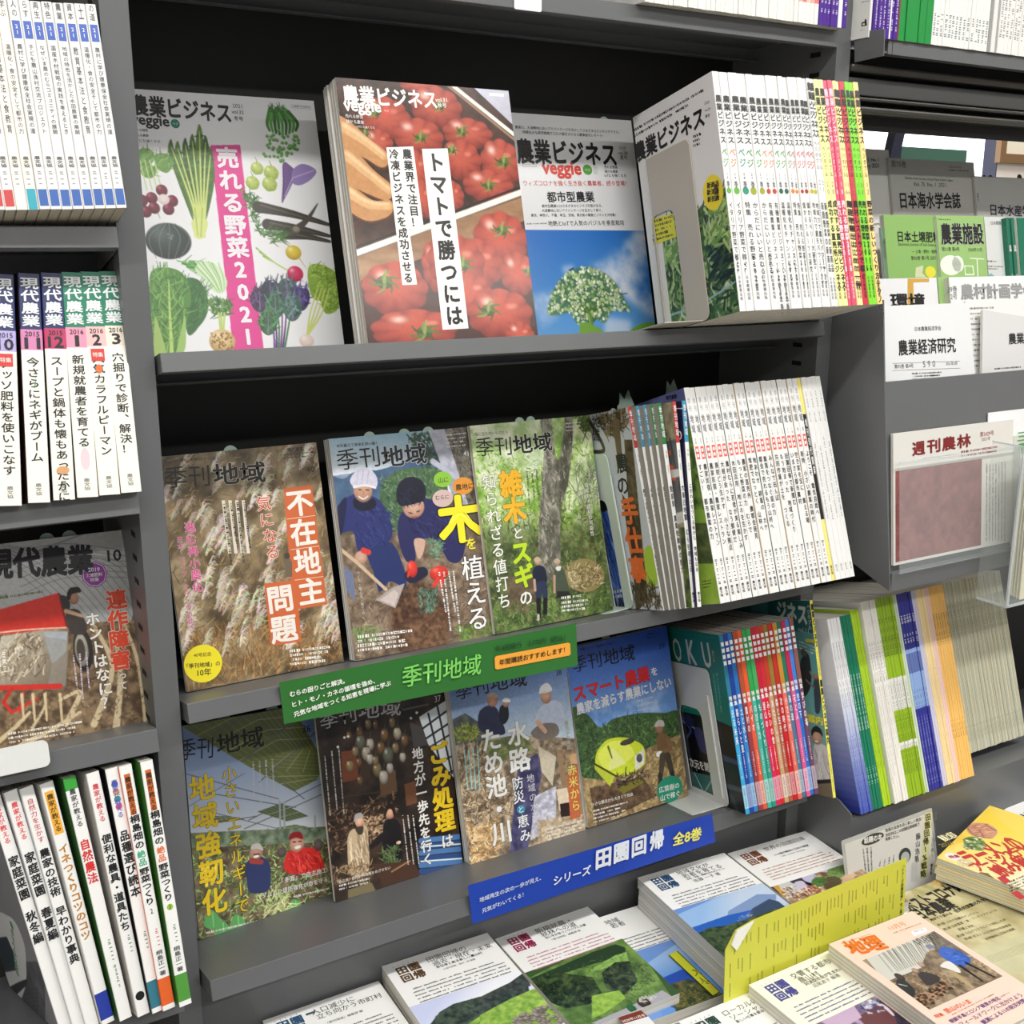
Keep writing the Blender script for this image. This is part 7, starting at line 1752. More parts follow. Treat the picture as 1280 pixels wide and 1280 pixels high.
pr.ht('むらの困りごと解決。', (70, 345), (290, 290), (240, 244, 236), wt=.03); pr.ht('ヒト・モノ・カネの循環を強め、', (80, 386), (410, 290), (240, 244, 236), wt=.03); pr.ht('元気な地域をつくる知恵を現場に学ぶ', (86, 426), (474, 298), (240, 244, 236), wt=.03)
pr.ht('年4回発行　3,772円（税込）', (892, 164), (1172, 116), (18, 66, 30), wt=.012)
uv = pr.uv([(892, 194), (1192, 138), (1192, 190), (892, 246)]); 
pr.poly([(896, 192), (1184, 138), (1192, 142), (1194, 184), (1188, 190), (900, 246), (892, 242), (890, 200)], (246, 170, 62), 0)
pr.ht('年間購読おすすめします！', (908, 218), (1170, 166), K, wt=.012, layer=2)
pr.build('banner_lettering', gb)
bb = banner('shelf_banner', [(585, 1107), (890, 1017), (894, 1052), (590, 1155)], -.0445, (26, 66, 178), 'blue paper banner with white title on the edge of the third tier', 'banner')
fc = Face(Pose(onY((590, 1155), -.0459), 0), .4, .06); cr = Crop(560, 1000, 3.5556)
pr = Print(fc, cr, .0003)
for i, ch in enumerate('田園回帰'): pr.ht(ch, (655 + i * 80, 268 - i * 27), (724 + i * 78, 246 - i * 27), (236, 240, 248), wt=.05, hp=86, layer=2)
pr.ht('シリーズ', (468, 358), (634, 306), (236, 240, 248), wt=.025); pr.ht('全8巻', (998, 176), (1126, 144), (240, 234, 110), wt=.03)
pr.ht('地域再生の次の一歩が見え、', (138, 444), (412, 344), (226, 236, 246), wt=.014); pr.ht('元気がわいてくる！', (150, 492), (334, 418), (226, 236, 246), wt=.014)
pr.build('banner_lettering', bb)
p0 = onY((643, 11), -.0048); p1 = onY((677, 11), -.0048)
Pl = Pose((p0[0], -.0048, p0[2]), 0); wl = p1[0] - p0[0]
o = MB().prism(rrect(0, 0, wl, .021, .002), 1, 0, .0014, mat((236, 236, 234), .35)).build('number_plate', pose=Pl, fix=True)
tag(o, 'small white number plate reading 14 on the lip of the highest shelf', 'sign')
pr = Print(Face(Pl, wl, .021)); pr.htextuv('14', (wl * .3, .0152), (wl * .7, .0152), K, wt=.03, h=.0085); pr.build('plate_lettering', o)
q0 = onY((-6, 972), -.020)
Pq = Pose((onY((-6, 972), -.03)[0], -.0300, onY((-6, 972), -.03)[2]), -20, 0, 0)
o = MB().prism(rrect(0, 0, .050, .026, .006, 'br tr'), 1, 0, .0012, mat((214, 216, 214), .25)).build('label_holder', pose=Pq, fix=True)
tag(o, 'pale plastic label holder clipped to the left shelf lip under the seed drill magazine', 'label holder')
MB().box((.004, .0012, .018), (.03, .018, .0195), mat((214, 216, 214), .25)).build('clip', parent=o)

# loose dividers and slips poking up behind the rows
def slip(px, y, w, h, a, c, label, ear=True, m=None):
    p = onY(px, y)
    pts = [(0, -.10), (w, -.10), (w, -.004), (w * .72, h), (w * .40, h * .5), (w * .2, h * .9), (0, 0)] if not ear else [(0, -.10), (w, -.10), (w, 0)] + [(w / 2 + w / 2 * math.cos(t), w / 2 * math.sin(t)) for t in np.linspace(0, math.pi, 8)]
    o = MB().prism(pts, 1, 0, .001, m or MINT).build('plastic_divider', pose=Pose(p, a, 0, c), fix=True)
    tag(o, label, 'divider', 'pale green dividers with round ears')
slip((774, 512), .155, .034, .026, -14, 10, 'pale green divider with a torn corner behind the fanned red and blue spines', False)
slip((833, 492), .160, .026, .020, -14, 6, 'pale green divider with a torn corner above the purple cover behind the fanned spines', False)
slip((763, 516), .150, .012, .01, -14, 8, 'small pale divider ear above the dry tree cover by the pale green bookend')
slip((772, 510), .152, .010, .01, -14, 8, 'smaller pale divider ear left of the fanned red spine')
slip((918, 486), .175, .014, .012, -16, 0, 'pale green divider ear behind the long white row near its left end')
slip((961, 478), .175, .014, .010, -16, 0, 'pale green divider ear behind the middle of the long white row')
slip((866, 792), .150, .018, .02, -14, 5, 'pale divider with a torn corner above the teal cover', False)
o = MB().box((0, 0, -.06), (.030, .001, .016), mat((206, 206, 200), .6)).build('paper_slip', pose=Pose(onY((903, 786), .155), -14, 0, 0)); tag(o, 'white paper slip standing behind the coloured spines on the third tier', 'slip')

# ================================================================== books lying on the counter
def flat(TL, z, yaw, w, h):
    """pose of a cover lying face up; TL = photo pixel of its upper left corner at height z"""
    P_ = Pose(onZ(TL, z), -90, 0, yaw)
    P_.p = P_.p - P_.m @ np.array([0, 0, h]); return P_
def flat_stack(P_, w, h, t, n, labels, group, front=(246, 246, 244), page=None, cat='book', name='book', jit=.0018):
    first = None; r = random.Random(int(w * 1e4) + n + int(P_.p[0] * 1e4))
    for i in range(n):
        Pb = P_.moved(r.uniform(-jit, jit) if i else 0, i * t, r.uniform(-jit, jit) if i else 0)
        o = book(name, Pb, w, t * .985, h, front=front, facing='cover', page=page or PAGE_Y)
        tag(o, labels[i] if i < len(labels) else labels[-1], cat, group)
        if first is None: first = o
    return first
TABLE = .5552
wA, hA = .148, .21
def denen(fc, o, logo, t1, t2, sub='', auth='', vphoto=.49, col=(40, 60, 140), ub=.08, fine_col=None, w=wA, h=hA, tag_=None):
    pr = Print(fc)
    L = .030; x, y = ub * w, h * .945
    for k, ch in enumerate('田園回帰'):
        cx = x + (k % 2) * L * .55; cy = y - (k // 2) * L * .55
        pr.vtextuv(ch, (cx + L * .25, cy), (cx + L * .25, cy - L * .52), logo, wt=.05, sz=1.0)
    for k in range(5): pr.rectuv(x + k * L * .22, y + .0012, x + k * L * .22 + .0006, y + .0034, logo, 1)
    pr.htextuv(t1, (.37 * w, h * .925), (.37 * w + min(.60, .073 * len(t1)) * w, h * .925), (66, 66, 68))
    if t2: pr.htextuv(t2, (.39 * w, h * .875), (.39 * w + min(.56, .073 * len(t2)) * w, h * .875), (66, 66, 68))
    if sub: pr.htextuv(sub, (.40 * w, h * .836), (.40 * w + .43 * w, h * .836), K, wt=.012)
    if auth: pr.htextuv(auth, (.44 * w, h * .800), (.44 * w + .30 * w, h * .800), (90, 90, 92))
    r = random.Random(len(t1)); fcx = fine_col or (96, 96, 98)
    for k in range(5):
        u = .10 * w + (.02 * w if k == 0 else 0)
        while u < (.93 if k else .86) * w:
            cw = r.uniform(.0018, .0027)
            if r.random() > .1: pr.rectuv(u, h * .715 - k * .0066, u + cw * .8, h * .715 - k * .0066 + r.uniform(.0014, .0024), fcx, 1)
            u += cw
    pr.build('cover_lettering', o)
SEA = 'the country life series lying on the counter'
# -- left end: population
PJ = flat((328, 1276), .604, -.7, wA, hA)
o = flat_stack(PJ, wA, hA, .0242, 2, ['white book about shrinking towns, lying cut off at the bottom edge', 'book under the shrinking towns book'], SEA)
denen(Face(PJ, wA, hA), o, (44, 84, 120), '人口減少に', '立ち向かう市町村', '', '『季刊地域』編集部 編')
pr = Print(Face(PJ, wA, hA)); pr.rectuv(.325 * wA, hA * .917, .40 * wA, hA * .934, (60, 84, 100), 1); pr.build('badge', o)
# -- past present future
PA = flat((477, 1208), .6185, -2.3, wA, hA)
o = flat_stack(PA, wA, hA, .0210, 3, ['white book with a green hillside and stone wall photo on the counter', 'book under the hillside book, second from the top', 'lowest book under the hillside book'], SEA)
fc = Face(PA, wA, hA); cr = Crop(460, 1130, 7.111)
cv = Canvas(fc, (226, 230, 244), cr, v1=hA * .585)
cv.ramp([(300, 900), (1400, 500), (1500, 1500), (300, 1500)], (206, 214, 246), (244, 246, 252), (600, 900), (900, 1000)); 
cv.poly([(540, 1090), (640, 960), (760, 890), (1000, 830), (1120, 790), (1260, 700), (1400, 600), (1500, 1300), (500, 1300)], (52, 62, 66)); cv.tex([(600, 1000), (760, 890), (1120, 790), (1400, 620), (1500, 1100), (600, 1200)], (36, 48, 46), (84, 100, 84), 14, 4, 2)
cv.tex([(700, 1300), (900, 1060), (1120, 920), (1300, 840), (1700, 700), (1700, 1500), (700, 1500)], (104, 150, 52), (172, 204, 90), 22, 5, 1.8); cv.hatch([(800, 1250), (1000, 1000), (1400, 820), (1500, 1200), (800, 1400)], 300, 50, 24, [(130, 174, 66), (186, 214, 104), (90, 136, 50)], 6, .2)
cv.tex([(960, 1500), (1180, 1300), (1400, 1180), (1560, 1340), (1560, 1700), (960, 1700)], (70, 64, 56), (150, 140, 126), 12, 6, 2.4)
cr2 = Crop(600, 1120, 7.111); cv.crop = cr2
cv.tex([(0, 900), (100, 850), (330, 740), (430, 740), (450, 800), (200, 880), (60, 980), (0, 1000)], (44, 52, 50), (84, 92, 84), 12, 4, 2)
cv.tex([(0, 1060), (260, 920), (490, 820), (640, 960), (300, 1100), (100, 1160), (0, 1160)], (110, 156, 56), (180, 210, 96), 16, 5, 1.8)
for k in range(150):
    r_ = random.Random(k); x, y = r_.uniform(300, 760), r_.uniform(960, 1180)
    if y > 960 + (620 - x) * .35: cv.ell((x, y), r_.uniform(14, 30), r_.uniform(12, 22), (150, 142, 130), (60, 54, 48), (196, 190, 180))
cv.build(o)
denen(fc, o, (92, 70, 44), '田園回帰の', '過去・現在・未来', '移住者と創る新しい農山村', '小田切徳美・筒井一伸 編著')
# -- forestry
PR_ = flat((617, 1172), .600, -1.6, wA, hA)
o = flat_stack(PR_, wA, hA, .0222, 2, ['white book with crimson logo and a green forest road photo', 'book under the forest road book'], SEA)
fc = Face(PR_, wA, hA); cr = Crop(600, 1120, 7.111)
cv = Canvas(fc, (60, 90, 50), cr, v1=hA * .60)
cv.tex([(300, 800), (1300, 300), (1700, 900), (600, 1500)], (70, 100, 50), (130, 166, 84), 30, 3, 1.8)
cv.poly([(440, 740), (700, 630), (1000, 500), (1200, 430), (1290, 460), (1290, 520), (900, 640), (500, 760)], (44, 66, 44)); cv.tex([(940, 680), (1200, 530), (1300, 500), (1320, 580), (1060, 660)], (110, 156, 70), (160, 196, 110), 14, 6)
cv.tex([(440, 760), (700, 680), (1000, 720), (1080, 860), (980, 960), (760, 1000), (600, 930)], (24, 38, 26), (74, 96, 56), 18, 5, 2.4); cv.tex([(1080, 680), (1200, 590), (1330, 580), (1400, 760), (1280, 880), (1120, 820)], (24, 36, 26), (80, 96, 66), 16, 6, 2.4)
cv.hatch([(440, 760), (700, 640), (1300, 480), (1400, 800), (980, 960), (700, 980)], 400, 16, 70, [(60, 90, 46), (110, 140, 80), (34, 56, 34)], 7, 1.3)
cv.tex([(990, 920), (1230, 840), (1280, 900), (1060, 1010)], (140, 180, 66), (176, 208, 96), 14, 4)
cr3 = Crop(740, 1180, 7.111); cv.crop = cr3
cv.tex([(0, 460), (240, 410), (300, 480), (100, 620), (0, 660)], (120, 164, 60), (170, 204, 90), 14, 4); cv.hatch([(150, 200), (480, 180), (560, 330), (300, 480), (240, 400)], 200, 16, 70, [(40, 52, 38), (80, 96, 60), (24, 34, 26)], 8, 1.3)
cv.poly([(0, 700), (320, 560), (620, 410), (700, 460), (800, 600), (300, 800)], (172, 172, 178)); cv.hatch([(300, 480), (560, 380), (620, 420), (360, 540)], 140, 16, 60, [(90, 130, 60), (130, 164, 84), (50, 80, 44)], 6, 1.3)
cv.ell((350, 570), 40, 40, (46, 110, 66), (24, 60, 40)); cv.ell((460, 520), 60, 46, (70, 60, 50), (34, 30, 28)); cv.hatch([(400, 480), (560, 460), (560, 500), (420, 520)], 30, 40, 30, [(226, 226, 220), (196, 200, 190)], 10, .9); cv.poly([(440, 580), (560, 520), (620, 570), (500, 630)], (150, 124, 70))
cv.build(o)
denen(fc, o, (150, 30, 80), '新規就農・', '就林への道', '担い手が育つノウハウと支援', '『季刊地域』編集部 編', fine_col=(190, 120, 140))
uo = fc.px(cr3([(232, 655), (480, 590), (560, 711), (260, 720)]))
pr = Print(fc, cr3); pr.poly([(232, 655), (436, 590), (496, 645), (280, 711)], (124, 54, 40), 1); pr.poly([(280, 711), (500, 645), (600, 760), (330, 800)], (236, 236, 236), 1); pr.ht('2020年11月号', (268, 692), (470, 634), (240, 230, 220), wt=.02, layer=3); pr.build('paper_band', o)
# -- hometown and the tall stack of youth books
def coast(fc, o, cr, polys):
    cv = Canvas(fc, (110, 150, 214), cr, v1=hA * .585)
    polys(cv); cv.build(o)
PH = flat((706, 1160), .586, -3.7, wA, hA)
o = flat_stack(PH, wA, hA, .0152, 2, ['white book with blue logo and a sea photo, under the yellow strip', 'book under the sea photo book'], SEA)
fc = Face(PH, wA, hA); cr = Crop(740, 1180, 7.111)
def sea1(cv):
    cv.ramp([(300, 300), (900, -100), (1400, 300), (900, 900)], (150, 184, 226), (96, 146, 214), (540, 180), (700, 300)); cv.poly([(560, 330), (800, 226), (1100, 400), (900, 600), (700, 560)], (34, 76, 176)); cv.tex([(640, 390), (740, 340), (860, 310), (1300, 500), (1300, 900), (760, 620)], (40, 56, 34), (110, 104, 60), 16, 4, 2.2)
    cv.hatch([(700, 420), (900, 360), (1200, 560), (900, 700)], 260, 16, 60, [(120, 130, 50), (60, 84, 40), (190, 170, 60), (40, 60, 34)], 7, 1.2); cv.hatch([(800, 600), (1100, 480), (1200, 700), (850, 720)], 260, 22, 60, [(60, 104, 44), (34, 64, 34), (100, 140, 60)], 6, .9)
coast(fc, o, cr, sea1)
denen(fc, o, (44, 84, 160), '地域', '若者', '', '', )
# yellow strip on it
qs = [onZ(p, .5868) for p in Crop(740, 1180, 7.111)([(680, 100), (760, 62), (1136, 420), (1070, 462)])]
ym = MB(); ym.faces([*qs, *[q + np.array([0, 0, .0006]) for q in qs]], [(3, 2, 1, 0), (4, 5, 6, 7), (0, 1, 5, 4), (1, 2, 6, 5), (2, 3, 7, 6), (3, 0, 4, 7)], mat((206, 210, 40), .5))
o = ym.build('paper_strip', fix=True); tag(o, 'yellow paper strip with black handwriting beside the tall book stack', 'strip')
fz = Face(Pose((0, 0, .5876), -90, 0, 0), 1, 1); pr = Print(fz, Crop(740, 1180, 7.111))
for a_, b_ in (((680, 100), (1070, 462)), ((760, 62), (1136, 420))):
    d_ = np.array([6, -4.]); a_, b_ = np.array(a_, float), np.array(b_, float); s_ = 1 if a_[0] < 720 else -1
    pr.poly([a_, b_, b_ + d_ * s_, a_ + d_ * s_], (30, 30, 20), 0)
for pts, w_ in (([(890, 232), (925, 240), (938, 262), (920, 284)], 7), ([(955, 300), (985, 318), (970, 330)], 6), ([(1000, 318), (975, 356)], 6), ([(1000, 336), (1046, 330)], 6), ([(1010, 350), (1040, 352)], 6)):
    for (ax, ay), (bx, by) in zip(pts, pts[1:]):
        L_ = math.hypot(bx - ax, by - ay); nx, ny = -(by - ay) / L_ * w_ / 2, (bx - ax) / L_ * w_ / 2
        pr.poly([(ax + nx, ay + ny), (bx + nx, by + ny), (bx - nx, by - ny), (ax - nx, ay - ny)], K, 1)
pr.poly([(1044, 366), (1078, 372), (1070, 396), (1040, 388)], (240, 176, 40), 1)
pr.build('handwriting', o)
PS = flat((797, 1097), .6355, -4.3, wA, hA)
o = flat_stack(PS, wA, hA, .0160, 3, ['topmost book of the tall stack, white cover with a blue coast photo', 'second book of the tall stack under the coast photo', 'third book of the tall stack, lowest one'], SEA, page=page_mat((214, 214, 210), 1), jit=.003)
fc = Face(PS, wA, hA); cr = Crop(780, 1020, 3.368)
def sea2(cv):
    cv.ramp([(150, 450), (600, 250), (760, 420), (420, 640)], (150, 188, 232), (196, 214, 236), (330, 400), (480, 420)); cv.poly([(440, 400), (560, 330), (640, 330), (640, 380), (430, 440)], (130, 156, 200)); cv.poly([(270, 476), (430, 420), (560, 390), (640, 360), (760, 480), (420, 640)], (40, 96, 186)); cv.poly([(540, 390), (610, 350), (650, 360), (700, 400), (640, 420), (520, 440)], (54, 76, 104))
    cv.tex([(300, 500), (360, 470), (430, 462), (520, 432), (640, 390), (760, 420), (700, 560), (420, 640)], (36, 56, 38), (90, 110, 70), 12, 4, 2.2); cv.hatch([(310, 510), (440, 480), (640, 410), (720, 440), (420, 640)], 260, 8, 60, [(60, 84, 44), (110, 130, 70), (34, 52, 36)], 3.5, 1.2)
    cv.hatch([(490, 420), (540, 405), (550, 420), (470, 446)], 40, 5, 10, [(206, 206, 206), (170, 176, 180)], 3, .6)
coast(fc, o, cr, sea2)
denen(fc, o, (40, 76, 116), '地域文化が', '若者を育てる', '民俗・芸能・農業文化のまちづくり', '佐藤 一子 著')
# -- world rural return
PWd = flat((905, 1066), .622, -4.2, wA, hA)
PWd.p = PWd.p + np.array([.003, -.004, 0])
o = flat_stack(PWd, wA, hA, .0166, 4, ['white book with brown logo and a food market photo in the back corner', 'book under the food market book, second', 'book under the food market book, third', 'lowest book under the food market book'], SEA)
fc = Face(PWd, wA, hA); cr = Crop(900, 1020, 7.111)
cv = Canvas(fc, (150, 120, 90), cr, v1=hA * .53)
cv.tex([(350, 700), (1200, 400), (1400, 600), (700, 1000)], (110, 80, 60), (206, 180, 150), 22, 3, 2.2)
for pts, c_ in (([(520, 600), (600, 560), (700, 640), (640, 700), (560, 680)], (206, 206, 200)), ([(600, 560), (700, 520), (780, 600), (700, 620)], (70, 56, 76)), ([(660, 600), (740, 580), (780, 660), (700, 680)], (206, 200, 216)), ([(720, 520), (800, 500), (880, 560), (830, 610), (760, 590)], (196, 190, 216)), ([(700, 530), (760, 580), (820, 600), (790, 620)], (34, 30, 44)), ([(860, 470), (960, 440), (1040, 420), (1040, 480), (920, 500)], (200, 196, 214)), ([(460, 620), (500, 610), (610, 690), (560, 710), (480, 660)], (206, 160, 70)), ([(830, 560), (930, 540), (960, 580), (880, 640), (820, 610)], (84, 124, 60)), ([(960, 480), (1080, 430), (1160, 470), (1060, 560), (980, 560)], (120, 150, 84)), ([(920, 560), (1040, 540), (1080, 600), (960, 660)], (90, 80, 56)), ([(1090, 540), (1180, 500), (1200, 540), (1130, 580)], (206, 170, 140)), ([(400, 620), (460, 620), (560, 720), (500, 720)], (60, 60, 70))): cv.blob(pts, c_)
cv.hatch([(840, 540), (960, 540), (950, 610), (840, 620)], 90, 18, 60, [(60, 110, 50), (130, 160, 84), (40, 80, 40)], 6, 1.2); cv.dots([(640, 680), (860, 610), (930, 670), (720, 780)], 160, 5, 13, [(190, 110, 66), (226, 190, 150), (150, 70, 44), (236, 220, 196)]); cv.dots([(540, 640), (680, 620), (700, 700), (600, 740)], 60, 5, 14, [(236, 232, 226), (120, 84, 70), (206, 196, 190)]); cv.hatch([(980, 470), (1120, 440), (1140, 520), (1000, 560)], 100, 16, 40, [(90, 130, 60), (176, 196, 130), (70, 90, 50)], 6, 1.2)
cv.build(o)
denen(fc, o, (122, 70, 44), '世界の田園回帰', '', '11ヵ国の動向と日本の展望', '大森彌・小田切徳美・藤山浩 編著', fine_col=(180, 130, 100))
# -- local and social
PLo = flat((880, 1262), .600, -1.0, wA, hA); 
PLo.p[0] = onZ((850, 1275), .60)[0] + .012
PLo = Pose(onZ((848, 1277), .600), -90, 0, -1.0); PLo.p = PLo.p - PLo.m @ np.array([0, 0, hA])
o = flat_stack(PLo, wA, hA, .0222, 2, ['white book about living locally, cut off at the bottom edge', 'book under the living locally book'], SEA)
denen(Face(PLo, wA, hA), o, (40, 70, 60), 'ローカルに生きる', 'ソーシャルに働く', '新しい仕事を創る若者たち', '')
# -- towns and villages resonate
PK2 = flat((936, 1231), .6175, -.1, wA, hA)
o = flat_stack(PK2, wA, hA, .0206, 3, ['cream white book with purple logo and a radish photo at the front', 'book under the radish photo book, second', 'lowest book under the radish photo book'], SEA, front=(240, 240, 226))
fc = Face(PK2, wA, hA); cr = Crop(920, 1120, 3.5556)
cv = Canvas(fc, (120, 96, 130), cr, v1=hA * .56)
cv.tex([(340, 600), (700, 400), (900, 560), (600, 760)], (84, 66, 96), (176, 156, 190), 20, 3, 2); cv.poly([(540, 540), (700, 440), (900, 560), (700, 700)], (104, 60, 66)); cv.poly([(380, 560), (520, 480), (560, 540), (460, 600)], (196, 170, 200))
for a_, b_ in (((600, 470), (700, 530)), ((640, 450), (730, 520)), ((680, 430), (760, 540))): cv.line([a_, ((a_[0] + b_[0]) / 2 + 8, (a_[1] + b_[1]) / 2 - 8), b_], 26, (232, 226, 240), 12, smooth=True)
cv.hatch([(540, 480), (680, 420), (700, 440), (560, 520)], 100, 10, 30, [(150, 170, 190), (90, 100, 140), (206, 210, 226)], 5, .9); cv.tex([(700, 520), (880, 500), (900, 700), (760, 700)], (30, 26, 40), (70, 60, 84), 14, 5); cv.dots([(560, 500), (640, 470), (660, 510), (600, 530)], 30, 3, 8, [(60, 60, 110), (206, 206, 226)])
cv.build(o)
denen(fc, o, (66, 66, 150), '交響する都市と', '農山村', '対流型社会が生まれる', '沼尾波子 編著', fine_col=(110, 110, 150))
# -- geography magazine
PG = flat((1036, 1180), .640, -1.7, wA, hA)
o = flat_stack(PG, wA, hA, .0056, 15, ['pink magazine with orange title and a woodland photo, front right'] + ['magazine under the pink geography magazine, %s in its pile' % nth(k) for k in range(1, 15)], 'pile of pink magazines on the counter', front=(246, 212, 196), cat='magazine', name='magazine', jit=.0006)
fc = Face(PG, wA, hA); cr = Crop(1120, 1140, 8.)
uv = fc.px(cr([(380, 190), (1075, 620), (350, 990)])); 
v1 = float(uv[0, 1]) ; v0 = float(uv[2, 1] + uv[1, 1]) / 2; 
cv = Canvas(fc, (120, 104, 84), cr, u0=.012, u1=wA - .010, v0=v0, v1=v1)
cv.tex([(-400, 0), (1400, 0), (1400, 1300), (-400, 1300)], (90, 78, 62), (170, 150, 124), 20, 4, 2)
cv.poly([(-300, 460), (0, 340), (190, 270), (360, 200), (440, 300), (300, 420), (250, 560), (100, 620), (-100, 700)], (206, 206, 198)); cv.tex([(300, 240), (400, 190), (560, 290), (720, 390), (560, 350), (400, 360)], (96, 90, 80), (140, 132, 118), 10, 4)
for k in range(26): cv.line([(-170 + k * 22 + (k * 37) % 17, 430 - k * 8 - (k * 23) % 40), (-30 + k * 21 + (k * 29) % 30, 600 - k * 7)], 5 + (k * 7) % 6, [(52, 50, 44), (84, 80, 72), (40, 38, 34)][k % 3], 4); 
for k in range(10): cv.line([(180 + k * 22, 290 - k * 10), (240 + k * 26, 330 - k * 8)], 12, (46, 42, 38), 8)
cv.hatch([(700, 400), (1060, 590), (960, 640), (760, 500)], 200, 26, -20, [(196, 170, 130), (120, 96, 70), (226, 206, 170)], 7, .8); cv.hatch([(-100, 700), (300, 560), (700, 700), (350, 960), (150, 860)], 500, 26, 20, [(150, 116, 80), (96, 68, 44), (206, 176, 136), (60, 44, 34)], 8, 1.0)
cv.blob([(430, 370), (480, 350), (600, 380), (720, 450), (740, 500), (660, 550), (520, 490), (440, 430)], (52, 96, 190)); cv.hatch([(440, 370), (720, 450), (690, 540), (480, 450)], 40, 50, -30, [(84, 130, 220), (30, 60, 140)], 10, .3); cv.ell((350, 366), 40, 26, (196, 176, 160), (130, 110, 100)); cv.blob([(290, 340), (340, 326), (390, 350), (340, 370)], (120, 130, 150)); cv.line([(700, 510), (980, 650)], 36, (34, 30, 34), 22); cv.line([(640, 540), (860, 690)], 40, (34, 30, 34), 22); cv.blob([(440, 540), (520, 490), (620, 560), (640, 610), (520, 570)], (226, 224, 220)); cv.line([(560, 600), (760, 750)], 60, (176, 156, 116), 40); cv.blob([(210, 610), (290, 600), (420, 640), (430, 690), (310, 730)], (56, 52, 54)); cv.ell((260, 530), 34, 30, (200, 160, 140), (60, 44, 40)); cv.ell((200, 590), 34, 30, (190, 150, 130), (50, 40, 36)); cv.blob([(0, 690), (80, 680), (190, 780), (170, 850), (60, 820)], (44, 48, 50)); cv.line([(30, 720), (110, 740)], 10, (226, 226, 220)); cv.ell((40, 650), 40, 40, (70, 60, 56), (36, 30, 28))
for k in range(3): cv.line([(180, 870 + k * 30), (340, 800 + k * 40), (500, 680 + k * 40)], 13, (190, 140, 100), smooth=True)
cv.dots([(180, 860), (480, 690), (560, 760), (320, 960)], 40, 10, 22, [(40, 28, 24), (70, 44, 34)])
cv.build(o)
pr = Print(fc, Crop(920, 1120, 3.5556))
pr.ht('地理', (492, 236), (650, 200), (226, 116, 36), wt=.05, hp=64, layer=2); pr.ht('11月号', (680, 146), (752, 122), (240, 160, 110), wt=.005, layer=2); pr.fine((468, 212), (600, 168), 1, 8, (200, 150, 130)); pr.fine((700, 166), (820, 122), 1, 9, (190, 140, 120)); pr.poly([(776, 160), (840, 140), (852, 158), (792, 180)], (240, 240, 246), 1); pr.fine((792, 160), (836, 148), 1, 8, (160, 150, 190), layer=2)
pr.crop = Crop(1120, 1140, 8.)
pr.ht('特集', (390, 1050), (470, 1020), (226, 100, 60), wt=.02, layer=2); pr.ht('里山のいま', (490, 1000), (740, 890), (226, 100, 60), wt=.02, layer=2); pr.fine((560, 1030), (980, 820), 1, 24, (190, 130, 120), .6); pr.ht('朝鮮半島とロシア極東の地名', (540, 1100), (1030, 860), (110, 70, 130), wt=.02, layer=2); pr.fine((1050, 850), (1130, 806), 1, 24, (170, 120, 130), .6); pr.ht('フィールドワークに出かけよう', (640, 1130), (1250, 826), (120, 80, 130), wt=.014, layer=2); pr.ht('観測による11の防災対策', (860, 1110), (1290, 880), (100, 60, 130), wt=.02, layer=2)
pr.build('cover_lettering', o)
# -- khaki post-corona magazine
PO = Pose(onZ((1085, 1160), .588), -90, 0, -2.5)
wO, hO = .21, .257
q = onZ((1118, 1128), .588); PO.p = q - PO.m @ np.array([.012, 0, hO - .012])
o = flat_stack(PO, wO, hO, .0053, 6, ['khaki magazine with bold black title lying under the yellow one on the right'] + ['magazine under the khaki magazine, %s in its pile' % nth(k) for k in range(1, 6)], 'pile of khaki magazines on the counter', front=(190, 182, 140), cat='magazine', name='magazine')
fc = Face(PO, wO, hO); cr = Crop(1050, 990, 5.335)
cv = Canvas(fc, (196, 186, 142), cr, res=.0012)
cv.tex([(200, 400), (1400, 300), (1500, 1300), (200, 1300)], (176, 164, 118), (212, 204, 160), 40, 3, 1.8); cv.tex([(460, 640), (620, 560), (700, 620), (520, 720)], (150, 150, 96), (206, 190, 140), 20, 4, 2); cv.poly([(800, 1100), (1300, 900), (1400, 1200), (800, 1260)], (200, 200, 166), a=.7, soft=12)
for k in range(5): cv.line([(980, 1100 + k * 12), (1230, 1010 + k * 14)], 4, (170, 166, 126))
cv.build(o)
pr = Print(fc, cr)
pr.poly([(612, 596), (700, 560), (742, 580), (650, 630)], (230, 180, 80), 0); pr.ht('特集', (640, 606), (712, 580), (244, 230, 190), wt=.04, layer=2)
pr.ht('ポストコロナ時代の', (440, 772), (900, 584), K, wt=.05, hp=76, layer=2); pr.ht('日本農業', (500, 824), (748, 738), K, wt=.05, hp=72, layer=2)
pr.ht('世界的変動の先を見', (764, 800), (990, 706), K, wt=.03, layer=2); pr.ht('何がどう変わる', (600, 856), (744, 808), K, wt=.03, layer=2)
for k, (a_, b_, t_) in enumerate((((650, 890), (920, 802), '第1部 コロナ危機のインパクト'), ((690, 920), (1044, 786), '第2部 日本農業・食・フードシステムへの'), ((790, 920), (892, 890), '影響と対応'), ((780, 966), (1104, 850), '第3部 コロナリスクにどう対応したか'), ((830, 984), (1140, 886), '第4部 ポストコロナ時代の日本農業'), ((970, 984), (1164, 912), '世界動向と日本の進路'))): pr.ht(t_, a_, b_, (70, 66, 50), wt=.006, layer=2)
pr.build('cover_lettering', o)
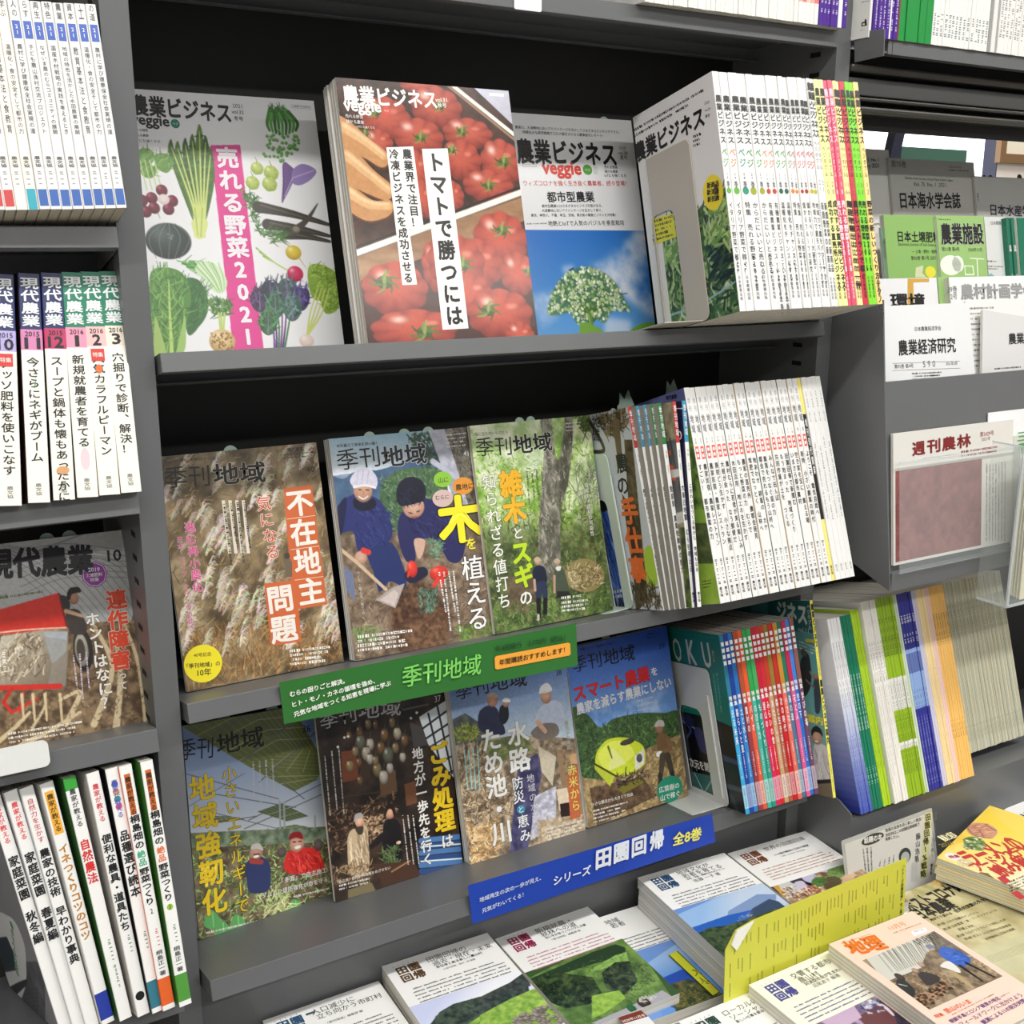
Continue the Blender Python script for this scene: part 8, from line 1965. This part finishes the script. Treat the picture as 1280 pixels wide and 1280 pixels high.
# -- yellow ramen magazine
PRm = Pose(onZ((1171, 1072), .628), -90, 0, 17.1)
wR, hR = .21, .297
PRm.p = PRm.p - PRm.m @ np.array([0, 0, hR])
PRm.p = PRm.p + np.array([0, 0, 0.])
n_ = 10; 
o = flat_stack(PRm, wR, hR, .0042, 8, ['yellow magazine with red noodle title, askew on the right pile'] + ['magazine under the yellow noodle magazine, %s in its pile' % nth(k) for k in range(1, 8)], 'pile of yellow magazines on the counter', front=(244, 214, 90), cat='magazine', name='magazine', page=page_mat((226, 220, 190), 1))
fc = Face(PRm, wR, hR); cr = Crop(1130, 1000, 8.533)
cv = Canvas(fc, (244, 214, 92), cr, res=.0011)
cv.ramp([(300, 700), (900, 100), (2500, 1500), (1500, 2500)], (246, 212, 70), (246, 226, 160), (600, 300), (900, 760)); cv.poly([(900, 1000), (1500, 600), (2200, 1800), (1200, 1900)], (240, 236, 220), a=.8, soft=20); cv.poly([(350, 440), (600, 340), (700, 420), (440, 520)], (236, 200, 80), soft=4)
cv.blob([(670, 290), (740, 250), (860, 250), (960, 290), (1000, 350), (940, 410), (800, 400), (700, 360)], (206, 150, 120)); cv.hatch([(690, 290), (860, 260), (980, 330), (920, 400), (760, 380)], 60, 70, -30, [(176, 110, 84), (226, 176, 150), (150, 84, 64)], 10, .3); cv.line([(680, 300), (760, 380), (940, 410)], 10, (110, 56, 40), smooth=True); cv.line([(800, 310), (860, 400)], 8, (120, 66, 50)); cv.line([(870, 262), (980, 330)], 16, (130, 70, 50))
cv.blob([(640, 420), (720, 390), (820, 410), (880, 480), (840, 540), (740, 530), (660, 500)], (110, 140, 70)); cv.dots([(640, 420), (820, 400), (880, 500), (760, 540)], 60, 8, 22, [(90, 130, 56), (196, 206, 150), (60, 80, 40), (220, 224, 190)]); cv.dots([(650, 480), (740, 520), (700, 540), (640, 510)], 16, 8, 18, [(60, 64, 50), (206, 210, 190)])
cv.blob([(440, 580), (480, 562), (560, 580), (640, 620), (600, 650), (480, 630)], (240, 232, 226)); cv.blob([(570, 650), (640, 620), (740, 650), (760, 690), (680, 720), (600, 700)], (222, 206, 160)); cv.dots([(580, 640), (740, 640), (740, 710), (620, 710)], 60, 5, 12, [(206, 186, 130), (232, 220, 180)])
cv.blob([(776, 800), (820, 770), (900, 790), (970, 840), (960, 870), (860, 870), (800, 850)], (110, 90, 56)); cv.dots([(790, 790), (900, 780), (960, 860), (820, 860)], 80, 4, 10, [(76, 60, 36), (150, 126, 84), (90, 96, 60)])
cv.build(o)
pr = Print(fc, cr); RR = (190, 44, 36)
pr.ht('ラーメンの', (660, 640), (1230, 450), RR, wt=.05, hp=150, layer=2); pr.ht('フードシステムを', (740, 730), (1400, 480), RR, wt=.03, hp=90, layer=2); pr.ht('読み解く', (970, 780), (1400, 600), RR, wt=.05, hp=120, layer=2)
pr.ht('農業と経済', (392, 420), (540, 366), (248, 240, 190), wt=.04, hp=60, layer=2); pr.ht('2021', (384, 492), (510, 456), (150, 130, 50), wt=.01, layer=2); pr.ht('特集', (480, 612), (590, 598), (176, 60, 90), wt=.03, layer=2)
pr.poly([(988, 830), (1060, 806), (1140, 866), (1080, 900)], (190, 50, 60), 1); pr.poly([(1136, 990), (1210, 970), (1300, 1040), (1240, 1066)], (190, 50, 60), 1); pr.fine((1120, 880), (1330, 790), 4, 34, (60, 50, 40), .6)
pr.build('cover_lettering', o)
# -- white volume behind the yellow one
PBk = Pose(onZ((1240, 1028), .600), -90, 0, 8.); PBk.p = PBk.p - PBk.m @ np.array([0, 0, .257])
PBk.p = np.array([onZ((1238, 1026), .60)[0] + .0, -.370, .600])
o = flat_stack(PBk, .182, .257, .0147, 3, ['white volume with black brush lettering at the right edge behind the yellow magazine', 'volume under the white brush lettered one', 'lowest volume under the white brush lettered one'], 'white volumes at the right edge of the counter')
pr = Print(Face(PBk, .182, .257), Crop(1130, 1000, 8.533)); pr.ht('農村と地域', (1060, 330), (1500, 130), K, wt=.05, hp=110, layer=2); pr.build('cover_lettering', o)

# folded yellow leaflet standing before the stack
A_, B_, C_, D2 = [onY(p, -.2375) for p in ((918, 1165), (1135, 1072), (1130, 1145), (905, 1245))]
zb = .5562
yb = -.2395
O = np.array([D2[0], yb, zb]); wY = C_[0] - D2[0] + .001; hY = .137
PY_ = Pose(O, -3, 0, 0)
mb = MB(); YLW = mat((206, 206, 70), .5)
n = 14; vs = []
fcY = Face(PY_, wY, hY)
tl = fcY.px([(912, 1176), (928, 1152), (960, 1143), (1135, 1072)])
vtl = float(tl[2][1]); vtr = float(tl[3][1])
pts = [(0, 0), (wY, 0), (wY, vtr), (.045, vtl), (.018, vtl - .004), (.002, vtl - .026)]
mb.prism(pts, 1, 0, .0012, YLW)
o = mb.build('folded_leaflet', pose=PY_, fix=True)
tag(o, 'yellow folded leaflet with columns of small print standing before the tall book stack', 'leaflet')
MB().prism([(.018, vtl - .004), (.045, vtl), (.018, vtl - .030), (.010, vtl - .020)], 1, -.0025, -.0008, mat((236, 236, 226), .5)).build('curled_corner', parent=o, fix=True)
pr = Print(fcY)
r_ = random.Random(5)
for k in range(46):
    u = .010 + k * (wY - .02) / 46; vt_ = vtl + (vtr - vtl) * u / wY - .012
    for seg_ in range(r_.randint(1, 4)):
        L_ = r_.uniform(.010, .022); v = vt_ - seg_ * .030 - r_.uniform(0, .004)
        if r_.random() < .82 and v - L_ > .012:
            z_ = v
            while z_ > v - L_:
                pr.rectuv(u - .0011, z_ - .0016, u + .0011 * r_.uniform(.3, 1), z_ - .0004, (104, 104, 40), 1); z_ -= .0024
pr.vtextuv('「シリーズ田園回帰」のご案内', (wY - .0065, vtr - .006), (wY - .0065, vtr - .085), (60, 60, 20), wt=.02)
pr.build('leaflet_lettering', o)

# sign card in a clear sleeve leaning on the lower cabinet
PC_ = Pose(np.array([onY((1064, 1128), -.150)[0], -.152, .5565]), -14, 0, 0)
fcS = Face(PC_, .2, .15); q = fcS.px([(1069, 1046), (1180, 1003), (1172, 1108), (1064, 1128)])
wS, hS = float(q[1][0] - q[0][0]) , float(q[1][1] + q[0][1]) / 2
mb = MB(); mb.prism(rrect(0, 0, wS, hS, .003), 1, 0, .0010, clear_mat('clear_sleeve', (210, 212, 206), .55, .2))
o = mb.build('sign_card', pose=PC_, fix=True)
tag(o, 'white sign card in a clear sleeve propped behind the yellow leaflet', 'sign')
MB().box((.005, -.0004, .004), (wS - .006, -.0001, hS - .006), mat((206, 204, 198), .5)).build('card', parent=o)
pr = Print(Face(PC_, wS, hS, o=(0, -.0005, 0)), Crop(1050, 990, 5.335))
pr.round((218, 312), 74, 34, (60, 62, 58), 1); pr.ht('話題の本', (160, 325), (280, 296), (226, 226, 220), wt=.03, layer=2)
pr.vt('田園回帰1%戦略', (588, 140), (552, 572), (70, 66, 40), wt=.035, layer=2, xs=1.1); pr.poly([(566, 140), (614, 132), (582, 560), (530, 580)], (206, 204, 150), 0); pr.vt('シリーズ田園回帰1', (640, 124), (612, 440), (120, 124, 118), layer=2); pr.vt('藤山浩著', (522, 270), (510, 470), (60, 60, 58), wt=.012, layer=2); pr.vt('農文協', (612, 476), (604, 552), (60, 60, 58), wt=.012, layer=2)
pr.ht('地域の未来を拓く新しい視点！', (302, 258), (545, 176), (70, 70, 68), wt=.01); pr.ht('市町村はこの田園回帰戦略で', (304, 290), (530, 212), (70, 70, 68), wt=.01); pr.ht('再建したい。', (302, 316), (394, 290), (70, 70, 68), wt=.01)
for k in range(3): pr.fine((206 - k * 26, 366 + k * 6), (212 - k * 20, 540), 1, 16, (90, 90, 86), .7, vertical=True, seed=k)
for k in range(4): pr.fine((360 - k * 30, 420 + k * 12), (352 - k * 30, 500), 1, 14, (110, 110, 106), .7, vertical=True, seed=k)
pr.round((432, 424), 40, 52, (60, 64, 62), 1); pr.round((434, 436), 28, 38, (170, 176, 174), 2); pr.poly([(480, 470), (520, 460), (514, 590), (474, 600)], (190, 190, 186), 1)
pr.build('card_lettering', o)

# ================================================================== right unit: journals in the stepped rack
def rack_face(TL, TR, y0, zb, lean, t=.004, ci=(232, 232, 230), label='', group='journals standing in the stepped rack on the right', wmax=None, bot=None, cat='journal'):
    P_ = Pose((0, y0, zb), -lean)
    uv = Face(P_, 1, 1).px([TL, TR])
    w = float(uv[1][0] - uv[0][0]); h = float(uv[:, 1].mean())
    if wmax: w = wmax
    P_ = P_.moved(float(uv[0][0]), 0, 0)
    o = book('journal', P_, w, t, h, front=ci, facing='cover')
    tag(o, label, cat, group)
    return o, P_, Face(P_, w, h), w, h
cr = Crop(1040, 100, 3.367)
Z1, Z2, Z3, Z4 = 1.205, 1.240, 1.330, 1.365
GY = (186, 186, 180)
o, P_, fc, w, h = rack_face((1080, 186), (1110.5, 187), .100, Z4, 12, ci=(216, 216, 210), label='pale grey journal dated 2021 at the left end of the rack back step')
pr = Print(fc, cr); pr.ht('Vol. 7, No. 1', (120, 340), (196, 336), K, wt=.012); pr.ht('January 2021', (110, 366), (198, 362), K, wt=.012); pr.ht('Journal', (172, 608), (204, 606), K); pr.build('cover_lettering', o)
o, P_, fc, w, h = rack_face((1111, 198.5), (1217, 202), .095, Z4, 12, ci=GY, label='grey journal about sea water science on the back step')
pr = Print(fc, cr); pr.ht('日本海水学会誌', (286, 506), (540, 508), K, wt=.022, hp=70); pr.ht('Bulletin of the Society of Sea Water Science, Japan', (308, 414), (508, 424), (90, 90, 86)); pr.ht('Vol. 75  No. 1  2021', (342, 438), (478, 442), (90, 90, 86)); pr.ht('ISSN 0369-4550', (492, 366), (544, 368), (90, 90, 86)); pr.fine((492, 380), (570, 383), 1, 10, (90, 90, 86)); pr.ht('第75巻', (248, 352), (312, 356), (90, 90, 86)); pr.build('cover_lettering', o)
o, P_, fc, w, h = rack_face((1217.5, 219), (1330, 226), .090, Z4, 12, ci=(180, 180, 176), label='grey fishery journal at the right edge of the back step')
pr = Print(fc, cr); pr.ht('日本水産学会誌', (666, 546), (900, 556), (34, 34, 60), wt=.022, hp=48); pr.fine((612, 476), (616, 512), 1, 10, (90, 90, 86), vertical=True); pr.build('cover_lettering', o)
o, P_, fc, w, h = rack_face((1100.5, 284), (1108, 284), .030, Z3, 12, ci=(112, 160, 130), label='teal green journal edge left of the green soil journal'); 
o, P_, fc, w, h = rack_face((1104, 268), (1171, 270), .026, Z3, 12, t=.008, ci=(138, 180, 100), label='green soil science journal standing in the rack')
pr = Print(fc, cr); pr.ht('日本土壌肥料学雑誌', (276, 658), (540, 664), K, wt=.02, hp=46); pr.ht('Japanese Journal of Soil Science', (278, 692), (440, 696), (80, 100, 60)); pr.ht('― 土壌・肥料・植物', (336, 722), (440, 722), (50, 60, 40)); pr.ht('第92巻 第1号 2021', (332, 750), (436, 748), (50, 60, 40)); pr.poly([(352, 790), (384, 780), (380, 812), (396, 830), (350, 830)], (206, 210, 170), 0); pr.round((414, 808), 22, 24, (226, 214, 60), 1); pr.fine((222, 668), (222, 750), 1, 8, (60, 80, 40), vertical=True); pr.build('cover_lettering', o)
o, P_, fc, w, h = rack_face((1170, 269), (1229, 270.5), .0215, Z3, 12, ci=(152, 190, 116), label='green farm structures journal with a white outline drawing')
pr = Print(fc, cr); pr.ht('農業施設', (456, 648), (636, 648), K, wt=.04, hp=92, layer=3, ol=((230, 236, 226), .06)); pr.ht('第51巻 第4号', (462, 712), (536, 712), (60, 70, 50)); pr.ht('2020年12月', (572, 714), (630, 714), (60, 70, 50)); WO = (232, 238, 226)
pr.round((500, 780), 44, 42, WO, 0); pr.round((530, 774), 24, 34, WO, 0); pr.poly([(556, 780), (594, 782), (600, 822), (560, 822)], WO, 0); pr.poly([(560, 784), (590, 786), (595, 816), (563, 816)], (152, 190, 116), 1); pr.poly([(580, 748), (640, 752), (640, 756), (580, 752)], WO, 0); pr.poly([(608, 752), (612, 752), (616, 826), (612, 826)], WO, 0); pr.fine((448, 586), (500, 588), 1, 8, (90, 110, 70)); pr.build('cover_lettering', o)
o, P_, fc, w, h = rack_face((1230, 270.5), (1257.5, 272), .030, Z3, 12, ci=(214, 216, 214), label='white journal with a small mountain mark between green ones')
pr = Print(fc, cr); pr.ht('日本農業誌', (668, 602), (722, 602), (110, 110, 110)); pr.fine((654, 762), (690, 764), 1, 10, K); pr.fine((654, 784), (716, 786), 2, 10, (110, 110, 110)); pr.poly([(656, 826), (668, 812), (684, 826)], (130, 176, 180), 0); pr.build('cover_lettering', o)
for k, (x, lb) in enumerate(((1258, 'first'), (1264, 'second'))):
    P_ = Pose((0, .020, Z3), -12); u = float(Face(P_, 1, 1).px([(x, 272)])[0][0]); hh = float(Face(P_, 1, 1).px([(x, 272)])[0][1]); Pb = P_.moved(u, 0, 0)
    o = book('journal', Pb, .0070, .15, hh, spine=(20, 110, 84), front=(20, 110, 84), bands=((0, .40, (226, 196, 50)),)); spine_text(o, Pb, .0070, hh, dict(texts=[('誌', .80, .74, (230, 230, 226), .02, .8)], fines=[(.58, .42, (220, 230, 226), .5, .5), (.38, .22, K, .5, .6)])); tag(o, 'green and yellow journal spine, %s of two at the right edge' % lb, 'journal', 'green and yellow journals at the right edge')
P_ = Pose((0, .020, Z3), -12); u = float(Face(P_, 1, 1).px([(1270.5, 272)])[0][0]); Pb = P_.moved(u, 0, 0)
o = book('journal', Pb, .13, .006, hh, front=(20, 112, 86), facing='cover'); tag(o, 'green and yellow journal facing out at the right edge', 'journal', 'green and yellow journals at the right edge')
pr = Print(Face(Pb, .13, hh)); pr.rectuv(0, 0, .13, hh * .40, (226, 196, 50), 0); pr.rectuv(.008, hh * .42, .06, hh * .52, (210, 226, 230), 0); pr.build('cover_blocks', o)
o, P_, fc, w, h = rack_face((1099.5, 348), (1170.5, 347.5), -.034, Z2, 12, ci=(226, 226, 228), label='white environment journal with an ochre corner mark and bold black title')
pr = Print(fc, cr); OC = (206, 160, 70); pr.poly([(318, 836), (408, 836), (408, 850), (342, 852), (344, 960), (318, 960)], OC, 1); pr.ht('環境', (244, 930), (392, 930), K, wt=.04, hp=66, layer=3); pr.build('cover_lettering', o)
o, P_, fc, w, h = rack_face((1172, 346), (1182, 346), -.026, Z2, 12, ci=(152, 190, 116), label='thin strip of a green journal behind the front step')
o, P_, fc, w, h = rack_face((1186, 347), (1330, 343), -.036, Z2, 12, t=.010, ci=(234, 234, 234), label='white rural planning journal with large grey outlined title')
pr = Print(fc, cr); pr.ht('農村計画学会誌', (540, 892), (900, 884), (150, 152, 152), wt=.05, hp=66, layer=2); pr.ht('39巻', (486, 882), (526, 880), (90, 90, 90)); pr.ht('2号', (498, 912), (526, 910), (90, 90, 90)); pr.build('cover_lettering', o)
o, P_, fc, w, h = rack_face((1098, 383), (1211.5, 378), -.0885, Z1, 12, ci=(226, 227, 228), label='white farm economics journal in front of the rack')
pr = Print(fc, cr); pr.ht('農業経済研究', (278, 1128), (520, 1114), K, wt=.02, hp=66); pr.ht('日本農業経済学会', (348, 1048), (458, 1044), (40, 40, 40)); 
for y_ in (1192, 1222): pr.poly([(254, y_), (538, y_ - 10), (538, y_ - 8), (254, y_ + 2)], (120, 120, 120), 0)
pr.ht('第92巻 第4号', (262, 1206), (342, 1202), (70, 70, 70)); pr.ht('5 9 0', (382, 1196), (434, 1194), (120, 120, 120)); pr.ht('2021年3月', (478, 1194), (526, 1192), (70, 70, 70)); pr.fine((336, 1236), (462, 1230), 3, 12, (60, 60, 60), .6); pr.build('cover_lettering', o)
o, P_, fc, w, h = rack_face((1207, 377), (1330, 372), -.082, Z1, 12, ci=(228, 228, 226), label='white page of fine print between the two front journals')
pr = Print(fc, cr); pr.fine((578, 962), (680, 958), 12, 22, (120, 120, 118), .42, seed=4); pr.build('page_lettering', o)
P_ = Pose((onY((1236, 470), -.094)[0], -.094, Z1), -12, 8, 0)
o = book('journal', P_, .15, .004, .205, front=(212, 212, 212), facing='cover'); tag(o, 'grey white farm journal tilted at the right edge in front of the rack', 'journal', 'journals standing in the stepped rack on the right')
pr = Print(Face(P_, .15, .205), cr); pr.ht('農業', (742, 1090), (808, 1086), K, wt=.02, hp=48); pr.fine((684, 1216), (792, 1208), 1, 12, (60, 60, 60), .6); pr.build('cover_lettering', o)
slip((1228, 222), .172, .010, .01, -12, 0, 'dark divider ear above the grey fishery journal, left of the pair', True, mat((60, 80, 72), .5)); slip((1236, 222), .172, .010, .01, -12, 0, 'dark divider ear above the grey fishery journal, right of the pair', True, mat((60, 80, 72), .5)); slip((1272, 222), .172, .012, .01, -12, 0, 'dark divider ear at the right edge of the back step', True, mat((60, 80, 72), .5))

# newspaper and clear pockets on the sloping flap
FA = math.degrees(math.atan2(fl0[0] - fl1[0], fl0[1] - fl1[1]))
PF = Pose((0, fl1[0] - .0005, fl1[1] + .002), -FA)
Fq = Face(PF, 1, 1)
q = Fq.px([(1112, 541), (1262, 525), (1258, 686), (1115, 706)])
u0, u1, hN = float(q[0][0]), float(q[1][0]), float(q[0][1] + q[1][1]) / 2
PN = PF.moved(u0, -.006, max(0.0, float(q[3][1])))
wN = u1 - u0; hN -= max(0.0, float(q[3][1]))
o = book('newspaper', PN, wN, .004, hN, front=(218, 216, 210), facing='cover'); tag(o, 'folded weekly farm newspaper with dark red title in a clear pocket', 'newspaper')
fc = Face(PN, wN, hN); cr = Crop(1100, 500, 7.111)
q = fc.px(cr([(115, 640), (905, 520), (880, 1326)]))
cv = Canvas(fc, (128, 70, 70), cr, u0=.004, u1=float(q[1][0]), v0=.004, v1=float(q[0][1] + q[1][1]) / 2)
cv.tex([(0, 400), (1000, 400), (1000, 1600), (0, 1600)], (116, 62, 62), (146, 88, 86), 30, 4, 1.6); cv.noise(.1, 5, 3)
cv.build(o, rough=.5)
pr = Print(fc, cr)
for i, ch in enumerate('週刊農林'): pr.ht(ch, (284 + i * 132, 440 - i * 22), (400 + i * 136, 420 - i * 22), (126, 34, 36), wt=.04, hp=124, layer=2)
pr.ht('第2429号', (888, 306), (1010, 290), (150, 60, 60)); pr.ht('2021年', (902, 350), (980, 338), (150, 120, 116)); pr.fine((720, 462), (1040, 416), 2, 36, (140, 60, 60), .55); pr.fine((380, 520), (700, 478), 1, 20, (130, 150, 190), .4)
for k in range(7): pr.fine((1110 - k * 27, 545 + k * 4), (1106 - k * 27, 1250), 1, 16, (70, 70, 66), .6, vertical=True, layer=2, seed=k, gap=.12)
pr.build('newspaper_lettering', o)
q = Fq.px([(1234, 516), (1330, 508)])
P2_ = PF.moved(float(q[0][0]), -.0018, .01)
o = book('newspaper', P2_, .16, .0012, float(q[0][1]) - .01, front=(236, 236, 238), facing='cover'); tag(o, 'white newspaper edge showing behind the weekly farm newspaper', 'newspaper')
q = Fq.px([(1262, 545), (1330, 540)])
P2_ = PF.moved(float(q[0][0]), -.0062, .006)
o = book('newspaper', P2_, .15, .003, float(q[0][1]) - .006, front=(206, 208, 200), facing='cover'); tag(o, 'newspaper with green lettering in the deep clear box at the right edge', 'newspaper')
pr = Print(Face(P2_, .15, .2), Crop(1100, 500, 7.111)); pr.vt('三農', (1256, 270), (1262, 480), (80, 150, 90), wt=.02, xs=1.3); pr.build('newspaper_lettering', o)
# clear pocket
q = Fq.px([(1113, 578), (1261, 560), (1258, 690), (1113, 708)])
a0, a1, hp_ = float(q[0][0]), float(q[1][0]) + .004, float(q[0][1])
mb = MB(); mb.box((a0, -.016, .0), (a1, -.0145, hp_), CLEAR).box((a0, -.0145, .0), (a1, -.0005, .0012), CLEAR)
o = mb.build('clear_pocket', pose=PF); tag(o, 'clear acrylic pocket holding the weekly farm newspaper on the flap', 'pocket')
MB().box((a0, -.0163, hp_), (a1, -.0140, hp_ + .0015), CLEAR_EDGE).box((a1, -.016, 0), (a1 + .0015, -.0005, hp_), CLEAR_EDGE).build('pocket_edge', parent=o)
# deep clear box at the right edge
b0 = onY((1258, 760), -.190); b1 = onY((1258, 562), -.190)
hb = b1[2] - b0[2]; dB = abs(-.190 - (-.140))
Pb_ = Pose((b0[0], -.190, b0[2]), 0)
mb = MB(); mb.box((0, 0, 0), (.20, .0018, hb), CLEAR).box((0, .0018, 0), (.0018, dB, hb), CLEAR).box((0.0018, .0018, 0), (.20, dB, .0018), CLEAR)
o = mb.build('clear_box', pose=Pb_); tag(o, 'deep clear acrylic box hooked on the flap at the right edge', 'box')
MB().box((-.0006, -.0006, 0), (.0036, .0024, hb), CLEAR_EDGE).box((0, -.0006, -.0004), (.20, .0024, .0026), CLEAR_EDGE).box((-.0004, .0024, -.0004), (.0022, dB, .0024), CLEAR_EDGE).box((-.0004, .0024, hb - .001), (.0014, dB, hb + .001), CLEAR_EDGE).build('box_edge', parent=o)
CRM_ = mat((228, 222, 190), .6)
xs0 = onY((1268, 750), -.172)[0] - b0[0]
for i in range(5):
    mb = MB(); x0_ = xs0 + .0; yy = .010 + i * .006
    prof = [(yy, .0022), (yy + .0016, .0022), (yy + .0032, hb * .45), (yy + .0016, hb * .93), (yy, hb * .93), (yy + .0016, hb * .45)]
    mb.prism(prof, 0, xs0 + i * .0022, .18, CRM_)
    o = mb.build('leaflet', pose=Pb_, fix=True); tag(o, 'cream leaflet sheet in the deep clear box, %s from the front' % nth(i), 'leaflet', 'cream leaflets in the deep clear box')
